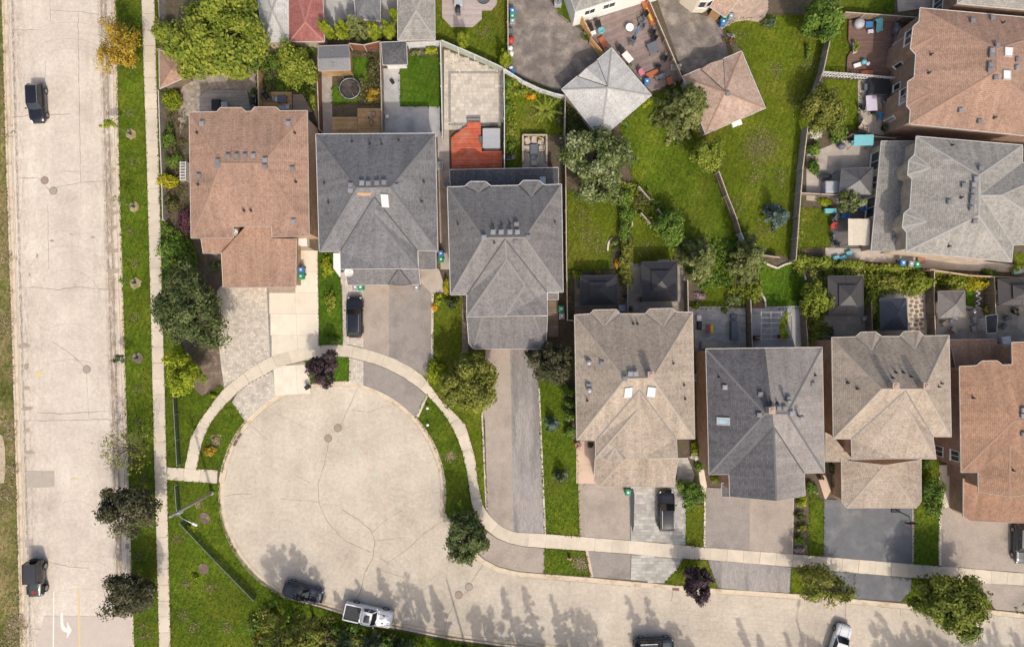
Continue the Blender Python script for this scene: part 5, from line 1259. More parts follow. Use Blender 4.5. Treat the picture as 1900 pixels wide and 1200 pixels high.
# chain link with green privacy mesh
def mesh_screen():
    m, nt, b = nodes('privacy_mesh')
    nt.links.new(mix(nt, ramp(nt, noise(nt, pos(nt), 3.0), 0.3, 0.7), (0.02, 0.035, 0.028), (0.03, 0.05, 0.035)), b.inputs['Base Color'])
    b.inputs['Roughness'].default_value = 0.8
    ck = nt.nodes.new('ShaderNodeTexNoise'); ck.inputs['Scale'].default_value = 60.0; nt.links.new(pos(nt), ck.inputs['Vector'])
    nt.links.new(math_(nt, 'GREATER_THAN', ck.outputs['Fac'], 0.44), b.inputs['Alpha'])
    return m
MESH = mesh_screen(); STEEL = plain('galvanised', (0.50, 0.51, 0.52), 0.4, 0.5)
def chainlink(label, line, h=1.05):
    P = [Vector(W(x, y, h + .12)) for x, y in line]
    e = empty('chain_link_fence', (P[0].x, P[0].y, 0.12), 0, label, 'fence')
    for A, B in zip(P[:-1], P[1:]):
        L = (B - A).length; m = max(1, round(L / 2.6))
        MB().tube([A, B], 0.02, 6).build('top_rail', STEEL, e)
        for i in range(m):
            q = A + (B - A) * (i / m); q2 = A + (B - A) * ((i + 1) / m)
            MB().tube([(q.x, q.y, 0.1), (q.x, q.y, h + .16)], 0.035, 6).build('post', STEEL, e)
            n = 3
            v = [(a.x, a.y, z) for a in (q, q2) for z in (0.16, h + 0.09)]
            mesh_obj('mesh_panel', v, [(0, 2, 3, 1)], MESH, e)
        MB().tube([(B.x, B.y, 0.1), (B.x, B.y, h + .16)], 0.035, 6).build('post', STEEL, e)
chainlink('dark green mesh fence beside the sidewalk above the link walk', [(320, 722), (328, 864)])
chainlink('dark green mesh fence below the link walk', [(324, 902), (328, 956)])
chainlink('dark green mesh fence running diagonally across the corner lawn', [(332, 970), (400, 1042), (470, 1114)])

# ---- utility pole with street light
X, Y, _ = W(395, 913)
up = empty('utility_pole', (X, Y, 0.1), 0, 'grey utility pole with lamp arm standing on the corner lawn', 'utility pole')
POLE = M('pole_wood', (0.34, 0.30, 0.255), (0.27, 0.235, 0.20), 3.0, aniso=(6, 6, 0.4))
MB().tube([(X, Y, 0), (X, Y, 5), (X, Y, 10.0)], [0.17, 0.145, 0.12], 12).build('shaft', POLE, up, smooth=True)
tip = Vector(W(358, 971, 9.2))
MB().tube([(X, Y, 8.6), tuple(Vector((X, Y, 9.1)) * .6 + tip * .4), tuple(tip)], 0.045, 8).build('lamp_arm', STEEL, up, smooth=True)
dv = (tip - Vector((X, Y, 9.2))).normalized()
MB().box(tip + dv * 0.2, (0.55, 0.24, 0.13), math.atan2(dv.y, dv.x)).build('lamp_head', plain('lamp_white', (0.62, 0.63, 0.63), 0.4), up)
MB().lathe([(0.16, 8.0), (0.18, 8.1), (0.18, 8.7), (0.1, 8.8)], 12, (X + .28, Y, 0)).build('transformer_can', STEEL, up)
MB().lathe([(0.22, 0.0), (0.22, 0.5), (0.16, 0.55)], 12, (X, Y, 0.05)).build('base_collar', plain('collar', (0.5, 0.45, 0.4)), up)
def street_lamp(px, h, arm, label):
    X, Y, _ = W(*px); e = empty('street_lamp', (X, Y, 0.1), 0, label, 'street lamp')
    MB().tube([(X, Y, 0), (X, Y, h)], [0.14, 0.08], 10).build('post', STEEL, e, smooth=True)
    t = (X + arm[0], Y + arm[1], h + .25)
    MB().tube([(X, Y, h - .1), (X + arm[0] * .5, Y + arm[1] * .5, h + .2), t], 0.04, 8).build('arm', STEEL, e)
    MB().box((t[0] + arm[0] * .1, t[1] + arm[1] * .1, t[2]), (0.8, 0.32, 0.15), math.atan2(arm[1], arm[0])).build('lamp_head', STEEL, e)
street_lamp((868, 1212), 9.8, (0.5, 1.9), 'street lamp whose long thin shadow falls on the side street')
street_lamp((1512, 1268), 8.3, (0.3, 1.5), 'street lamp below the side street casting a thin shadow')

# ================================================================ GAZEBOS, DECKS
GZ_D = plain('gazebo_charcoal', (0.036, 0.035, 0.038), 0.55); GZ_B = plain('gazebo_brown', (0.066, 0.058, 0.056), 0.5); GZ_S = plain('gazebo_slate', (0.058, 0.066, 0.080), 0.45); GZ_T = plain('gazebo_taupe', (0.20, 0.18, 0.165), 0.55); GZ_G = plain('gazebo_grey', (0.115, 0.11, 0.11), 0.4)
def gazebo(label, q, mat, e=2.25, rise=0.75, two=True, ribs=0):
    """q: four plan corners of the eave"""
    P = [Vector(W(x, y, e)) for x, y in q]
    c = sum(P, Vector()) / 4
    g = empty('gazebo', (c.x, c.y, 0.12), 0, label, 'gazebo')
    k = 0.42 if two else 0.0
    top = [c + (p - c) * k + Vector((0, 0, rise * (1 - k))) for p in P] if two else None
    pk = c + Vector((0, 0, rise))
    for i in range(4):
        a, b = P[i], P[(i + 1) % 4]
        if two: v, f = [a, b, top[(i + 1) % 4], top[i]], [(0, 1, 2, 3)]
        else: v, f = [a, b, pk], [(0, 1, 2)]
        pn = mesh_obj('roof_panel', v + [p - Vector((0, 0, 0.05)) for p in v], f + [tuple(reversed([j + len(v) for j in f[0]]))] + [(0, 1, len(v) + 1, len(v))], mat, g)
        MB().bar(a + Vector((0, 0, .02)), (top[i] if two else pk) + Vector((0, 0, .02)), 0.05, 0.04).build('hip_bar', mat, g)
        MB().bar(a, b, 0.08, 0.10).build('eave_beam', mat, g)
        for r in range(ribs):
            t = (r + 1) / (ribs + 1); s0 = a + (b - a) * t
            e1 = (top[i] + (top[(i + 1) % 4] - top[i]) * t) if two else s0 + (pk - (a + b) / 2) * min(2 * t, 2 - 2 * t)
            MB().bar(s0 + Vector((0, 0, .015)), e1 + Vector((0, 0, .015)), 0.03, 0.03).build('seam', mat, pn)
        m = c + (a - c) * 0.93
        MB().box((m.x, m.y, 0.12 + (e - .1) / 2), (0.12, 0.12, e - 0.1)).build('post', VENT, g)
    if two:
        up = [c + (p - c) * (k + .08) + Vector((0, 0, rise * (1 - k) + .14)) for p in P]; pk = c + Vector((0, 0, rise + 0.32))
        for i in range(4):
            mesh_obj('top_panel', [up[i], up[(i + 1) % 4], pk], [(0, 1, 2)], mat, g)
            MB().bar(up[i], up[(i + 1) % 4], 0.05, 0.05).build('top_trim', mat, g)
    return g
gazebo('charcoal hardtop gazebo in the yard behind the left half of the beige house', [(1077, 512), (1142, 511), (1144, 565), (1077, 566)], GZ_D, ribs=2)
gazebo('larger charcoal hardtop gazebo behind the right half of the beige house', [(1191, 486), (1256, 485), (1257, 558), (1192, 559)], GZ_D, ribs=2)
gazebo('brown two tier gazebo with pale seams above the second beige house', [(1536, 512), (1601, 512), (1602, 586), (1537, 586)], GZ_B, ribs=1)
gazebo('small slate blue ribbed gazebo beside the flagstone strip', [(1632, 554), (1681, 553), (1683, 612), (1633, 613)], GZ_S, two=False, ribs=9)
gazebo('taupe pyramid gazebo behind the rust house', [(1740, 540), (1790, 540), (1791, 588), (1741, 591)], GZ_T, two=False, ribs=3)
gazebo('brown ribbed gazebo at the right edge', [(1851, 518), (1935, 518), (1935, 567), (1853, 567)], GZ_B, two=True, ribs=7)
gazebo('grey gazebo beside the low side roof of the pale grey house', [(1561, 313), (1620, 311), (1618, 362), (1557, 360)], GZ_G, two=False, ribs=3)
def deck(label, px, ang, mat, z=0.45, bw=0.145, rim=None, name='deck', frame=0.02):
    poly = pxpoly(px, z); c = poly[0]
    e = empty(name, (c[0], c[1], 0.12), 0, label, 'deck')
    MB().prism(offset(poly, frame), 0.1, z - 0.045).build('frame', rim or mat, e)
    rows(poly, ang, bw, 0.012, z - 0.035, z).build('boards', mat, e, kind='stuff')
    return e
deck('weathered grey deck behind the left half of the brown house', [(366, 184), (384, 168), (459, 168), (464, 198), (476, 214), (366, 214)], 0.0, WOOD_G)
deck('honey wood deck behind the right half of the brown house', [(487, 172), (541, 171), (542, 208), (488, 208)], 0.0, WOOD_O, 0.4)
deck('pale tan deck corner beside the honey deck', [(543, 176), (562, 176), (580, 208), (543, 208)], 0.0, M('tan_boards', (0.36, 0.28, 0.21), (0.30, 0.23, 0.17), 3.0, tone=0.12), 0.36)
deck('honey wood deck with bicycle below the trampoline', [(663, 201), (706, 201), (708, 250), (663, 250)], 0.0, WOOD_O, 0.3)
deck('lower honey wood deck left of the bicycle deck', [(616, 217), (662.5, 217), (662.5, 250), (616, 250)], 0.0, WOOD_O, 0.25)
deck('bright red deck behind the grey house', [(867, 227), (892, 226), (894, 281), (932, 281), (932, 313), (838, 313), (837, 256), (843, 250), (862, 236), (867, 236)], 0.0, WOOD_RED, 0.55)
deck('pale pink octagonal deck at the top edge', [(820, -40), (820, 32), (837, 50), (877, 50), (894, 35), (894, 19), (912, 19), (922, 7), (922, -40)], 0.0, WOOD_PK, 0.35)
deck('large mauve brown deck beside the white house', [(1081, 44), (1140, 22), (1187, 2), (1196, -12), (1206, 4), (1264, 146), (1208, 170), (1136, 88), (1122, 96), (1100, 70)], math.radians(22), WOOD_DK, 0.55)
deck('chocolate brown deck left of the large brown house', [(1575, 38), (1664, 36), (1668, 145), (1571, 133), (1572, 107), (1582, 90), (1574, 75)], 0.02, WOOD_CH, 0.4)
deck('brown step deck beside the grey house front door', [(1017, 556), (1036, 556), (1036, 625), (1017, 625)], 0.0, WOOD, 0.3)
deck('brown boardwalk left of the grey house front', [(857, 548), (869, 548), (869, 655), (857, 655)], 0.0, WOOD, 0.22)
# steps of the red deck
for i, y in enumerate((217, 222)):
    pass
sd = empty('deck_steps', W(878, 221, 0.12), 0, 'dark steps at the top of the red deck', 'steps')
for i, (y0, z) in enumerate(((217.5, 0.22), (222, 0.38))):
    x0, yy, _ = W(866, y0, z); x1, _, _ = W(891, y0, z)
    MB().box(((x0 + x1) / 2, yy, z / 2 + .08), (x1 - x0, 0.26, z)).build('step', PAV_D, sd)

# ================================================================ YARD THINGS
def col(name, c, r=0.55): return plain(name, c, r)
BLK = col('black_plastic', (0.025, 0.025, 0.027)); BLUE = col('bin_blue', (0.05, 0.19, 0.42)); GREEN = col('bin_green', (0.02, 0.25, 0.12)); GREYB = col('bin_grey', (0.24, 0.25, 0.27))
TURQ = col('turquoise', (0.16, 0.43, 0.47)); REDP = col('red_plastic', (0.45, 0.05, 0.04)); PINKP = col('pink_plastic', (0.55, 0.20, 0.25)); LILAC = col('lilac_cloth', (0.62, 0.55, 0.63)); GREYM = col('slate_metal', (0.13, 0.14, 0.16)); GREYL = col('pale_grey', (0.40, 0.40, 0.41)); TANC = col('tan_canvas', (0.62, 0.54, 0.42)); BEIGEC = col('beige_cushion', (0.50, 0.42, 0.33)); ORANGE = col('orange_boards', (0.42, 0.13, 0.06)); YELL = col('yellow_plastic', (0.65, 0.50, 0.06)); TERRA = col('terracotta', (0.35, 0.15, 0.08)); SAND = col('sand_tan', (0.45, 0.37, 0.28))
def at(px, z=0.12, rz=0.0, name='x', label='', cat='', group=None):
    X, Y, _ = W(px[0], px[1], z + 0.45); return empty(name, (X, Y, z), rz, label, cat, group)
def bin_(px, mat, label, rz=0.0, lid=None):
    e = at(px, 0.18, rz, 'wheelie_bin', label, 'bin')
    mb = MB(); n0 = [(-.24, -.26, 0.05), (.24, -.26, .05), (.24, .24, .05), (-.24, .24, .05)]; n1 = [(-.30, -.34, .98), (.30, -.34, .98), (.30, .32, .98), (-.30, .32, .98)]
    mb.add(n0 + n1, [(3, 2, 1, 0), (0, 1, 5, 4), (1, 2, 6, 5), (2, 3, 7, 6), (3, 0, 4, 7)]); mb.build('body', mat, e, False)
    mb = MB(); v = [(-.33, -.38, .98), (.33, -.38, .98), (.33, .36, .98), (-.33, .36, .98), (-.26, -.30, 1.07), (.26, -.30, 1.07), (.26, .30, 1.07), (-.26, .30, 1.07)]
    mb.add(v, [(4, 5, 6, 7), (0, 1, 5, 4), (1, 2, 6, 5), (2, 3, 7, 6), (3, 0, 4, 7), (3, 2, 1, 0)]); lo = mb.build('lid', lid or mat, e, False)
    MB().box((0, 0.0, 1.075), (0.22, 0.2, 0.012)).build('sticker', WHITE, lo, False)
    MB().bar((-.25, .40, .95), (.25, .40, .95), .04, .04).build('handle', BLK, e, False)
    for s in (-1, 1):
        MB().tube([(s * .27, .26, .11), (s * .33, .26, .11)], 0.11, 10).build('wheel', BLK, e, False)
    return e
for px, m, l in (((951, 24), BLUE, 'blue bin at the left of the dark asphalt yard'), ((951, 34), GREEN, 'green bin below the blue bin in the dark asphalt yard'), ((951, 43), GREYB, 'grey bin in the dark asphalt yard'),
                 ((561, 501), BLUE, 'blue bin on the pale concrete drive'), ((561, 513), GREEN, 'green bin on the pale concrete drive'), ((818.5, 471), BLUE, 'blue bin in the gap right of the charcoal house'), ((819, 482), GREEN, 'green bin in the gap right of the charcoal house'),
                 ((661, 533), GREYB, 'grey bin under the eave above the parked black car'), ((671, 533), GREEN, 'green bin under the eave above the parked black car'), ((774, 534), GREYB, 'blue grey bin at the right garage corner of the charcoal house'),
                 ((1041, 573), GREEN, 'green bin beside the grey house side door'), ((1042, 586), GREYB, 'grey bin beside the grey house side door'), ((1164, 911), GREEN, 'green bin between the halves of the beige house drive'),
                 ((1671, 488), BLUE, 'blue bin below the pale grey house'), ((1686, 490), GREYB, 'grey bin below the pale grey house'), ((1697, 491), GREEN, 'green bin below the pale grey house'),
                 ((1340, 44), BLUE, 'blue bin beside the cream house porch'), ((1342, 36), GREEN, 'green bin behind the blue bin at the cream house porch'), ((1354, 34), GREYB, 'grey bin on the pink patio'), ((1199, 154), BLUE, 'pale blue bin at the foot of the mauve deck')):
    bin_(px, m, l, random.uniform(-.2, .2))
def chair(px, rz, mat, label, z=0.2, name='patio_chair', seat=None):
    e = at(px, z, rz, name, label, 'chair')
    MB().box((0, 0, .42), (.54, .54, .08)).build('seat', seat or mat, e, False)
    MB().box((0, .29, .72), (.54, .07, .58), 0, .5, -0.15).build('backrest', mat, e, False)
    for x in (-.24, .24):
        for y in (-.24, .24): MB().box((x, y, .19), (.05, .05, .38)).build('leg', BLK, e, False)
        MB().box((x * 1.12, 0, .62), (.06, .5, .05)).build('armrest', mat, e, False)
    return e
def table(px, w, l, rz, mat, label, z=0.2, h=.74, round_=False, name='patio_table'):
    e = at(px, z, rz, name, label, 'table')
    mb = MB()
    if round_: mb.lathe([(w / 2 * .96, h - .05), (w / 2, h - .03), (w / 2, h - .01), (w / 2 * .96, h), (0.001, h)], 24)
    else: mb.box((0, 0, h - .025), (w, l, .05))
    mb.build('tabletop', mat, e, False)
    if round_: MB().lathe([(.28, .0), (.26, .04), (.05, .08), (.05, h - .05)], 12).build('pedestal', BLK, e, False)
    else:
        for x in (-w / 2 + .07, w / 2 - .07):
            for y in (-l / 2 + .07, l / 2 - .07): MB().box((x, y, (h - .05) / 2), (.06, .06, h - .05)).build('leg', BLK, e, False)
    return e
def bbq(px, rz, label, z=0.2, mat=BLK):
    e = at(px, z, rz, 'barbecue', label, 'barbecue')
    MB().box((0, 0, .45), (.75, .5, .65)).build('cabinet', mat, e, False)
    mb = MB(); n = 8
    prof = [(.27 * math.cos(math.pi * k / n), .8 + .25 * math.sin(math.pi * k / n)) for k in range(n + 1)]
    v = [(x, y, zz) for x in (-.38, .38) for y, zz in prof]; m = n + 1
    mb.add(v, [(k, k + 1, m + k + 1, m + k) for k in range(n)] + [tuple(range(n, -1, -1)), tuple(range(m, 2 * m))]); mb.build('lid', mat, e, False, True)
    for s in (-1, 1): MB().box((s * .56, 0, .78), (.34, .45, .04)).build('side_shelf', GREYM, e, False)
    MB().bar((-.3, -.3, .9), (.3, -.3, .9), .03, .03).build('handle', STEEL, e, False)
    for x in (-.3, .3): MB().tube([(x, -.2, .08), (x, .2, .08)], .08, 8).build('wheel', BLK, e, False)
def pot(px, label, mat=TERRA, r=.22, leafm=None, z=0.18, rz=0):
    e = at(px, z, rz, 'potted_plant', label, 'potted plant')
    MB().lathe([(r * .7, 0), (r, .38), (r * 1.1, .38), (r * 1.1, .44), (r * .9, .44), (r * .85, .36), (0.001, .36)], 14).build('pot', mat, e, False)
    v, f, t = leaf_cloud(70, (0, 0, .62), (r * 1.5, r * 1.5, .3), .13, 4)
    cloud_obj('foliage', v, t, leafm or LEAF_MID, e, False)
def box_item(px, d, rz, mat, label, name, cat, z=0.18, lid=None):
    """chest with a lid, handles and feet"""
    e = at(px, z, rz, name, label, cat)
    MB().box((0, 0, d[2] / 2 + .03), (d[0], d[1], d[2] - .06)).build('body', mat, e, False)
    mb = MB(); a, b, hh = d[0] / 2 + .03, d[1] / 2 + .03, d[2]
    v = [(-a, -b, hh), (a, -b, hh), (a, b, hh), (-a, b, hh), (-a * .9, -b * .85, hh + .08), (a * .9, -b * .85, hh + .08), (a * .9, b * .85, hh + .08), (-a * .9, b * .85, hh + .08)]
    mb.add(v, [(4, 5, 6, 7), (0, 1, 5, 4), (1, 2, 6, 5), (2, 3, 7, 6), (3, 0, 4, 7), (3, 2, 1, 0)]); mb.build('lid', lid or mat, e, False)
    MB().box((0, -b - .02, hh * .8), (.25, .04, .05)).build('handle', BLK, e, False)
    return e
def hot_tub(px, w, l, label, cover, z=0.2, h=.9):
    e = at(px, z, 0, 'hot_tub', label, 'hot tub')
    def rr(a, b, r, zz): 
        o = []
        for cx, cy, s in ((a - r, b - r, 0), (-a + r, b - r, 90), (-a + r, -b + r, 180), (a - r, -b + r, 270)):
            for k in range(5): o.append((cx + r * math.cos(math.radians(s + k * 22.5)), cy + r * math.sin(math.radians(s + k * 22.5))))
        return o
    MB().prism(rr(w / 2, l / 2, .2, 0), 0, h).build('cabinet', GREYM, e, False)
    for s in (-1, 1):
        q = [(x, y / 2 * .98 + s * l / 4) for x, y in rr(w / 2 + .04, l / 2 + .04, .15, 0)]
        MB().prism(q, h + .005, h + .1).build('cover_half', cover, e, False)
    MB().box((-w / 2 - .25, 0, h * .4), (.4, .7, h * .5)).build('step', GREYM, e, False)
def sack(px, r, mat, label, name, cat, z=0.2, rz=0):
    e = at(px, z, rz, name, label, cat)
    mb = MB().blob((0, 0, r[2]), r, 12, 8); o = mb.build('body', mat, e, False, True)
    MB().lathe([(.04, 0), (.07, .08), (.02, .1)], 8, (0, 0, 2 * r[2] - .02)).build('knot', mat, e, False)
    return e

# ================================================================ CARS
TYRE = col('tyre', (0.018, 0.018, 0.018), 0.85); RIM = plain('alloy', (0.35, 0.35, 0.36), 0.35, 0.8); CGLASS = glass('car_glass', (0.012, 0.016, 0.018), 0.05); LAMP = glass('headlamp', (0.5, 0.52, 0.55), 0.1); TAIL = glass('tail_lamp', (0.35, 0.015, 0.012), 0.2); TRIM = col('car_trim', (0.015, 0.015, 0.016), 0.6); CHROME = plain('car_chrome', (0.55, 0.55, 0.56), 0.2, 0.9)
PB = paint('car_black', (0.012, 0.013, 0.016)); PBL = paint('car_midnight', (0.02, 0.03, 0.05)); PW = paint('car_white', (0.74, 0.74, 0.73), 0.3, 0.0); PG = paint('car_graphite', (0.05, 0.06, 0.065)); PGR = paint('jeep_green', (0.035, 0.045, 0.038)); PT = paint('car_teal', (0.018, 0.035, 0.04))
def loft(rings, closed_ends=True):
    v = [p for r in rings for p in r]; n = len(rings[0]); f = []
    for i in range(len(rings) - 1):
        for k in range(n): f.append((i * n + k, i * n + (k + 1) % n, (i + 1) * n + (k + 1) % n, (i + 1) * n + k))
    if closed_ends: f.append(tuple(range(n - 1, -1, -1))); f.append(tuple(range((len(rings) - 1) * n, len(rings) * n)))
    return v, f
def wheel(e, x, y, r, w=.22):
    """wheel part with tyre and rim"""
    n = 20; mb = MB()
    def ring(yy, rr): return [(x + rr * math.cos(2 * math.pi * k / n), yy, r + rr * math.sin(2 * math.pi * k / n)) for k in range(n)]
    s = 1 if y > 0 else -1
    v, f = loft([ring(y - s * w / 2, r * .6), ring(y - s * w / 2, r * .93), ring(y - s * w * .3, r), ring(y + s * w * .3, r), ring(y + s * w / 2, r * .93), ring(y + s * w / 2, r * .66)]); o = MB().add(v, f).build('wheel', TYRE, e, False)
    v, f = loft([ring(y + s * w * .46, r * .68), ring(y + s * w * .53, r * .64), ring(y + s * w * .50, r * .2), ring(y + s * w * .56, r * .16)]); MB().add(v, f).build('rim', RIM, o, False)
def section(x, w, zb, zt, tuck=.9, sh=.10):
    return [(x, -w * .86, zb), (x, -w * .98, zb + .12), (x, -w, (zb + zt) * .52), (x, -w * .985, zt - sh), (x, -w * tuck, zt - .02), (x, -w * .45, zt + .015), (x, 0, zt + .02), (x, w * .45, zt + .015), (x, w * tuck, zt - .02), (x, w * .985, zt - sh), (x, w, (zb + zt) * .52), (x, w * .98, zb + .12), (x, w * .86, zb), (x, 0, zb)]
def car(label, px, heading, L, wd, ht, mat, style='suv', roofm=None, name='parked_car', cat='car', roof_glass=False, zg=0.0, extra=None):
    """heading: compass angle in the plan, degrees anticlockwise from +x"""
    X, Y, _ = W(px[0], px[1], zg + 0.85)
    e = empty(name, (X, Y, zg), math.radians(heading), label, cat)
    w = wd / 2; h = L / 2; zb = .24
    hood = {'suv': .98, 'sedan': .80, 'pickup': 1.12, 'jeep': 1.08, 'hatch': .88}[style]; belt = hood + {'suv': .06, 'sedan': .10, 'pickup': .06, 'jeep': .04, 'hatch': .08}[style]; tr = {'suv': belt - .02, 'sedan': belt - .02, 'pickup': belt, 'jeep': belt, 'hatch': belt}[style]
    if style == 'jeep':
        st = [(h, .72, hood - .28), (h - .06, .76, hood - .08), (h - .3, .80, hood - .03), (h * .32, .88, hood), (h * .28, .93, belt), (-h * .8, .95, belt), (-h + .05, .93, belt), (-h, .90, belt - .1)]
    elif style == 'pickup':
        st = [(h, .70, hood - .42), (h - .08, .88, hood - .22), (h - .35, .97, hood - .06), (h * .42, 1.0, hood), (h * .36, 1.0, belt), (-h * .2, 1.0, belt), (-h * .26, 1.0, belt + .05), (-h + .08, .99, belt + .05), (-h, .95, belt - .05)]
    else:
        st = [(h, .42, hood - .42), (h - .04, .62, hood - .30), (h - .14, .79, hood - .19), (h - .34, .91, hood - .10), (h - .65, .98, hood - .04), (h * .40, 1.0, hood), (h * .3, 1.0, belt), (-h * .5, 1.0, belt + .01), (-h * .74, .97, tr), (-h + .34, .91, tr - .04), (-h + .14, .80, tr - .12), (-h + .03, .64, tr - .26), (-h, .48, tr - .38)]
    rings = [section(x, w * k, zb + (.10 if abs(x) > h - .1 else 0), z, .84 if style != 'jeep' else .95) for x, k, z in st]
    v, f = loft(rings[::-1])
    mesh_obj('body', v, f, mat, e, False, True)
    # greenhouse
    fx = {'suv': .36, 'sedan': .30, 'pickup': .34, 'jeep': .24, 'hatch': .38}[style] * h; ft = {'suv': .12, 'sedan': .02, 'pickup': .17, 'jeep': .14, 'hatch': .10}[style] * h; rt = {'suv': -.74, 'sedan': -.46, 'pickup': -.20, 'jeep': -.93, 'hatch': -.62}[style] * h; rx = {'suv': -.93, 'sedan': -.80, 'pickup': -.25, 'jeep': -.97, 'hatch': -.93}[style] * h
    tw, bw = w * (.74 if style != 'jeep' else .86), w * (.90 if style != 'jeep' else .94)
    if style == 'pickup': tw = w * .80
    zr = ht; B = belt - .03
    Fb = [(fx, -bw * .93, B), (fx, bw * .93, B)]; Ft = [(ft, -tw * .93, zr - .05), (ft, tw * .93, zr - .05)]; Rt = [(rt, -tw * .92, zr - .06), (rt, tw * .92, zr - .06)]; Rb = [(rx, -bw * .90, B), (rx, bw * .90, B)]
    mx = (fx + rx) * .5; Mt = [((ft + rt) / 2, -tw, zr - .035), ((ft + rt) / 2, tw, zr - .035)]; Mb_ = [(mx, -bw, B), (mx, bw, B)]
    fxc = fx + .10
    mesh_obj('windscreen', [Fb[0], (fxc, 0, B), Fb[1], Ft[1], (ft + .06, 0, zr - .04), Ft[0]], [(0, 1, 4, 5), (1, 2, 3, 4)], CGLASS, e, False, True)
    mesh_obj('rear_window', [Rb[0], Rb[1], Rt[1], Rt[0]], [(1, 0, 3, 2)], CGLASS, e, False)
    for s in (0, 1):
        mesh_obj('side_window', [Fb[s], Mb_[s], Mt[s], Ft[s]], [(0, 1, 2, 3)], CGLASS, e, False); mesh_obj('side_window', [Mb_[s], Rb[s], Rt[s], Mt[s]], [(0, 1, 2, 3)], CGLASS, e, False)
        mb = MB().bar(Fb[s], Ft[s], .09, .06).bar(Rb[s], Rt[s], .13, .07).bar(Mb_[s], Mt[s], .08, .04); mb.build('pillar', mat, e, False)
        MB().bar((Ft[s][0], Ft[s][1], zr + .01), (Rt[s][0], Rt[s][1], zr), .05, .05).build('roof_rail', CHROME if style == 'suv' else (roofm or mat), e, False)
        sg = -1 if s == 0 else 1
        mb = MB().blob((fx - .12, sg * (w + .10), B + .08), (.09, .13, .09), 8, 5); mb.build('mirror', mat, e, False, True)
    # roof skin with crown
    nx, ny = 6, 6; v = []; f = []
    for i in range(nx + 1):
        x = ft + .03 + (rt - ft - .06) * i / nx
        for j in range(ny + 1):
            q = j / ny * 2 - 1; u = i / nx * 2 - 1
            v.append((x, q * tw * (1 - .04 * u * u), zr + .02 - .055 * q ** 4 - .05 * abs(u) ** 3))
    for i in range(nx):
        for j in range(ny): f.append((i * (ny + 1) + j, (i + 1) * (ny + 1) + j, (i + 1) * (ny + 1) + j + 1, i * (ny + 1) + j + 1))
    ro = mesh_obj('roof', v, [q[::-1] for q in f], roofm or mat, e, False, True)
    if roof_glass:
        v2 = [(p[0] * .8 + (ft + rt) / 2 * .2, p[1] * .78, p[2] + .012) for p in v]
        mesh_obj('sunroof', v2, [q[::-1] for q in f], CGLASS, ro, False, True)
    r = {'suv': .36, 'sedan': .33, 'pickup': .41, 'jeep': .42, 'hatch': .33}[style]
    for x in (h * .62, -h * .62):
        for s in (-1, 1): wheel(e, x, s * (w - .10 + (.06 if style == 'jeep' else 0)), r, .24)
    for s in (-1, 1):
        MB().blob((h - .24, s * w * .70, hood - .22), (.17, .12, .07), 8, 5).build('headlight', LAMP, e, False, True)
        MB().blob((-h + .18, s * w * .72, tr - .14), (.12, .13, .12), 8, 5).build('taillight', TAIL, e, False, True)
        MB().box((-.05 * h, s * (w + .005), B - .14), (.18, .03, .03)).build('door_handle', mat, e, False)
        MB().bar((fx, s * bw * .6, B + .015), (h - .35, s * w * .52, hood - .05), .02, .012).build('hood_seam', TRIM, e, False)
    MB().box((h - .02, 0, .45), (.08, w * 1.4, .18)).build('front_bumper', TRIM, e, False)
    MB().box((-h + .02, 0, .45), (.08, w * 1.4, .18)).build('rear_bumper', TRIM, e, False)
    MB().bar((fx + .10, -bw * .8, B + .012), (fx + .10, bw * .8, B + .012), .08, .02).build('cowl', TRIM, e, False)
    return e
car('black car driving down the wide road', (66.5, 190), -87, 4.55, 1.84, 1.62, PB, 'suv', name='driving_car')
j = car('dark green boxy off-roader with red emblem on its hood, left edge of the road', (65, 1073), -88, 4.1, 1.86, 1.84, PGR, 'jeep', roofm=col('soft_top', (0.035, 0.037, 0.042), 0.8), name='off_road_car')
v = Vector; redm = col('decal_red', (0.55, 0.05, 0.03))
mb = MB()
for a, b in (((1.35, .28), (1.62, .26)), ((1.62, .26), (1.62, .12)), ((1.62, .12), (1.35, .12)), ((1.48, .28), (1.48, .10)), ((1.35, -.0), (1.62, -.0)), ((1.62, 0), (1.62, -.2)), ((1.50, 0), (1.50, -.2)), ((1.62, -.22), (1.35, -.24)), ((1.36, .05), (1.36, -.24))): mb.bar((a[0], a[1], 1.075 + .02), (b[0], b[1], 1.075 + .02), .055, .012)
mb.build('hood_emblem', redm, j, False)
n = 16; mb = MB(); mb.tube([(-2.05, 0, 1.0), (-2.27, 0, 1.0)], .40, 18); mb.build('spare_wheel', TYRE, j, False)
for s in (-1, 1): MB().box((1.3, s * .9, .86), (.95, .24, .06)).build('fender', TRIM, j, False)
car('black car with pale sticker parked on the block paved strip', (657.5, 588), 90, 4.75, 1.88, 1.62, PB, 'suv', zg=0.19)
car('black off-road style car with roof rails on the stone paved drive', (1236.5, 948), 90, 4.7, 1.92, 1.80, PB, 'suv', zg=0.19)
car('dark car with glass roof parked under the tree shadow at the cul-de-sac', (561, 1100), -17, 4.7, 1.86, 1.48, PBL, 'sedan', roof_glass=True)
car('dark teal car cut by the bottom edge of the street', (1214, 1199), 2, 4.6, 1.84, 1.62, PT, 'suv')
car('white car at the bottom edge facing up the street', (1559, 1194), 72, 4.5, 1.84, 1.55, PW, 'suv', roof_glass=True)
car('dark car on the drive at the right edge', (1899, 1008), -91, 4.7, 1.86, 1.6, PG, 'suv', zg=0.19)
p = car('white pickup truck with dark open bed at the street kerb', (684, 1141), -13, 5.6, 1.96, 1.86, PW, 'pickup', name='pickup_truck', cat='truck', roof_glass=True)
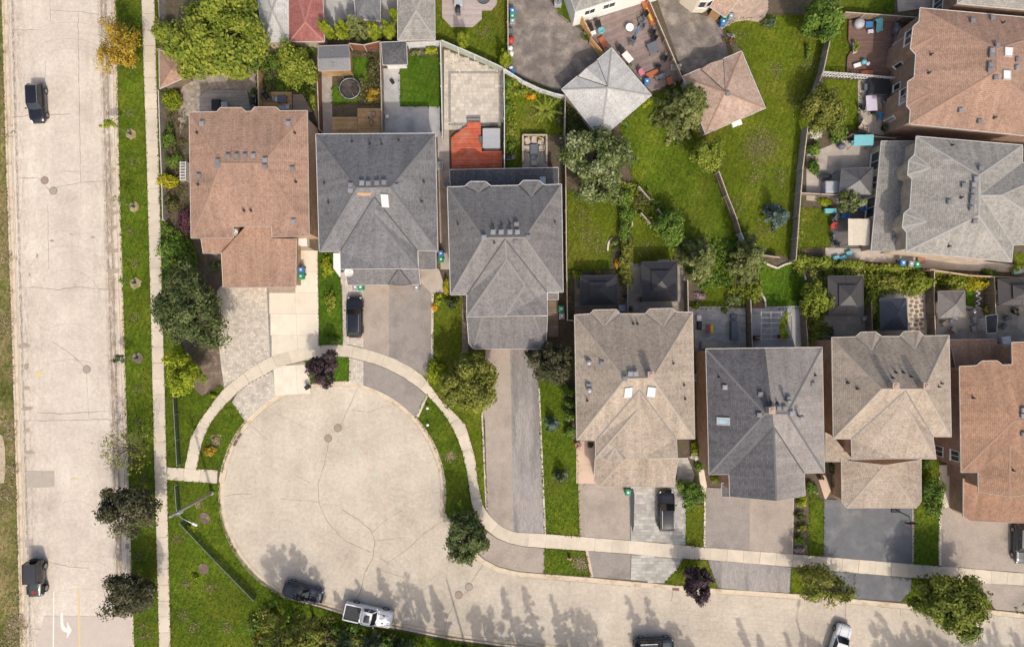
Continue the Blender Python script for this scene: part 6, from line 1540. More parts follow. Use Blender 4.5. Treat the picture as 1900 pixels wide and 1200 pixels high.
MB().box((-1.82, 0, 1.245), (1.75, 1.62, .03)).build('bed_liner', col('bed_liner', (0.055, 0.057, 0.06), 0.8), p, False)
for s in (-1, 1): MB().box((-1.85, s * .90, 1.30), (1.9, .12, .14)).build('bed_side', PW, p, False)
MB().box((-2.75, 0, 1.28), (.10, 1.75, .16)).build('tailgate', PW, p, False)
for s in (-1, 1): MB().box((1.75, s * .45, 1.145), (.28, .12, .02)).build('hood_vent', TRIM, p, False)
for k in range(7): MB().box((-1.82, -.69 + k * .23, 1.265), (1.7, .05, .015)).build('bed_rib', TRIM, p, False)

# ================================================================ VEGETATION
def unit(a): return a / (np.linalg.norm(a, axis=1)[:, None] + 1e-9)
def diamonds(P, N, size, rng):
    """leaf quads at P facing N"""
    n = len(P); R = unit(rng.normal(size=(n, 3)))
    A = unit(np.cross(N, R)); B = np.cross(N, A)
    s = (size * rng.uniform(.5, 1.6, n))[:, None]
    V = np.empty((n, 4, 3)); V[:, 0] = P - A * s; V[:, 1] = P - B * s * .55; V[:, 2] = P + A * s; V[:, 3] = P + B * s * .55
    return V.reshape(-1, 3)
def leaf_cloud(n, c, r, size, clumps, fill=.55, rng=RNG, spread=.34, dome=False, updir=.5, lob=.2):
    r = np.array(r, float); c = np.array(c, float)
    D = unit(rng.normal(size=(clumps, 3)))
    if dome: D[:, 2] = np.abs(D[:, 2]) * .95 - .15
    C = D * (fill + (1 - fill) * rng.random(clumps) ** .6)[:, None] * (1 - spread * .8)
    cr = spread * rng.uniform(.65, 1.25, clumps)
    th = np.arctan2(C[:, 1], C[:, 0]); ph = rng.uniform(0, 6.28, 3)
    C *= (1 + lob * (np.sin(2 * th + ph[0]) * .5 + np.sin(3 * th + ph[1]) * .8 + np.sin(5 * th + ph[2]) * .7))[:, None]
    k = rng.integers(0, clumps, n)
    d = unit(rng.normal(size=(n, 3))); P = C[k] + d * (cr[k] * (rng.random(n) ** .45 + (rng.random(n) < .07) * .5 * rng.random(n)))[:, None]
    N = unit(d * .6 + P * .4 + np.array([0, 0, updir]) + rng.normal(0, .45, (n, 3)))
    tone = np.clip(rng.normal(.5, .17, clumps)[k] + rng.normal(0, .16, n), 0, 1)
    return diamonds(c + P * r, N, size, rng), None, tone
def cloud_obj(name, V, tone, mat, parent=None, world=True, tri=False):
    V = np.asarray(V, np.float32)
    if world and parent is not None:
        L = root_of(parent); V = V - np.array([L.x, L.y, L.z], np.float32)
    k = 3 if tri else 4; n = len(V) // k
    me = bpy.data.meshes.new(name)
    me.vertices.add(len(V)); me.vertices.foreach_set('co', V.astype(np.float32).ravel())
    me.loops.add(n * k); me.loops.foreach_set('vertex_index', np.arange(n * k, dtype=np.int32))
    me.polygons.add(n); me.polygons.foreach_set('loop_start', np.arange(0, n * k, k, dtype=np.int32))
    at_ = me.attributes.new('tone', 'FLOAT', 'FACE'); at_.data.foreach_set('value', np.asarray(tone, np.float32))
    me.materials.append(mat); me.update(calc_edges=True)
    o = bpy.data.objects.new(name, me); COL.objects.link(o); o.parent = parent
    return o
LEAF_MID = foliage('leaf_mid', (0.051, 0.102, 0.015), (0.121, 0.197, 0.026), (0.231, 0.317, 0.052))
LEAF_MAPLE = foliage('leaf_maple', (0.085, 0.129, 0.017), (0.213, 0.258, 0.029), (0.368, 0.368, 0.059))
LEAF_DARK = foliage('leaf_dark', (0.035, 0.056, 0.017), (0.089, 0.114, 0.035), (0.195, 0.219, 0.077), .15)
LEAF_OLIVE = foliage('leaf_olive', (0.079, 0.099, 0.015), (0.188, 0.205, 0.034), (0.348, 0.320, 0.068))
LEAF_YEL = foliage('leaf_yellow', (0.260, 0.170, 0.012), (0.450, 0.300, 0.030), (0.580, 0.430, 0.080), .3)
LEAF_LIME = foliage('leaf_lime', (0.133, 0.187, 0.011), (0.293, 0.347, 0.021), (0.480, 0.493, 0.046), .3)
LEAF_GOLD = foliage('leaf_gold', (0.200, 0.200, 0.010), (0.420, 0.380, 0.020), (0.580, 0.500, 0.050), .3)
LEAF_PURP = foliage('leaf_purple', (0.024, 0.013, 0.017), (0.060, 0.036, 0.040), (0.150, 0.105, 0.105), .12)
LEAF_BRZ = foliage('leaf_bronze', (0.024, 0.028, 0.011), (0.066, 0.067, 0.030), (0.149, 0.132, 0.071), .12)
LEAF_SILV = foliage('leaf_silver', (0.044, 0.070, 0.015), (0.116, 0.145, 0.038), (0.341, 0.363, 0.180), .15)
LEAF_PINE = foliage('leaf_pine', (0.030, 0.048, 0.016), (0.086, 0.115, 0.048), (0.190, 0.224, 0.103), .1)
LEAF_BLUE = foliage('leaf_bluespruce', (0.045, 0.070, 0.055), (0.100, 0.140, 0.110), (0.190, 0.240, 0.190), .1)
LEAF_CEDAR = foliage('leaf_cedar', (0.083, 0.116, 0.007), (0.187, 0.226, 0.011), (0.297, 0.330, 0.028), .15)
LEAF_VINE = foliage('leaf_vine', (0.094, 0.129, 0.015), (0.223, 0.266, 0.029), (0.394, 0.411, 0.073))
LEAF_BROWN = foliage('leaf_brushwood', (0.045, 0.048, 0.014), (0.105, 0.105, 0.030), (0.200, 0.165, 0.075), .1)
PETAL_W = foliage('petal_white', (0.45, 0.44, 0.34), (0.62, 0.60, 0.48), (0.75, 0.72, 0.60)); PETAL_O = foliage('petal_orange', (0.60, 0.25, 0.01), (0.70, 0.38, 0.02), (0.72, 0.50, 0.05)); PETAL_P = foliage('petal_pink', (0.40, 0.25, 0.28), (0.5, 0.35, 0.37), (0.62, 0.5, 0.5))
LEAF_STR = foliage('leaf_street', (0.058, 0.090, 0.012), (0.145, 0.176, 0.024), (0.302, 0.296, 0.055))
LEAF_JUN = foliage('leaf_juniper', (0.064, 0.081, 0.020), (0.151, 0.168, 0.048), (0.290, 0.302, 0.110), .12)
BARK = M('bark', (0.13, 0.10, 0.075), (0.085, 0.065, 0.05), 6.0, bmp=0.5); BARK_L = M('bark_pale', (0.30, 0.26, 0.21), (0.20, 0.17, 0.135), 5.0)
def limbs(mb, base, top, R, n, rng, r0):
    """limbs fanning out from a trunk"""
    for k in range(n):
        a = 2 * math.pi * k / n + rng.uniform(-.4, .4); t = rng.uniform(.45, .8)
        s = Vector(base).lerp(Vector(top), t); q = Vector((math.cos(a) * R[0], math.sin(a) * R[1], R[2] * rng.uniform(.1, .8))) * rng.uniform(.6, .85)
        e = Vector((base[0], base[1], top[2])) + q - Vector((0, 0, R[2] * .4))
        m = s.lerp(e, .5) + Vector((0, 0, R[2] * .12))
        mb.tube([s, m, e], [r0 * .5, r0 * .3, r0 * .1], 5)
def tree(label, c, rad, h, mat, n=5500, leaf=.20, clumps=55, name='tree', zc=None, trunk=.16, fill=.5, spread=.30, sparse=False, bark=BARK, group=None, cat='tree', shrub=False, nl=9):
    zc = zc if zc is not None else h * .60
    X, Y, _ = W(c[0], c[1], zc); s = (CAMH - zc) / FPX
    R = (rad[0] * s, rad[1] * s, (h - zc) if not shrub else max(.2, h - zc))
    e = empty(name, (X, Y, 0.12), 0, label, cat, group)
    rng = np.random.default_rng(int(c[0] * 7 + c[1] * 13) % 99991)
    if not shrub: n = int(n * 1.75); leaf *= .78
    V, _, t = leaf_cloud(n, (X, Y, zc), R, leaf, clumps, fill, rng, spread)
    cloud_obj('crown' if not shrub else 'foliage', V, t, mat, e)
    mb = MB(); top = (X + rng.normal(0, .1), Y + rng.normal(0, .1), zc + R[2] * .25)
    mb.tube([(X, Y, 0.05), (X, Y, .5), ((X + top[0]) / 2, (Y + top[1]) / 2, zc * .6), top], [trunk * 1.4, trunk, trunk * .75, trunk * .35], 8)
    limbs(mb, (X, Y, 0.3), top, R, nl if not shrub else 4, rng, trunk)
    if sparse:
        for k in range(40):
            a = rng.uniform(0, 6.28); q = rng.uniform(.5, 1.0); z0 = zc - R[2] * .3
            e1 = Vector((X + math.cos(a) * R[0] * q, Y + math.sin(a) * R[1] * q, zc + rng.uniform(-.2, .8) * R[2] * (1.2 - q)))
            s0 = Vector((X, Y, z0)).lerp(e1, rng.uniform(.15, .4)); mb.tube([s0, s0.lerp(e1, .5) + Vector((0, 0, .15)), e1], [.03, .02, .008], 4)
    mb.build('trunk' if not shrub else 'stems', bark, e)
    return e
def shrub(label, c, rad, h=1.2, mat=LEAF_MID, n=900, leaf=.13, clumps=14, name='shrub', cat='shrub', group=None, fill=.35, spread=.42):
    return tree(label, c, rad, h, mat, n, leaf, clumps, name, zc=h * .5, trunk=.035, fill=fill, spread=spread, shrub=True, cat=cat, group=group)
def conifer(label, c, rad, h, mat, n=5200, leaf=.16, name='conifer_tree', droop=.25, base=None, group=None, top=.0, zlow=.08):
    """c: plan of the crown at a third of its height"""
    if base is not None: X, Y, _ = W(base[0], base[1], .1)
    else: X, Y, _ = W(c[0], c[1], h * .4)
    s = (CAMH - h * .4) / FPX; R = (rad[0] * s, rad[1] * s)
    e = empty(name, (X, Y, 0.12), 0, label, 'tree', group)
    rng = np.random.default_rng(int(X * 31 + Y * 17 + 500) % 99991)
    nb = max(40, n // 75); z0 = h * zlow
    hz = z0 + (h - z0) * rng.random(nb) ** .95; ang = rng.uniform(0, 6.283, nb); ln = (1 - (hz - z0) / (h - z0) * (1 - top)) * rng.uniform(.72, 1.1, nb) + .06
    k = rng.integers(0, nb, n); t = rng.random(n) ** .6
    x = np.cos(ang[k]) * ln[k] * t * R[0]; y = np.sin(ang[k]) * ln[k] * t * R[1]
    wdt = .10 * ln[k] * (R[0] + R[1]) / 2 * (1.15 - t) + .05
    P = np.c_[X + x + rng.normal(0, 1, n) * wdt, Y + y + rng.normal(0, 1, n) * wdt, hz[k] - droop * t * ln[k] * R[0] * (1 - hz[k] / h) + rng.normal(0, .06, n)]
    N = unit(np.c_[x * .35, y * .35, np.full(n, .9)] + rng.normal(0, .4, (n, 3)))
    V = diamonds(P, N, leaf, rng); V[:, 2] = np.maximum(V[:, 2], .16)
    cloud_obj('crown', V, np.clip(rng.normal(.5, .15, nb)[k] + rng.normal(0, .15, n), 0, 1), mat, e)
    MB().tube([(X, Y, 0), (X, Y, h * .5), (X, Y, h * .97)], [.05 + h * .016, .03 + h * .009, .015], 8).build('trunk', BARK, e)
    return e

# ---- street trees and front gardens
tree('huge yellow green maple behind the brown house', (410, 66), (98, 92), 9.0, LEAF_MAPLE, 15000, .24, 150, 'maple_tree', trunk=.28, spread=.2, nl=14)
tree('golden yellow street tree leaning over the wide road', (217, 86), (44, 56), 6.0, LEAF_YEL, 3200, .13, 60, 'street_tree', trunk=.10, fill=.25, spread=.24, sparse=True)
tree('dense dark evergreen tree left of the block paved drive', (350, 572), (72, 78), 7.5, LEAF_DARK, 12000, .17, 130, 'evergreen_tree', trunk=.22, spread=.20)
tree('yellow green tree between dark evergreen and mesh fence', (338, 690), (39, 43), 5.0, LEAF_LIME, 3400, .16, 50, 'small_tree', trunk=.10, spread=.27)
tree('purple leaved tree at the top of the cul-de-sac', (600, 686), (34, 34), 4.8, LEAF_PURP, 2600, .17, 44, 'purple_tree', trunk=.10, spread=.27)
tree('round olive green tree beside the curved walk', (870, 712), (58, 60), 6.5, LEAF_OLIVE, 8500, .18, 95, 'street_tree', trunk=.18, spread=.22)
shrub('lime shrub on the left of the round olive tree', (808, 690), (24, 24), 1.9, LEAF_LIME, 1300, .15, 22)
tree('bronze leaved tree left of the beige house', (1023, 675), (46, 49), 6.2, LEAF_BRZ, 6000, .17, 80, 'bronze_tree', trunk=.15, spread=.22)
tree('dark green street tree where the court meets the street', (866, 995), (46, 48), 6.0, LEAF_DARK, 5600, .18, 75, 'street_tree', trunk=.15, spread=.24)
tree('bronze street tree by the wide road, upper of two', (238, 946), (58, 50), 6.5, LEAF_BRZ, 4600, .18, 30, 'bronze_tree', trunk=.16, fill=.62, spread=.30, sparse=True)
tree('bronze street tree by the wide road, lower of two', (243, 1103), (55, 50), 6.2, LEAF_BRZ, 4800, .16, 36, 'bronze_tree', trunk=.16, fill=.5, spread=.30, sparse=True)
tree('nearly bare street tree with fine twigs', (236, 832), (58, 52), 6.0, LEAF_OLIVE, 620, .13, 110, 'bare_tree', trunk=.10, fill=.55, spread=.18, sparse=True, bark=BARK, nl=16)
tree('purple tree on the boulevard beside the drain grate', (1296, 1079), (34, 37), 5.0, LEAF_PURP, 3200, .16, 60, 'purple_tree', trunk=.10, spread=.23)
tree('sparse olive tree on the boulevard below the planted bed', (1527, 1088), (58, 40), 5.2, LEAF_OLIVE, 2300, .17, 52, 'street_tree', trunk=.10, fill=.62, spread=.22, sparse=True)
tree('big green street maple near the right edge', (1772, 1120), (76, 64), 7.0, LEAF_STR, 8200, .21, 90, 'maple_tree', trunk=.18, spread=.23, sparse=True)
tree('dense green bush at the corner of the stone paved drive', (1283, 917), (29, 31), 2.6, LEAF_MID, 2400, .14, 46, 'bush', trunk=.08, cat='shrub', spread=.28)
tree('tall green bush between sealed drive and rust house', (1731, 922), (27, 44), 3.0, LEAF_MID, 2800, .14, 50, 'bush', trunk=.08, cat='shrub', spread=.28)
# ---- back garden trees
tree('silver leaved tree below the whitish garage', (1110, 305), (74, 74), 6.8, LEAF_SILV, 9500, .20, 110, 'silver_tree', trunk=.2, spread=.2)
conifer('big spreading conifer left of the tan garage', (1272, 203), (52, 60), 7.0, LEAF_JUN, 9000, .17, droop=.1, top=.25)
tree('light green round tree below the big conifer', (1313, 286), (34, 33), 4.5, LEAF_VINE, 2800, .16, 40, 'small_tree', trunk=.10)
tree('sunlit leafy tree at the top of the weathered fence', (1524, 38), (46, 42), 6.0, LEAF_MID, 4200, .19, 55, 'small_tree', trunk=.14)
tree('olive tree over the weathered fence beside the lilac table', (1531, 206), (44, 46), 5.0, LEAF_OLIVE, 4400, .17, 60, 'small_tree', trunk=.12)
conifer('small blue grey conifer on the sunny lawn', (1443, 402), (31, 29), 4.2, LEAF_BLUE, 3000, .13)
tree('green tree between hedge and slanted fence', (1242, 424), (33, 38), 4.2, LEAF_MID, 3000, .16, 42, 'small_tree', trunk=.10)
conifer('shaded evergreen right of the second dark gazebo', (1296, 484), (42, 55), 6.2, LEAF_JUN, 5200, .16, top=.2)
conifer('shaded evergreen below the slanted fence end', (1388, 474), (38, 55), 6.2, LEAF_JUN, 5200, .16, top=.2)
tree('leafy tree left of the brown two tier gazebo', (1512, 556), (31, 42), 4.0, LEAF_VINE, 3000, .17, 44, 'small_tree', trunk=.10)
tree('yellow green tree beside the grey metal roofed shed', (548, 122), (42, 48), 4.6, LEAF_VINE, 4200, .16, 60, 'small_tree', trunk=.12)
conifer('pale conifer between the cedars at the top', (660, 50), (33, 30), 4.5, LEAF_JUN, 3000, .14)
tree('yellow green bush over the dark fence by the sidewalk', (303, 62), (22, 34), 2.8, LEAF_VINE, 1700, .15, 26, 'bush', trunk=.06, cat='shrub')
tree('pale leafed small tree over the blue toys', (1577, 375), (24, 22), 3.6, LEAF_SILV, 1600, .15, 26, 'small_tree', trunk=.07)
# ---- clipped and garden shrubs
shrub('round clipped golden shrub beside the pavilion', (318, 182), (25, 24), 1.8, LEAF_CEDAR, 2600, .10, 40)
shrub('bright golden shrub over the sidewalk fence', (312, 337), (29, 18), 1.8, LEAF_GOLD, 1400, .14, 20)
shrub('dark green shrub left of the brown house, upper', (313, 258), (14, 28), 1.4, LEAF_MID, 900, .13, 14)
shrub('green shrub left of the brown house below the pavilion garden', (322, 296), (15, 18), 1.3, LEAF_MID, 700, .13, 12)
shrub('twiggy olive shrub below the golden shrub', (316, 376), (22, 16), 1.4, LEAF_BROWN, 600, .12, 14)
shrub('purple shrub at the corner of the brown house', (344, 408), (20, 30), 2.0, foliage('leaf_plum', (0.060, 0.020, 0.030), (0.140, 0.055, 0.070), (0.220, 0.110, 0.120)), 1500, .12, 22)
shrub('large green shrub above the dark evergreen', (320, 462), (32, 44), 2.4, LEAF_MID, 2200, .15, 34)
shrub('small green shrub beside the porch walk', (308, 425), (14, 18), 1.2, LEAF_MID, 600, .12, 12)
shrub('small yellow shrub on the lawn inside the curved walk', (388, 836), (16, 13), .8, LEAF_YEL, 600, .11, 12)
for i, (x, y, r) in enumerate(((1056, 727, 14), (1056, 748, 14), (1057, 771, 14), (1059, 800, 15))):
    shrub('dark clipped shrub number ' + ['one, topmost', 'two', 'three', 'four, lowest'][i] + ' in the row left of the beige house', (x, y), (r, 13), 1.9, LEAF_MID, 900, .11, 16)
conifer('small blue spruce on the lawn left of the beige house', (1024, 786), (17, 17), 2.0, LEAF_BLUE, 1400, .10)
conifer('small dark spruce lower on the lawn left of the beige house', (1041, 884), (17, 17), 2.4, LEAF_PINE, 1200, .10)
CED = (((607, 57), (13, 25), 'cedar beside the red roof'), ((634, 56), (14, 22), 'cedar left of the pale conifer'), ((694, 60), (13, 20), 'cedar right of the pale conifer'), ((721, 58), (13, 20), 'cedar left of the grey garage corner'), ((733, 31), (10, 16), 'small cedar at the grey garage wall'), ((859, 76), (12, 24), 'lone cedar below the octagonal deck'), ((938, 112), (13, 17), 'cedar at the corner of the asphalt yard'))
for c, rd, lb in CED:
    h = 4.8 if rd[1] > 18 else 3.6
    tree('golden green columnar ' + lb, c, (rd[0], rd[0] * 1.05), h, LEAF_CEDAR, 3400, .10, 50, 'cedar_tree', zc=h * .48, trunk=.06, spread=.3, fill=.3)
shrub('dark cone shrub below the tan garage corner', (1296, 244), (12, 10), 1.6, LEAF_CEDAR, 700, .1, 14)
shrub('clipped green hedge ball at the whitish garage', (1200, 190), (13, 13), 1.4, LEAF_CEDAR, 800, .11, 14)
shrub('small conifer shrub on the pink patio edge', (1428, 42), (17, 13), 1.1, LEAF_PINE, 900, .11, 16)
shrub('white flowering shrub beside the weathered fence', (1516, 250), (24, 13), 1.3, PETAL_W, 500, .11, 14)
shrub('green shrub below the white flowering shrub', (1511, 276), (15, 15), 1.4, LEAF_MID, 800, .12, 14)
shrub('green shrub at the tan patio corner', (1510, 310), (16, 17), 1.5, LEAF_MID, 900, .13, 14)
shrub('leafy shrub above the turquoise swing', (1556, 250), (22, 16), 1.6, LEAF_MID, 900, .13, 16)
shrub('low green plants below the storage box', (1528, 376), (20, 10), .8, LEAF_LIME, 600, .12, 12)
shrub('white flowering shrub beside the grey patio', (1362, 558), (16, 15), 1.3, LEAF_SILV, 900, .12, 16)
shrub('yellow green shrub right of the flowering shrub', (1397, 544), (17, 14), 1.2, LEAF_VINE, 800, .12, 14)
shrub('round clipped shrub at the patio corner', (1292, 566), (10, 10), .9, LEAF_CEDAR, 500, .1, 10)
shrub('pale pink flowering plant above the round clipped shrub', (1297, 548), (16, 8), .8, PETAL_P, 350, .11, 8)
shrub('golden shrub behind the taupe gazebo', (1812, 528), (25, 14), 1.6, LEAF_GOLD, 1200, .13, 18)
shrub('green hedge bush beside the golden shrub', (1770, 522), (30, 14), 1.8, LEAF_VINE, 1500, .14, 22)
shrub('wide green bush above the flagstone strip', (1706, 525), (28, 20), 2.2, LEAF_VINE, 1800, .15, 28)
shrub('olive bush right of the brown two tier gazebo', (1654, 522), (30, 18), 2.2, LEAF_OLIVE, 1800, .15, 28)
shrub('green bush beside the slate gazebo', (1620, 560), (13, 34), 2.0, LEAF_VINE, 1300, .14, 20)
shrub('vine bush along the paved side yard, left part', (1580, 491), (40, 12), 1.6, LEAF_VINE, 1600, .13, 26)
shrub('vine bush along the paved side yard, right part', (1660, 497), (44, 10), 1.6, LEAF_VINE, 1600, .13, 26)
shrub('vine tangle at the lower end of the weathered fence', (1488, 488), (18, 30), 1.9, LEAF_VINE, 1300, .13, 22)
shrub('yellow green bush above the brown two tier gazebo', (1524, 488), (26, 16), 1.8, LEAF_VINE, 1200, .14, 20)
for i, y in enumerate((372, 402, 432, 462, 492, 518)):
    shrub('section ' + ['one, topmost', 'two', 'three', 'four', 'five', 'six, lowest'][i] + ' of the narrow hedge between the two dark gazebo yards', (1160 + (i % 2) * 4, y), (14, 23), 1.9, LEAF_MID if i < 3 else LEAF_OLIVE, 2400, .12, 40, 'hedge')
shrub('orange flowers in the hedge bed', (1146, 487), (8, 13), .8, PETAL_O, 450, .10, 8, 'flower_bed', 'flowers')
shrub('silver leaved plants at the tip of the hedge bed', (1143, 455), (12, 14), 1.0, LEAF_SILV, 600, .11, 12)
shrub('yellow green plants below the orange flowers', (1150, 508), (7, 9), .7, LEAF_LIME, 350, .1, 8)
shrub('round bush above the first dark gazebo', (1071, 510), (11, 10), 1.0, LEAF_VINE, 500, .11, 10)
shrub('tall weeds along the fence right of the grey house', (1052, 520), (7, 22), 1.2, LEAF_MID, 600, .12, 12)
shrub('twiggy bare bush under the silver tree', (1192, 372), (24, 22), 1.5, LEAF_BROWN, 420, .10, 16)
shrub('clipped shrub beside the broken fence', (1207, 388), (12, 9), 1.1, LEAF_CEDAR, 500, .11, 10)
shrub('rounded shrub in the green lawn corner', (1222, 382), (12, 10), 1.1, LEAF_MID, 500, .11, 10)
for i, (c, rd, m) in enumerate((((944, 160), (9, 16), LEAF_MID), ((968, 172), (16, 8), LEAF_VINE), ((985, 180), (12, 8), PETAL_O), ((944, 200), (9, 16), LEAF_MID), ((950, 245), (13, 20), LEAF_VINE), ((950, 272), (12, 14), LEAF_MID), ((1040, 215), (10, 24), LEAF_DARK), ((955, 150), (12, 8), LEAF_VINE))):
    shrub(['dark green', 'low yellow green', 'orange flowering', 'broad leaved', 'tall leafy', 'spreading leafy', 'dark shaded', 'small pale'][i] + ' garden plant in the spiky plant garden', c, rd, 1.0, m, 500 if m is not PETAL_O else 260, .12, 12, 'garden_plant', 'plant')
# spiky sumac
X, Y, _ = W(1012, 207, 1.0); e = empty('spiky_plant', (X, Y, .12), 0, 'spiky fern leaved plant in the garden right of the paved patio', 'plant')
Vs = []
for k in range(11):
    a = 2 * math.pi * k / 11 + random.uniform(-.2, .2); Ln = random.uniform(1.3, 2.4)
    for t in np.linspace(.15, 1, 13):
        for s in (-1, 1):
            p = Vector((X + math.cos(a) * Ln * t, Y + math.sin(a) * Ln * t, .9 + .7 * math.sin(t * 2.2))); w = .33 * (1.1 - t)
            q = p + Vector((-math.sin(a) * s * w + math.cos(a) * .12, math.cos(a) * s * w + math.sin(a) * .12, -.05))
            d = Vector((math.cos(a), math.sin(a), 0)) * .06
            Vs += [tuple(p - d), tuple(p + d), tuple(q), tuple(q - d * .5)]
cloud_obj('fronds', np.array(Vs), np.clip(RNG.normal(.6, .2, len(Vs) // 4), 0, 1), LEAF_VINE, e)
MB().tube([(X, Y, 0), (X, Y, 1.0)], [.06, .04], 6).build('stem', BARK, e)
# H1/H2 strip plants, small beds
for i, (c, rd, m, lb) in enumerate((((608, 495), (14, 22), LEAF_LIME, 'tall weeds at the top of the strip beside the pale drive'), ((612, 560), (12, 26), LEAF_VINE, 'tall weeds halfway down the strip beside the pale drive'), ((618, 632), (20, 10), LEAF_MID, 'dense ground cover at the end of the weedy strip'), ((813, 555), (8, 12), LEAF_LIME, 'small yellow green bush by the concrete step walk'), ((828, 530), (6, 18), LEAF_GOLD, 'golden plants along the charcoal house side walk'), ((838, 562), (18, 14), LEAF_DARK, 'dark shrub at the grey house corner'), ((806, 568), (6, 10), PETAL_O, 'orange flowers at the lawn corner'),
                                       ((1487, 930), (13, 16), LEAF_LIME, 'lime shrub at the top of the planted bed'), ((1486, 958), (13, 10), LEAF_DARK, 'dark shrub in the planted bed'), ((1489, 978), (13, 10), LEAF_OLIVE, 'round olive shrub in the planted bed'), ((1484, 1003), (12, 14), LEAF_MID, 'leafy plants in the planted bed'), ((1484, 1020), (12, 6), PETAL_P, 'pale flowers at the bottom of the planted bed'), ((1506, 905), (16, 14), LEAF_MID, 'green shrub beside the slate house corner'),
                                       ((1288, 832), (10, 14), LEAF_LIME, 'lime plants between beige and slate houses'), ((1290, 846), (10, 8), PETAL_W, 'white flowers between beige and slate houses'), ((1296, 866), (10, 12), LEAF_MID, 'shrub at the white walk'), ((1327, 886), (7, 10), LEAF_CEDAR, 'small shrub below the slate house corner'), ((1548, 870), (10, 14), LEAF_DARK, 'dark shrub left of the second beige garage'), ((1552, 900), (8, 14), LEAF_MID, 'green shrub left of the second beige garage'), ((1718, 862), (14, 12), LEAF_MID, 'green plants above the tall green bush'),
                                       ((668, 165), (18, 26), LEAF_BROWN, 'dry perennials beside the trampoline'), ((690, 130), (14, 30), LEAF_BROWN, 'dry shrub bed along the trampoline yard fence'), ((690, 178), (16, 16), LEAF_YEL, 'yellowing plants in the trampoline yard corner'), ((800, 94), (14, 8), LEAF_LIME, 'lime plants in the bed behind the square lawn'), ((770, 98), (12, 7), LEAF_SILV, 'silver plants in the bed behind the square lawn'),
                                       ((500, 150), (16, 30), LEAF_DARK, 'dark shrubs above the honey deck'), ((470, 178), (10, 18), LEAF_DARK, 'dark shrub at the corner of the grey deck'), ((560, 165), (22, 12), LEAF_MID, 'shaded plants above the tan deck corner'), ((580, 188), (8, 18), LEAF_VINE, 'grassy plants beside the red brown fence'), ((510, 115), (18, 18), LEAF_MID, 'green shrub under the edge of the huge maple'),
                                       ((1230, 290), (10, 12), LEAF_CEDAR, 'small hidden shrub on the green lawn') if False else ((1160, 228), (14, 12), LEAF_MID, 'green shrub below the whitish garage edge'), ((1500, 95), (6, 14), LEAF_MID, 'weeds along the weathered fence'), ((1640, 500), (12, 8), LEAF_LIME, 'lime tuft in the vine bushes'), ((1886, 500), (16, 8), LEAF_VINE, 'vine bush at the right edge fence'), ((1840, 506), (20, 7), LEAF_MID, 'dark plants along the long right hand fence'), ((1540, 615), (12, 10), LEAF_DARK, 'dark shrub left of the second beige house roof'), ((1516, 610), (10, 24), LEAF_VINE, 'leafy shrub left of the brown patio'), ((1345, 575), (8, 6), LEAF_MID, 'small shrub at the grey patio edge'), ((400, 492), (12, 12), LEAF_DARK, 'dark shrub in front of the brown house porch'), ((395, 735), (8, 5), LEAF_LIME, 'lime tuft beside the mulch bed'))):
    shrub(lb, c, rd, 1.1 if max(rd) > 12 else .8, m, 650 if max(rd) > 15 else 380, .12, 14, 'garden_plant', 'plant')
# boulevard saplings in mulch rings
for i, (x, y) in enumerate(((243, 249), (249, 384), (251, 525), (255, 664))):
    lb = ['first', 'second', 'third', 'fourth'][i] + ' young tree from the top in a mulch ring on the boulevard'
    X, Y, _ = W(x, y, .2); e = empty('sapling', (X, Y, .12), 0, lb, 'tree')
    mesh_obj('mulch_ring', [(X + .62 * (1 + RNG.normal(0, .1)) * math.cos(a), Y + .62 * (1 + RNG.normal(0, .1)) * math.sin(a), .195) for a in np.linspace(0, 6.283, 17)[:-1]], [tuple(range(16))], STRAW if i != 3 else MULCH, e)
    MB().tube([(X, Y, .1), (X - .05, Y, 1.5), (X - .1, Y + .05, 3.0)], [.05, .04, .015], 6).build('trunk', BARK_L, e)
    MB().lathe([(.12, .0), (.12, .75), (.1, .78)], 10, (X, Y, .16)).build('trunk_guard', col('guard_green', (0.03, 0.10, 0.06)), e)
    c = [(-1.5, .6, 2.4), (-.4, .4, 2.6), (-.2, .2, 2.8), (-1.0, -.1, 2.2)][i]; nn = [420, 90, 60, 420][i]
    V, _, t = leaf_cloud(nn, (X + c[0], Y + c[1], c[2]), (.95, .75, .55), .11, 12)
    cloud_obj('crown', V, t, [LEAF_LIME, LEAF_MID, LEAF_MID, LEAF_PINE][i], e)
def ring_patch(name, px, r, mat, label, cat='tree stump'):
    X, Y, _ = W(px[0], px[1], .2); n = 18
    return tag(mesh_obj(name, [(X + r * (1 + RNG.normal(0, .13)) * math.cos(a), Y + r * (1 + RNG.normal(0, .13)) * math.sin(a), .185) for a in np.linspace(0, 6.283, n + 1)[:-1]], [tuple(range(n))], mat), label, None, kind='structure')
ring_patch('mulch_patch', (379, 961), .65, MULCH, 'upper round mulch patch on the corner lawn')
ring_patch('mulch_patch', (377, 1054), .62, MULCH, 'lower round mulch patch on the corner lawn')
def straw(px, r, label, n=260, mat=None, grp=None):
    """dead grass lying loose, no clear edge"""
    X, Y, _ = W(px[0], px[1], .2); P = np.array([X, Y]) + RNG.normal(0, r * .55, (n, 2))
    V = diamonds(np.c_[P, RNG.uniform(.16, .22, n)], unit(RNG.normal(0, .35, (n, 3)) + np.array([0, 0, 1])), .085, RNG)
    tag(cloud_obj('dead_grass', V, RNG.random(n), mat or BLADE_STRAW), label, group=grp, kind='stuff')
BLADE_STRAW = foliage('blade_straw', (0.20, 0.155, 0.075), (0.34, 0.27, 0.15), (0.46, 0.38, 0.24))
BLADE_MIX = foliage('blade_mixed', (0.09, 0.10, 0.02), (0.20, 0.17, 0.07), (0.33, 0.27, 0.15))
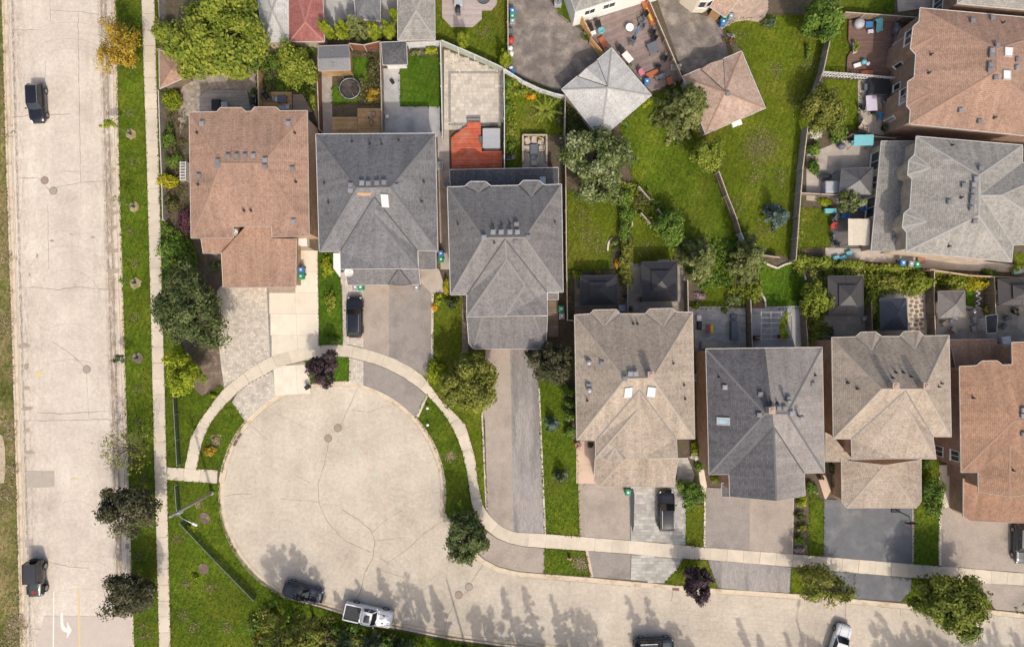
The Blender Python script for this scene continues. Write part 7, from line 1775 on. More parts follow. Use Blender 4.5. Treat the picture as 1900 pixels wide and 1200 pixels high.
straw((1077, 1046), .8, 'dead straw patch in the small boulevard lawn', 300); straw((1413, 272), 1.9, 'worn round patch on the sunny lawn', 1000, BLADE_MIX)
straw((368, 935), .35, 'small straw patch beside the utility pole', 80); straw((401, 818), .6, 'straw patch inside the curve of the walk', 200); straw((836, 847), .55, 'straw patch on the lawn wedge', 160)
straw((1330, 300), 1.2, 'thin pale grass below the light green round tree', 120, BLADE_MIX); straw((1090, 440), 1.5, 'thin pale grass right of the grey house', 200, BLADE_MIX)
sheet('dirt_path', [(-40, 805), (6, 806), (11, 830), (12, 870), (9, 895), (-40, 900)], M('bare_dirt', (0.46, 0.37, 0.26), (0.38, 0.30, 0.2), 2.0, fine=.3), .168, label='bare pale dirt beside the wide road')
for x, y, r, n in ((15, 810, .6, 160), (20, 870, .8, 200), (12, 920, 1.0, 260), (30, 1155, 1.0, 380), (22, 1185, 1.4, 500), (30, 1105, .45, 90), (18, 790, .7, 150), (8, 480, 1.0, 160), (6, 250, 1.0, 160), (10, 600, .9, 140)):
    straw((x, y), r, 'loose straw patch on the verge left of the wide road', n, None, 'straw patches on the verge')
for x, y in ((345, 1085), (390, 1090), (340, 1140), (420, 1165), (270, 1180), (262, 1080), (360, 1165), (330, 1000)):
    straw((x, y), .7, 'thin dry patch in the corner lawn grass', 90, BLADE_MIX, 'thin dry patches in the corner grass')
for x, y in ((1370, 70), (1440, 130), (1480, 190), (1400, 330), (1450, 330), (1500, 120), (1420, 420), (1370, 380), (1080, 400), (1110, 460), (1200, 460), (850, 100), (900, 60), (985, 210)):
    straw((x, y), 1.1, 'thin worn patch in a backyard lawn', 110, BLADE_MIX, 'thin worn patches in the backyard lawns')
for y in (120, 210, 300, 430, 490, 590, 720, 780, 890, 1030, 1160):
    straw((236 + y * .024 + RNG.uniform(-6, 8), y), .6, 'thin dry patch in the boulevard strip', 60, BLADE_MIX, 'thin dry patches in the boulevard strip')
# ---- trees below the frame whose shadows fall on the street, and the brush under them
SH = (((508, 1005), 10.0, 2.5, 0), ((550, 1028), 8.0, 2.0, 0), ((622, 1098), 6.0, 1.4, 1), ((662, 1078), 7.5, 1.7, 1), ((702, 1056), 10.0, 1.9, 1), ((752, 1077), 10.0, 2.2, 0), ((800, 1088), 9.5, 2.0, 1), ((932, 1092), 11.0, 2.2, 1), ((972, 1091), 11.0, 2.1, 1), ((1022, 1106), 11.0, 1.9, 1), ((1070, 1126), 10.0, 2.4, 0), ((1162, 1103), 11.0, 2.0, 1), ((1197, 1105), 11.0, 2.0, 1), ((1370, 1150), 8.0, 1.2, 1), ((1407, 1180), 7.0, 1.3, 1), ((1457, 1173), 8.0, 1.4, 1), ((1500, 1180), 8.0, 2.2, 0), ((1628, 1149), 11.0, 2.5, 0), ((1680, 1160), 10.5, 2.4, 0), ((1730, 1165), 10.0, 2.3, 0), ((1785, 1178), 9.5, 2.2, 0), ((1832, 1168), 10.0, 2.3, 0), ((1885, 1180), 10.0, 2.3, 0), ((885, 1120), 9.5, 2.2, 0), ((1240, 1155), 8.5, 2.0, 0))
ordn = ['first', 'second', 'third', 'fourth', 'fifth', 'sixth', 'seventh', 'eighth', 'ninth', 'tenth', 'eleventh', 'twelfth', 'thirteenth', 'fourteenth', 'fifteenth', 'sixteenth', 'seventeenth', 'eighteenth', 'nineteenth', 'twentieth', 'twenty-first', 'twenty-second', 'twenty-third', 'twenty-fourth', 'twenty-fifth']
for i, ((tx, ty), h, r, k) in enumerate(SH):
    bx, by = tx + .257 * h * 16, ty + .896 * h * 16
    lb = ordn[i] + ' tall tree in the row below the street, casting its shadow on the road'
    if k: conifer(lb, None, (r * 16.5, r * 16.5), h, LEAF_PINE, 4200, .13, base=(bx, by), group='trees below the street')
    else:
        X, Y, _ = W(bx, by, 0); zc = h * .6; s = FPX / (CAMH - zc)
        tree(lb, (CX + X * s, CY - Y * s), (r * s, r * s), h, LEAF_OLIVE, 2700, .16, 70, zc=zc, trunk=.16, spread=.16, group='trees below the street')
def field(label, px, n, h, mats, leaf, clumps, name='undergrowth'):
    """uncountable low growth over a polygon"""
    poly = pxpoly(px); A = np.array(poly); lo, hi = A.min(0), A.max(0)
    C = RNG.uniform(lo, hi, (clumps * 3, 2)); C = C[inpoly(C, poly)][:clumps]; m = len(C)
    k = RNG.integers(0, m, n); rad = RNG.uniform(.35, 1.1, m)
    P = C[k] + RNG.normal(0, .5, (n, 2)) * rad[k][:, None]; ok = inpoly(P, poly); P = P[ok]; k = k[ok]
    ch = RNG.uniform(.3, 1.0, m) * h
    z = .15 + ch[k] * RNG.random(len(P))
    V = diamonds(np.c_[P, z], unit(RNG.normal(0, .6, (len(P), 3)) + np.array([0, 0, .8])), leaf, RNG)
    o = cloud_obj(name, V, np.clip(RNG.normal(.5, .2, m)[k] + RNG.normal(0, .15, len(k)), 0, 1), mats)
    return tag(o, label, kind='stuff')
BR = [(475, 1112), (530, 1112), (597, 1132), (650, 1150), (730, 1172), (830, 1192), (1000, 1213), (1200, 1234), (1500, 1264), (1500, 1300), (900, 1300), (490, 1260), (462, 1160)]
field('wild green brush below the cul-de-sac', BR, 9000, 1.5, LEAF_MID, .15, 120)
field('brown dry brush below the cul-de-sac', BR, 7000, 1.0, LEAF_BROWN, .14, 90, 'dry_brush')
for i, (c, rd, m, lb) in enumerate((((500, 1150), (26, 26), LEAF_OLIVE, 'olive bush at the left end of the wild brush'), ((545, 1160), (26, 28), LEAF_MID, 'green bush below the dark parked car'), ((475, 1185), (9, 12), LEAF_YEL, 'yellow bush at the bottom left of the brush'), ((600, 1180), (26, 22), LEAF_BROWN, 'brown bush in the wild brush'), ((650, 1185), (24, 18), LEAF_OLIVE, 'olive bush left of the pickup in the brush'), ((715, 1192), (20, 12), LEAF_MID, 'green bush below the pickup truck'), ((362, 1070), (8, 7), LEAF_LIME, 'lime tuft on the corner lawn'), ((355, 980), (12, 8), LEAF_LIME, 'lime tuft below the lamp arm'))):
    shrub(lb, c, rd, 1.6 if max(rd) > 15 else .7, m, 1100 if max(rd) > 15 else 260, .14, 20, 'bush')
# rough ground plants round the gardens
field('weeds and leaf litter along the left garden', [(300, 200), (350, 200), (352, 440), (330, 520), (300, 500)], 1800, .5, LEAF_BROWN, .10, 50, 'weeds')
field('weeds along the vine bushes behind the gazebos', [(1490, 480), (1730, 500), (1845, 515), (1845, 535), (1740, 540), (1690, 550), (1615, 545), (1500, 520)], 7500, 1.1, LEAF_VINE, .13, 110, 'weeds')
field('shaded weeds between the evergreen trees', [(1250, 440), (1400, 450), (1420, 490), (1400, 520), (1300, 540), (1262, 500)], 6000, 1.0, LEAF_MID, .13, 80, 'weeds')
field('garden plants under the silver tree', [(1140, 340), (1200, 345), (1245, 440), (1215, 440), (1170, 385)], 3000, .8, LEAF_VINE, .12, 60, 'weeds')
field('ivy along the lower end of the weathered fence', [(1470, 400), (1482, 400), (1482, 490), (1462, 490)], 1500, 1.6, LEAF_VINE, .11, 40, 'ivy')
field('leafy border beside the grey patio', [(1345, 535), (1410, 520), (1412, 560), (1385, 572), (1345, 572)], 1800, .9, LEAF_VINE, .12, 36, 'border_plants')
field('leafy border right of the pergola patio', [(1492, 540), (1530, 520), (1530, 640), (1498, 640)], 2600, 1.2, LEAF_VINE, .12, 40, 'border_plants')
field('leafy border between the slate gazebo and the brown gazebo', [(1603, 510), (1630, 510), (1630, 615), (1603, 600)], 2400, 1.3, LEAF_VINE, .12, 40, 'border_plants')
field('plants in the garden with spiky plants', [(938, 142), (985, 155), (1045, 184), (1045, 196), (985, 190), (958, 175), (958, 300), (938, 300)], 2600, .7, LEAF_VINE, .11, 60, 'border_plants')
field('dark shrubs below the whitish garage', [(1050, 185), (1070, 205), (1105, 250), (1052, 255)], 1600, 1.0, LEAF_DARK, .13, 30, 'border_plants')
field('perennials in the trampoline yard', [(655, 100), (703, 100), (705, 198), (660, 198), (684, 155), (686, 115)], 2200, .6, LEAF_BROWN, .10, 50, 'border_plants')
field('shrubs above the honey deck', [(485, 90), (585, 75), (586, 205), (560, 172), (488, 168)], 3500, .9, LEAF_MID, .13, 70, 'border_plants')
field('undergrowth left of the dark evergreen', [(304, 410), (350, 430), (372, 480), (372, 520), (304, 530)], 2600, 1.0, LEAF_MID, .13, 50, 'border_plants')
# ---- grass blades on the lawns
GB = {'grass_lush': foliage('blade_lush', (0.051, 0.080, 0.005), (0.092, 0.128, 0.009), (0.152, 0.165, 0.018)), 'grass_vivid': foliage('blade_vivid', (0.045, 0.090, 0.006), (0.072, 0.130, 0.010), (0.120, 0.170, 0.018)), 'grass_olive': foliage('blade_olive', (0.064, 0.090, 0.006), (0.106, 0.125, 0.010), (0.175, 0.170, 0.022)), 'grass_dry': foliage('blade_dry', (0.07, 0.085, 0.012), (0.15, 0.135, 0.035), (0.27, 0.21, 0.10))}
def blades(poly, z, matname, dens, parent):
    A = np.array(poly); lo, hi = A.min(0), A.max(0)
    lo = np.maximum(lo, [-62, -40]); hi = np.minimum(hi, [62, 40])
    n = int((hi[0] - lo[0]) * (hi[1] - lo[1]) * dens)
    if n <= 0: return
    P = RNG.uniform(lo, hi, (n, 2)); P = P[inpoly(P, poly)]; n = len(P)
    if n == 0: return
    a = RNG.uniform(0, 6.283, n); s = RNG.uniform(.04, .12, n); h = RNG.uniform(.03, .10, n); t = RNG.uniform(-.08, .08, (n, 2))
    V = np.empty((n, 3, 3)); dx = np.c_[np.cos(a), np.sin(a)] * s[:, None]
    V[:, 0, :2] = P - dx; V[:, 1, :2] = P + dx; V[:, 2, :2] = P + t + np.c_[-dx[:, 1], dx[:, 0]] * .9
    V[:, 0, 2] = V[:, 1, 2] = z - .005; V[:, 2, 2] = z + h
    o = cloud_obj('grass_blades', V.reshape(-1, 3), RNG.random(n), GB[matname], parent, True, True); o['kind'] = 'stuff'
def edge_tufts(poly, z, matname, parent):
    """ragged overhanging grass along the edge of a lawn"""
    A = np.array(poly); A = np.r_[A, A[:1]]
    L = np.hypot(*(A[1:] - A[:-1]).T); n = int(min(L.sum(), 420) * 11)
    k = RNG.choice(len(L), n, p=L / L.sum()); t = RNG.random(n)[:, None]
    P = A[k] + (A[k + 1] - A[k]) * t
    P = P[(np.abs(P[:, 0]) < 62) & (np.abs(P[:, 1]) < 40)]; n = len(P)
    if n < 3: return
    blot = np.sin(P[:, 0] * 2.3) * np.cos(P[:, 1] * 2.1) * .06
    P = P + RNG.normal(0, .07, (n, 2)) + blot[:, None] * RNG.normal(0, 1, (n, 2))
    V = diamonds(np.c_[P, RNG.uniform(.2, .26, n)], unit(RNG.normal(0, .5, (n, 3)) + np.array([0, 0, .8])), .075, RNG)
    o = cloud_obj('grass_fringe', V, RNG.random(n), GB[matname], parent); o['kind'] = 'stuff'
for (poly, z, mat, dens), o in zip(LAWNS, [o for o in COL.objects if o.name.split('.')[0] == 'lawn']):
    blades(poly, z, mat.name, 22 if dens == 0 else 34, o)
    edge_tufts(poly, z, mat.name, o)

# ================================================================ YARD ITEMS
# ---- brown house decks
box_item((402, 196), (.95, 1.2, .7), 0, BLK, 'black storage chest on the weathered grey deck', 'storage_box', 'chest', .45)
box_item((417, 197), (.7, .85, .6), 0, GREYL, 'pale grey box beside the black chest on the grey deck', 'storage_box', 'chest', .45)
bbq((495, 180), -.9, 'black barbecue on the honey deck', .4); bbq((472, 190), 1.57, 'black barbecue at the right end of the grey deck', .45)
table((524, 185), 1.0, .8, 0, GREYM, 'dark table on the honey deck', .4); chair((514, 185), 1.57, GREYL, 'chair with pale cushion left of the dark table on the honey deck', .4, seat=WHITE); chair((534, 199), -1.57, GREYL, 'chair with white towel at the lower right of the honey deck', .4, seat=WHITE); table((524, 200), .9, .5, 0, GREYL, 'small pale table on the honey deck', .4, .5)
# ---- trellis left of the brown house
e = at((345, 320), .12, 0, 'trellis', 'white slatted trellis beside the brown house wall', 'trellis')
for k in range(7): MB().box((0, -1.0 + k * .33, 1.2), (.7, .06, .05)).build('slat', WHITE, e, False)
for s in (-1, 1): MB().box((s * .3, 0, .62), (.06, 2.2, 1.2)).build('side', WHITE, e, False)
# ---- trampoline
e = at((650, 166), .12, 0, 'trampoline', 'round trampoline with pale frame and dark mat', 'trampoline')
MB().torus((0, 0, .72), 1.17, .04, 32, 8).build('frame_ring', STEEL, e, False, True)
MB().lathe([(1.13, .71), (1.0, .735), (.98, .72)], 32, cap=False).build('edge_pad', BLK, e, False)
MB().lathe([(.99, .70), (.5, .68), (.001, .67)], 32, cap=False).build('jumping_mat', M('tramp_mat', (0.045, 0.04, 0.04), (0.11, 0.085, 0.07), 2.0), e, False)
MB().torus((0, 0, 2.1), 1.17, .018, 32, 6).build('net_ring', BLK, e, False, True)
for k in range(6):
    a = k * math.pi / 3; MB().tube([(1.2 * math.cos(a), 1.2 * math.sin(a), 0), (1.2 * math.cos(a), 1.2 * math.sin(a), 2.1)], .03, 6).build('pole', STEEL, e, False)
v = []; f = []
n = 32
for k in range(n):
    a = 2 * math.pi * k / n
    for z in (.75, 2.08): v.append((1.15 * math.cos(a), 1.15 * math.sin(a), z))
for k in range(n): f.append((2 * k, 2 * ((k + 1) % n), 2 * ((k + 1) % n) + 1, 2 * k + 1))
m, nt, b = nodes('safety_net'); b.inputs['Base Color'].default_value = (0.03, 0.03, 0.03, 1); b.inputs['Alpha'].default_value = 0.18
mesh_obj('safety_net', v, f, m, e, False)
# ---- bicycle
def bike(px, rz, label, z=.3, s=1.0, cat='bicycle', name='bicycle', tilt=0.9, mat=GREYL):
    e = at(px, z, rz, name, label, cat); ct, sn = math.cos(tilt), math.sin(tilt)
    def p(x, h): return (x * s, h * s * ct, .05 + h * s * sn)
    for x in (-.52, .52):
        pts = [p(x + .32 * math.cos(a), .34 + .32 * math.sin(a)) for a in np.linspace(0, 6.283, 17)]
        MB().tube(pts, .025 * s, 5).build('wheel', BLK, e, False)
    for nm, a, b in (('frame', (-.52, .34), (-.15, .75)), ('frame', (-.15, .75), (.40, .72)), ('frame', (-.05, .32), (.40, .72)), ('frame', (-.05, .32), (-.15, .8)), ('frame', (-.52, .34), (-.05, .32)), ('fork', (.40, .85), (.52, .34))): MB().tube([p(*a), p(*b)], .025, 6).build(nm, mat, e, False)
    q = p(-.17, .86); MB().box(q, (.25, .12, .06)).build('saddle', BLK, e, False); q = p(.40, .95); MB().box(q, (.08, .5, .04)).build('handlebar', STEEL, e, False)
bike((694, 220), 1.3, 'bicycle lying on the honey deck')
bike((1359, 74), .6, 'small red tricycle on the grass beside the cracked yard', .16, .7, 'tricycle', 'tricycle', 1.2, REDP)
bike((1352, 68), -1.0, 'dark child bicycle beside the red tricycle', .16, .75, tilt=1.1)
pot((1346, 73), 'round terracotta pot beside the tricycle'); 
# ---- garden behind the charcoal house
box_item((727, 150), (.35, .5, .25), .6, BLK, 'black tool box on the grey concrete yard', 'tool_box', 'box'); box_item((718, 216), (.35, .35, .35), .3, WHITE, 'small white box on the grey concrete yard', 'box', 'box')
# ---- red deck
hot_tub((912, 259), 1.9, 2.25, 'hot tub with grey cover beside the red deck', GREYL, .25)
# ---- cedar framed dining corner
e = at((992, 277), .12, 0, 'seating_enclosure', 'cedar framed dining corner with low rails', 'enclosure')
for a, b in (((-1.35, -1.5), (-1.35, 1.5)), ((1.35, -1.5), (1.35, 1.5)), ((-1.35, 1.5), (1.35, 1.5))):
    MB().bar((*a, .95), (*b, .95), .18, .06).build('rail', WOOD_TOP, e, False)
    MB().bar((*a, .5), (*b, .5), .05, .8).build('panel', WOOD_O, e, False)
for a in ((-1.35, -1.5), (-1.35, 1.5), (1.35, 1.5), (1.35, -1.5), (0, 1.5)): MB().box((*a, .5), (.12, .12, 1.0)).build('post', WOOD_TOP, e, False)
def zebra():
    m, nt, b = nodes('zebra_rug'); w = nt.nodes.new('ShaderNodeTexWave'); w.inputs['Scale'].default_value = 2.2; w.inputs['Distortion'].default_value = 3.0; w.inputs['Detail'].default_value = 1.0
    nt.links.new(pos(nt), w.inputs['Vector']); nt.links.new(mix(nt, math_(nt, 'GREATER_THAN', w.outputs['Fac'], .5), (.02, .02, .02), (.6, .6, .58)), b.inputs['Base Color']); return m
X, Y, _ = W(992, 290, .2); ZB = MB().box((X, Y, .212), (1.5, 1.6, .02)); tag(ZB.build('rug', zebra()), 'black and white striped rug in the cedar framed corner', 'rug')
pave('patio', [(968, 252), (1016, 252), (1016, 313), (968, 313)], CONC_T, 'paving inside the cedar framed corner')
table((991, 280), .85, 1.35, 0, GREYM, 'slate dining table in the cedar framed corner')
for i, (px, rz) in enumerate((((979, 263), .4), ((991, 261), 0), ((1003, 264), -.4), ((978, 276), 1.57), ((1004, 276), -1.57), ((991, 303), 3.14))):
    chair(px, rz, BEIGEC, ['upper left', 'top', 'upper right', 'left', 'right', 'bottom'][i] + ' beige cushioned chair at the slate dining table')
bbq((943, 293), 0, 'black barbecue below the leafy garden plants'); pot((1003, 257), 'yellow potted plant in the cedar framed corner', YELL, .2, LEAF_GOLD)
# ---- asphalt yard clutter
sack((948, 73), (.4, .42, .25), REDP, 'red bag of toys at the left of the asphalt yard', 'bag', 'bag'); sack((947, 88), (.3, .3, .2), WHITE, 'upper white bag at the left of the asphalt yard', 'bag', 'bag'); sack((948, 98), (.32, .4, .22), WHITE, 'middle white bag at the left of the asphalt yard', 'bag', 'bag'); sack((948, 125), (.28, .28, .2), WHITE, 'white bundle at the lower left of the asphalt yard', 'bag', 'bag')
box_item((951, 133), (.5, .45, .5), .3, BLUE, 'dark blue tub at the lower left of the asphalt yard', 'tub', 'tub'); box_item((948, 58), (.5, .5, .5), 0, GREYM, 'dark crate below the grey bin', 'crate', 'crate')
# air conditioner
def ac(px, label, z=.15):
    e = at(px, z, 0, 'air_conditioner', label, 'air conditioner'); MB().box((0, 0, .4), (.8, .8, .75)).build('casing', GREYL, e, False); MB().lathe([(.33, .775), (.33, .80), (.30, .80), (.28, .78)], 20, cap=False).build('fan_guard', BLK, e, False)
    for k in range(4): MB().box((0, 0, .79), (.6, .05, .02), k * math.pi / 4).build('fan_blade', GREYM, e, False)
ac((1035, 5), 'air conditioner on the grass corner beside the white house'); ac((816, 308), 'air conditioner in the gap right of the charcoal house'); ac((828, 342), 'air conditioner at the corner of the dark lean-to'); ac((1292, 700), 'air conditioner in the gap between beige and slate houses')
# ---- mauve deck
table((1168, 53), .95, .95, 0, WHITE, 'round white table on the mauve deck', .55, .74, True)
for i, (px, rz, m) in enumerate((((1189, 38), -1.2, GREYM), ((1191, 48), -1.9, GREYM), ((1173, 78), 2.8, GREYM), ((1196, 28), -1.0, BLK), ((1210, 60), -1.9, BLK), ((1214, 70), -2.0, BLK), ((1095, 52), .4, BLK), ((1110, 47), 0.3, BLK), ((1152, 92), 1.0, BLK), ((1221, 124), 2.9, BLK), ((1232, 108), -1.9, BLK))):
    chair(px, rz, m, ['grey chair right of the round white table', 'grey chair lower right of the round white table', 'dark chair below the blue umbrella', 'black chair beside the red planter', 'upper black chair by the deck fence', 'lower black chair by the deck fence', 'black chair at the white house wall', 'second black chair at the white house wall', 'black chair above the white bench table', 'black chair at the foot of the mauve deck', 'black chair in the right corner of the mauve deck'][i], .55)
table((1211, 90), 1.15, 1.15, .4, GREYM, 'square slate table on the mauve deck', .55); table((1164, 108), .75, 1.3, .7, WHITE, 'white oblong table along the white garage', .55)
e = at((1178, 68), .55, 0, 'folded_umbrella', 'folded blue umbrella on the mauve deck', 'umbrella'); MB().tube([(0, 0, 0), (0, 0, 1.2), (.2, .5, 2.0)], .025, 6).build('pole', STEEL, e, False); MB().tube([(.0, .05, .9), (.15, .35, 1.6), (.22, .55, 2.05)], [.16, .12, .02], 8).build('canopy', BLUE, e, False, True); MB().lathe([(.28, 0), (.28, .08), (.05, .12)], 12).build('base', BLK, e, False)
e = at((1116, 54), .55, 0, 'paddling_pool', 'turquoise paddling pool on the mauve deck', 'paddling pool'); MB().torus((0, 0, .1), .32, .09, 20, 8).build('rim', TURQ, e, False, True); MB().lathe([(.3, .04), (.001, .05)], 20, cap=False).build('floor', TURQ, e, False)
box_item((1101, 61), (.55, .4, .4), .4, WHITE, 'white box beside the turquoise pool', 'box', 'box', .55)
e = at((1203, 24), .55, math.radians(-66), 'bench', 'long red bench along the deck fence', 'bench'); MB().box((0, 0, .42), (3.0, .55, .07)).build('seat', ORANGE, e, False); MB().box((0, .28, .7), (3.0, .06, .5)).build('backrest', ORANGE, e, False)
for x in (-1.3, 0, 1.3): MB().box((x, 0, .2), (.08, .45, .4)).build('leg', ORANGE, e, False)
MB().box((.2, 0, .48), (1.6, .2, .03)).build('yellow_noodle', YELL, e, False)
box_item((1119, 78), (.6, 1.3, .35), .5, ORANGE, 'red planter box beside the white garage', 'planter', 'planter', .5); box_item((1211, 137), (1.5, .7, .35), .4, ORANGE, 'orange red mat bench at the foot of the mauve deck', 'bench', 'bench', .4); box_item((1243, 150), (.6, .9, .4), .4, ORANGE, 'red crate in the lower right corner of the mauve deck', 'crate', 'crate', .4)
chair((1190, 136), .6, PINKP, 'pink chair at the foot of the mauve deck', .55); bbq((1226, 143), .4, 'slate barbecue at the foot of the mauve deck', .4, GREYM); pot((1169, 122), 'green pot beside the white oblong table', GREEN, .2); pot((1088, 62), 'potted plant behind the upper honey screen', TERRA, .25); pot((1086, 70), 'second potted plant behind the upper honey screen', BLK, .25)
e = at((1253, 128), .2, 0, 'clothes_line', 'white clothes airer at the deck corner', 'airer')
for k in range(5): MB().tube([(-.6, -.3 + k * .15, .95), (.6, -.3 + k * .15, 1.0)], .015, 5).build('rod', WHITE, e, False)
for x in (-.5, .5): MB().tube([(x, -.35, 0), (x, .35, .98)], .02, 5).build('leg', WHITE, e, False); MB().tube([(x, .35, 0), (x, -.35, .98)], .02, 5).build('leg', WHITE, e, False)
# ---- octagonal deck
bbq((850, 20), 1.57, 'black barbecue on the octagonal deck', .35); box_item((851, 4), (.95, 1.2, .8), 0, GREYL, 'pale grey chest on the octagonal deck', 'storage_box', 'chest', .35)
e = at((897, -6), .35, 0, 'fire_pit', 'round dark fire pit at the edge of the octagonal deck', 'fire pit'); MB().lathe([(.7, 0), (.8, .35), (.8, .4), (.6, .4), (.55, .3), (.001, .28)], 24).build('bowl', GREYM, e, False); MB().torus((0, 0, .41), .78, .04, 24, 6).build('rim', BLK, e, False)
# ---- tan garage
box_item((1367, 229), (1.1, .55, .5), .32, WHITE, 'white chest against the tan garage', 'storage_box', 'chest')
# ---- chocolate deck
e = at((1595, 43), .4, 0, 'round_table_cover', 'grey domed table cover on the chocolate deck', 'table'); MB().lathe([(.58, .0), (.6, .4), (.52, .62), (.2, .74), (.001, .76)], 20).build('cover', GREYL, e, False, True); MB().torus((0, 0, .05), .6, .02, 20, 5).build('hem', GREYM, e, False)
e = at((1630, 45), .4, .4, 'toy_slide', 'turquoise toy slide on the chocolate deck', 'slide'); MB().add([(-.25, -.3, 1.0), (.25, -.3, 1.0), (.25, -.9, .9), (-.25, -.9, .9)], [(0, 1, 2, 3)]); 
mb = MB(); pr = [(-.8, .1), (-.5, .15), (.1, .75), (.5, .8)]
mb.add([(x * .55, y, z) for y, z in pr for x in (-.6, .6)], [(2 * k, 2 * k + 1, 2 * k + 3, 2 * k + 2) for k in range(3)]); mb.build('chute', TURQ, e, False)
for s in (-1, 1):
    MB().tube([(s * .34, y, z + .1) for y, z in pr], .06, 6).build('side_rail', TURQ, e, False); MB().tube([(s * .3, .6, 0), (s * .3, .5, .8)], .05, 6).build('leg', TURQ, e, False)
for k in range(3): MB().bar((-.3, .6, .2 + k * .22), (.3, .6, .2 + k * .22), .06, .05).build('rung', TURQ, e, False)
table((1613, 46), .85, .65, 0, BLUE, 'blue toy table between cover and slide', .4, .5); box_item((1617, 57), (.6, .35, .25), .1, LILAC, 'lilac toy box below the slide', 'toy_box', 'box', .4)
for i, y in enumerate((81, 88, 95)): pot((1587, y), ['upper', 'middle', 'lower'][i] + ' white pot with green plant at the edge of the chocolate deck', WHITE, .2, LEAF_LIME, .4)
sack((1604, 114), (.32, .32, .3), TURQ, 'turquoise ball on the chocolate deck', 'ball', 'ball', .4); sack((1612, 117), (.25, .25, .25), LILAC, 'lilac ball beside the turquoise ball', 'ball', 'ball', .4); box_item((1592, 120), (.8, .4, .3), .3, WHITE, 'white box at the lower edge of the chocolate deck', 'box', 'box', .4); table((1657, 107), .85, 1.3, 0, ORANGE, 'orange wood table against the brown house', .4); pot((1659, 102), 'yellow flower pot on the orange table', YELL, .15, LEAF_GOLD, 1.15); bbq((1661, 57), 1.57, 'grey barbecue beside the brown house windows', .4, GREYM); box_item((1610, 134), (1.4, .4, .3), .05, ORANGE, 'red bench at the lower edge of the chocolate deck', 'bench', 'bench', .4)
# ---- patio with hot tub
hot_tub((1628, 162), 2.2, 1.9, 'black covered hot tub below the lattice screen', BLK, .2); table((1615, 193), 1.25, 1.75, .05, LILAC, 'lilac table on the tan patio')
for i, (px, rz, m) in enumerate((((1633, 217), .3, BLUE), ((1603, 228), .5, BEIGEC), ((1598, 236), .9, BEIGEC), ((1606, 240), 2.8, BEIGEC), ((1601, 200), 1.57, BLK), ((1620, 208), 3.0, BLK))):
    chair(px, rz, m, ['blue chair on the tan patio', 'upper beige chair at the fence of the tan patio', 'left beige chair at the fence of the tan patio', 'lower beige chair at the fence of the tan patio', 'black chair left of the lilac table', 'black chair below the lilac table'][i])
bbq((1645, 187), .5, 'barbecue right of the lilac table'); pot((1645, 228), 'large potted shrub at the brown house wall', TERRA, .35, LEAF_DARK); pot((1642, 237), 'dark potted shrub below the large pot', BLK, .35, LEAF_DARK); pot((1649, 222), 'potted plant by the window of the brown house', TERRA, .3, LEAF_MID)
# ---- swing, storage, awning
e = at((1592, 266), .2, .03, 'garden_swing', 'garden swing with turquoise canopy', 'garden swing'); MB().box((0, 0, 1.75), (2.2, 1.2, .05), 0, .5, .12).build('canopy', TURQ, e, False); MB().box((0, 0, .5), (1.6, .55, .1)).build('seat', TURQ, e, False); MB().box((0, .28, .8), (1.6, .08, .55)).build('backrest', TURQ, e, False)
for x in (-1, 1):
    for y in (-.6, .6): MB().tube([(x * 1.0, y, 0), (x * .95, 0, 1.7)], .03, 6).build('leg', BLK, e, False)
    MB().tube([(x * .75, 0, .5), (x * .75, 0, 1.7)], .015, 5).build('hanger', STEEL, e, False)
sack((1562, 271), (.45, .4, .4), GREYM, 'dark covered grill left of the turquoise swing', 'covered_grill', 'barbecue'); box_item((1541, 349), (1.7, 1.35, 1.1), 0, GREYL, 'grey storage box in front of the grey gazebo', 'storage_box', 'chest')
e = at((1531, 327), .2, 0, 'covered_tub', 'black oval covered tub on the tan patio', 'tub'); MB().lathe([(.4, 0), (.45, .4), (.42, .5), (.001, .55)], 18).build('tub', BLK, e, False); e.scale = (1.8, .9, 1); MB().torus((0, 0, .45), .44, .03, 18, 6).build('rim', GREYM, e, False)
aw = at((1580, 434), .2, 0, 'awning', 'cream canvas awning over the dark patio', 'awning')
nn = 9; v = []; f = []
for i in range(nn):
    for j in range(2):
        x = -1.25 + 2.5 * i / (nn - 1); y = (-1, 1)[j] * 1.5; v.append((x, y, 2.1 + .10 * math.cos(i * 1.57) - .02 * i))
for i in range(nn - 1): f.append((2 * i, 2 * i + 2, 2 * i + 3, 2 * i + 1))
mesh_obj('canvas', v, f, TANC, aw, False)
for x in (-1.2, 1.2):
    for y in (-1.4, 1.4): MB().tube([(x, y, 0), (x, y, 2.15)], .04, 6).build('post', WOOD, aw, False)
aw2 = at((1608, 436), .2, 0, 'canopy', 'brown canvas canopy between cream awning and low side roof', 'awning'); v = [(-.65, -1.4, 1.9), (.65, -1.3, 2.3), (.6, 1.3, 2.3), (-.75, 1.4, 1.9)]; mesh_obj('canvas', v, [(0, 1, 2, 3)], col('brown_canvas', (.22, .14, .10)), aw2, False)
for x, y in ((-.6, -1.3), (-.7, 1.3)): MB().tube([(x, y, 0), (x, y, 1.95)], .03, 6).build('post', WOOD, aw2, False)
box_item((1541, 391), (1.3, .5, .45), 0, TURQ, 'pale blue bench at the edge of the dark patio', 'bench', 'bench')
for i, (px, m) in enumerate((((1546, 420), REDP), ((1552, 404), GREYM), ((1548, 440), GREYM), ((1553, 452), BLK), ((1600, 386), BLUE), ((1566, 402), BLUE))): chair(px, i * .9, m, ['red chair left of the cream awning', 'grey chair above the red chair', 'grey chair below the red chair', 'black chair at the lower left of the awning', 'blue chair at the low side roof', 'blue chair under the pale leafed tree'][i])
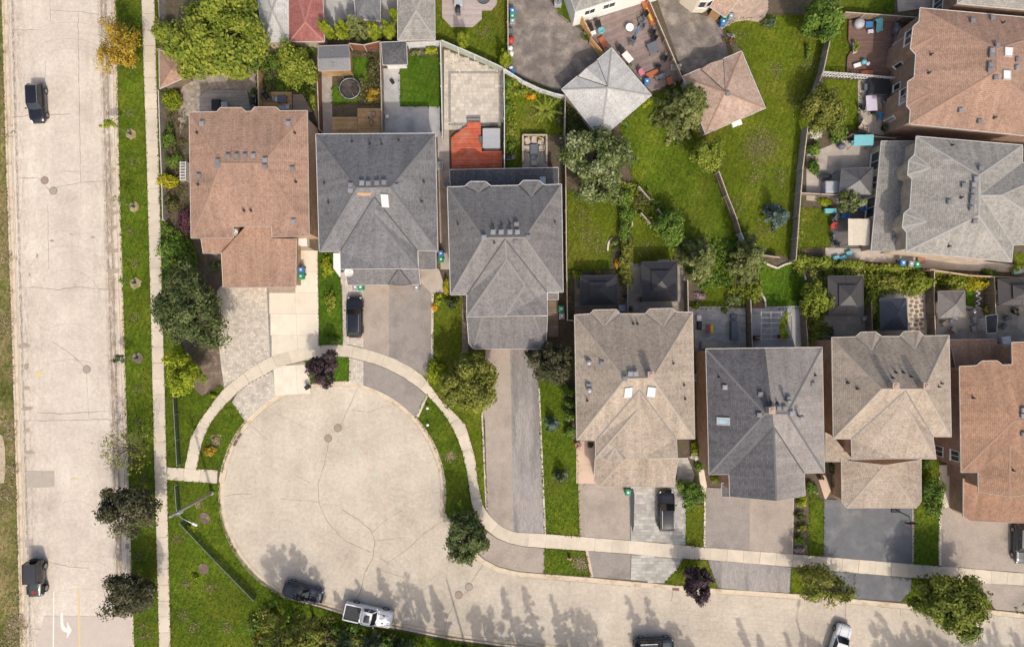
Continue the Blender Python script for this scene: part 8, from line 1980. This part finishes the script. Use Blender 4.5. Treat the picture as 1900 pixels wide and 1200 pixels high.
for i, (px, m) in enumerate((((1553, 478), TURQ), ((1566, 478), TURQ), ((1577, 469), TURQ))): box_item(px, (.7, .45, .3), .3, m, ['left', 'middle', 'right'][i] + ' turquoise toy in the paved side yard', 'toy', 'toy')
box_item((1711, 482), (.85, .6, .25), 0, TERRA, 'rusty red planter below the pale grey house', 'planter', 'planter'); box_item((1888, 503), (.9, .6, .5), .2, col('mint', (.35, .55, .45)), 'mint green chest at the right edge', 'storage_box', 'chest')
# ---- patios behind the slate house
e = at((1319, 610), .2, 0, 'toy_table', 'red and yellow toy table on the grey patio', 'toy table'); MB().box((-.25, 0, .45), (.38, .95, .08)).build('red_half', REDP, e, False); MB().box((.14, 0, .45), (.38, .95, .08)).build('yellow_half', YELL, e, False); MB().box((.36, 0, .44), (.06, .9, .06)).build('green_edge', GREEN, e, False)
for x in (-.3, .3):
    for y in (-.38, .38): MB().box((x, y, .2), (.07, .07, .4)).build('leg', REDP, e, False)
e = at((1362, 613), .2, 0, 'covered_sofa', 'long grey covered sofa on the grey patio', 'sofa'); MB().box((0, 0, .35), (.8, 2.2, .6)).build('cover', GREYM, e, False); MB().box((-.32, 0, .72), (.16, 2.1, .2)).build('back_cushion', GREYM, e, False)
for y in (-1.0, 1.0): MB().box((.05, y, .7), (.6, .14, .14)).build('armrest', GREYM, e, False)
box_item((1362, 587), (.7, .45, .4), 0, GREYM, 'grey covered box above the long sofa', 'storage_box', 'chest'); box_item((1298, 604), (.45, .9, .5), 0, BLK, 'black chest at the left fence of the grey patio', 'storage_box', 'chest'); box_item((1317, 640), (1.9, .9, .3), 0, SAND, 'sand coloured step at the back of the slate house', 'step', 'step'); chair((1297, 590), 1.57, WHITE, 'white slatted chair at the left of the grey patio')
PERG = plain('pergola_tan', (.50, .45, .38))
e = at((1430, 604), .2, 0, 'pergola', 'pale open pergola with climbing vine', 'pergola')
for k in range(6): MB().box((0, -1.5 + k * .6, 2.2), (3.6, .05, .10)).build('rafter', PERG, e, False)
for x in (-1.7, -.6, .6, 1.7): MB().box((x, 0, 2.09), (.06, 3.4, .08)).build('beam', PERG, e, False)
for x in (-1.7, 1.7):
    for y in (-1.4, 1.4): MB().box((x, y, 1.05), (.12, .12, 2.05)).build('post', WHITE, e, False)
V, _, t = leaf_cloud(420, (.35, 0, 2.35), (.7, 1.9, .25), .14, 14); vn = at((1438, 604), .2, 0, 'climbing_vine', 'bright green vine over the pale pergola', 'plant'); cloud_obj('foliage', V, t, LEAF_LIME, vn, False); MB().tube([(.5, -1.4, 0), (.45, -1.2, 1.2), (.3, 0, 2.25)], .03, 5).build('stem', BARK, vn, False)
for i, (px, rz) in enumerate((((1404, 627), 0), ((1450, 625), 0))): box_item(px, (.6, .5, .6), rz, WOOD_R, ['left', 'right'][i] + ' brown crate under the pergola', 'crate', 'crate')
# white edging stones of the shaded lawn
for ln, lb in (([(1409, 482), (1425, 492), (1441, 498), (1455, 491), (1470, 487), (1480, 495), (1492, 510), (1493, 520)], 'white stone edging above the shaded lawn'), ([(1402, 530), (1412, 545), (1419, 558), (1419, 570)], 'white stone edging beside the red mulch bed'), ([(1172, 405), (1172, 418), (1168, 423)], 'pale curved edging beside the hedge'), ([(1136, 442), (1128, 450), (1127, 466)], 'pale edging of the hedge bed')):
    e = empty('stone_edging', W(ln[0][0], ln[0][1], .12), 0, lb, 'edging'); P = resample([W2(*p) for p in ln], max(3, int(length(ln) / 7)) + 1)
    for a, b in zip(P[:-1], P[1:]): MB().bar((a[0], a[1], .2), tuple(a + (b - a) * .94) + (.2,), .2, .2).build('edging_stone', CONC_P, e)
# flagstones one by one
e = empty('flagstone_strip', W(1697, 580, .12), 0, 'strip of irregular flagstones beside the slate gazebo', 'paving'); sheet('mortar', [(1683, 546), (1712, 546), (1712, 614), (1683, 614)], CONC_P, .196, parent=e)
FL = M('flag_brown', (0.22, 0.155, 0.10), (0.30, 0.22, 0.15), 2.0, tone=.3, fine=.3)
for i in range(3):
    for k in range(8):
        cx, cy = 1687.5 + i * 9.6 + (k % 2) * 2.2, 550.5 + k * 8.4 + (i % 2) * 2; a0 = random.uniform(0, 1)
        MB().prism([W2(cx + 4.5 * random.uniform(.75, 1.05) * math.cos(a0 + q * 1.047), cy + 4.0 * random.uniform(.75, 1.05) * math.sin(a0 + q * 1.047)) for q in range(6)], .18, .215, random.random()).build('flagstone', FL, e)
# ---- right hand yards
e = at((1805, 578), .2, 0, 'kettle_grill', 'silver kettle grill below the taupe gazebo', 'barbecue'); MB().blob((0, 0, .75), (.34, .34, .28), 16, 10).build('bowl', plain('bright_steel', (.6, .6, .62), .2, .9), e, False, True)
for k in range(3): MB().tube([(0, 0, .6), (.35 * math.cos(k * 2.09), .35 * math.sin(k * 2.09), 0)], .02, 5).build('leg', BLK, e, False)
MB().tube([(-.12, 0, 1.05), (.12, 0, 1.05)], .02, 5).build('handle', BLK, e, False)
e = at((1820, 555), .2, 0, 'garden_hose', 'white coiled garden hose behind the kettle grill', 'hose'); MB().tube([(.25 * math.sin(t * 2.1) + .1 * math.cos(t), -1.2 + 2.4 * t / 12.5, .05 + .01 * math.sin(t)) for t in np.linspace(0, 12.5, 60)], .045, 6).build('hose', WHITE, e, False, True); MB().tube([(.1, 1.2, .05), (.2, 1.4, .05)], .06, 6).build('nozzle', BLK, e, False)
for i, (px, rz, m) in enumerate((((1753, 600), .4, BEIGEC), ((1767, 596), -.2, GREYL), ((1770, 612), 2.6, SAND), ((1808, 609), -1.2, GREYL), ((1886, 575), .5, BEIGEC), ((1870, 590), .3, GREYM), ((1808, 592), 2, GREYL), ((1862, 605), 1, GREYM))): chair(px, rz, m, ['beige lounge chair below the taupe gazebo', 'pale grey lounge chair below the taupe gazebo', 'tan round back chair near the fence', 'pale grey chair left of the small dark roof', 'beige chair at the right edge patio', 'dark chair at the right edge patio', 'pale chair below the kettle grill', 'dark chair at the lower right edge patio'][i])
garage('small dark shed roof between the right hand patios', [(1829, 586), (1851, 583), (1849, 617), (1831, 618)], (1840, 601, 2.6), GZ_D, None, 2.1, WHITE, 'shed'); pot((1885, 578), 'spiky potted plant at the right edge patio', BLK, .3, LEAF_PINE); pot((1829, 575), 'lime potted plant beside the small dark shed', TERRA, .25, LEAF_LIME); box_item((1868, 640), (1.0, 1.9, .5), .15, WHITE, 'white slanted hatch beside the rust house', 'hatch', 'hatch', .15)
box_item((1605, 591), (.5, .45, .4), .4, GREYL, 'pale crate below the brown two tier gazebo', 'crate', 'crate'); table((1073, 541), .5, .8, 0, WOOD, 'small wooden table left of the first dark gazebo'); box_item((1154, 572), (.8, .75, .6), 0, GREYL, 'grey box at the lower right of the first dark gazebo', 'storage_box', 'chest')
for px, lb, lm in (((1057, 555), 'potted plant left of the first dark gazebo', LEAF_PINE), ((1158, 551), 'terracotta pot right of the first dark gazebo', LEAF_BRZ), ((1188, 555), 'terracotta pot left of the second dark gazebo', LEAF_BRZ), ((1072, 826), 'pale flower pot at the start of the pink walk', PETAL_P), ((1095, 826), 'dark potted shrub at the start of the pink walk', LEAF_DARK), ((1108, 507), 'potted plant above the first dark gazebo', LEAF_OLIVE), ((1170, 576), 'potted plant at the fence between the gazebos', LEAF_MID), ((1523, 885), 'bronze potted plant at the pink walk', LEAF_BRZ)): pot(px, lb, TERRA, .3, lm)
# ---- front yard items
def hoop(px, rz, label):
    e = at(px, .19, rz, 'basketball_hoop', label, 'basketball hoop'); MB().box((0, 0, .12), (.9, .6, .22)).build('base', BLK, e, False); MB().tube([(0, 0, .2), (0, 0, 2.7), (0, .6, 3.1)], .06, 8).build('pole', BLK, e, False); MB().box((0, .66, 3.2), (1.2, .05, .8)).build('backboard', BLK, e, False); MB().torus((0, .95, 3.0), .23, .015, 16, 5).build('rim', REDP, e, False)
hoop((1665, 947), 3.14, 'basketball hoop on the sealed drive')
for px, lb in (((793, 757), 'upper white lawn light on the lawn wedge'), ((793.5, 788), 'lower white lawn light on the lawn wedge')):
    e = at(px, .16, 0, 'lawn_light', lb, 'lamp'); MB().tube([(0, 0, 0), (0, 0, .35)], .03, 6).build('stake', STEEL, e, False); MB().blob((0, 0, .45), (.17, .17, .13), 12, 8).build('globe', WHITE, e, False, True)
e = at((571, 718), .0, .6, 'litter_bin', 'black square bin at the kerb beside the purple tree', 'bin'); MB().box((0, 0, .42), (.42, .42, .8)).build('body', BLK, e, False); MB().box((0, 0, .86), (.48, .48, .08)).build('lid', BLK, e, False)
e = at((1057, 1036), .17, 0, 'hydrant', 'small red and white hydrant marker on the boulevard lawn', 'hydrant'); MB().lathe([(.14, 0), (.12, .1), (.12, .5), (.15, .52), (.13, .65), (.05, .72)], 12).build('barrel', REDP, e, False, True)
for s in (-1, 1): MB().tube([(s * .1, 0, .42), (s * .24, 0, .42)], .06, 8).build('outlet', WHITE, e, False)
MB().lathe([(.07, .72), (.06, .78), (.02, .8)], 8).build('cap', WHITE, e, False)
# low black wedge, narrowing to a point, laid between the two halves of the beige house drive
e = at((1172.5, 945), .16, 0, 'drive_wedge', 'narrow black wedge between asphalt and stone drive', 'edging'); MB().prism([(-.22, 2.3), (.22, 2.3), (.36, 1.6), (.30, -2.0), (.12, -2.7), (-.05, -1.8)], .0, .09).build('wedge', BLK, e, False); MB().bar((-.22, 2.3, .1), (-.05, -1.8, .1), .05, .06).build('strip', GREYM, e, False)
# pallets / boards on the verge
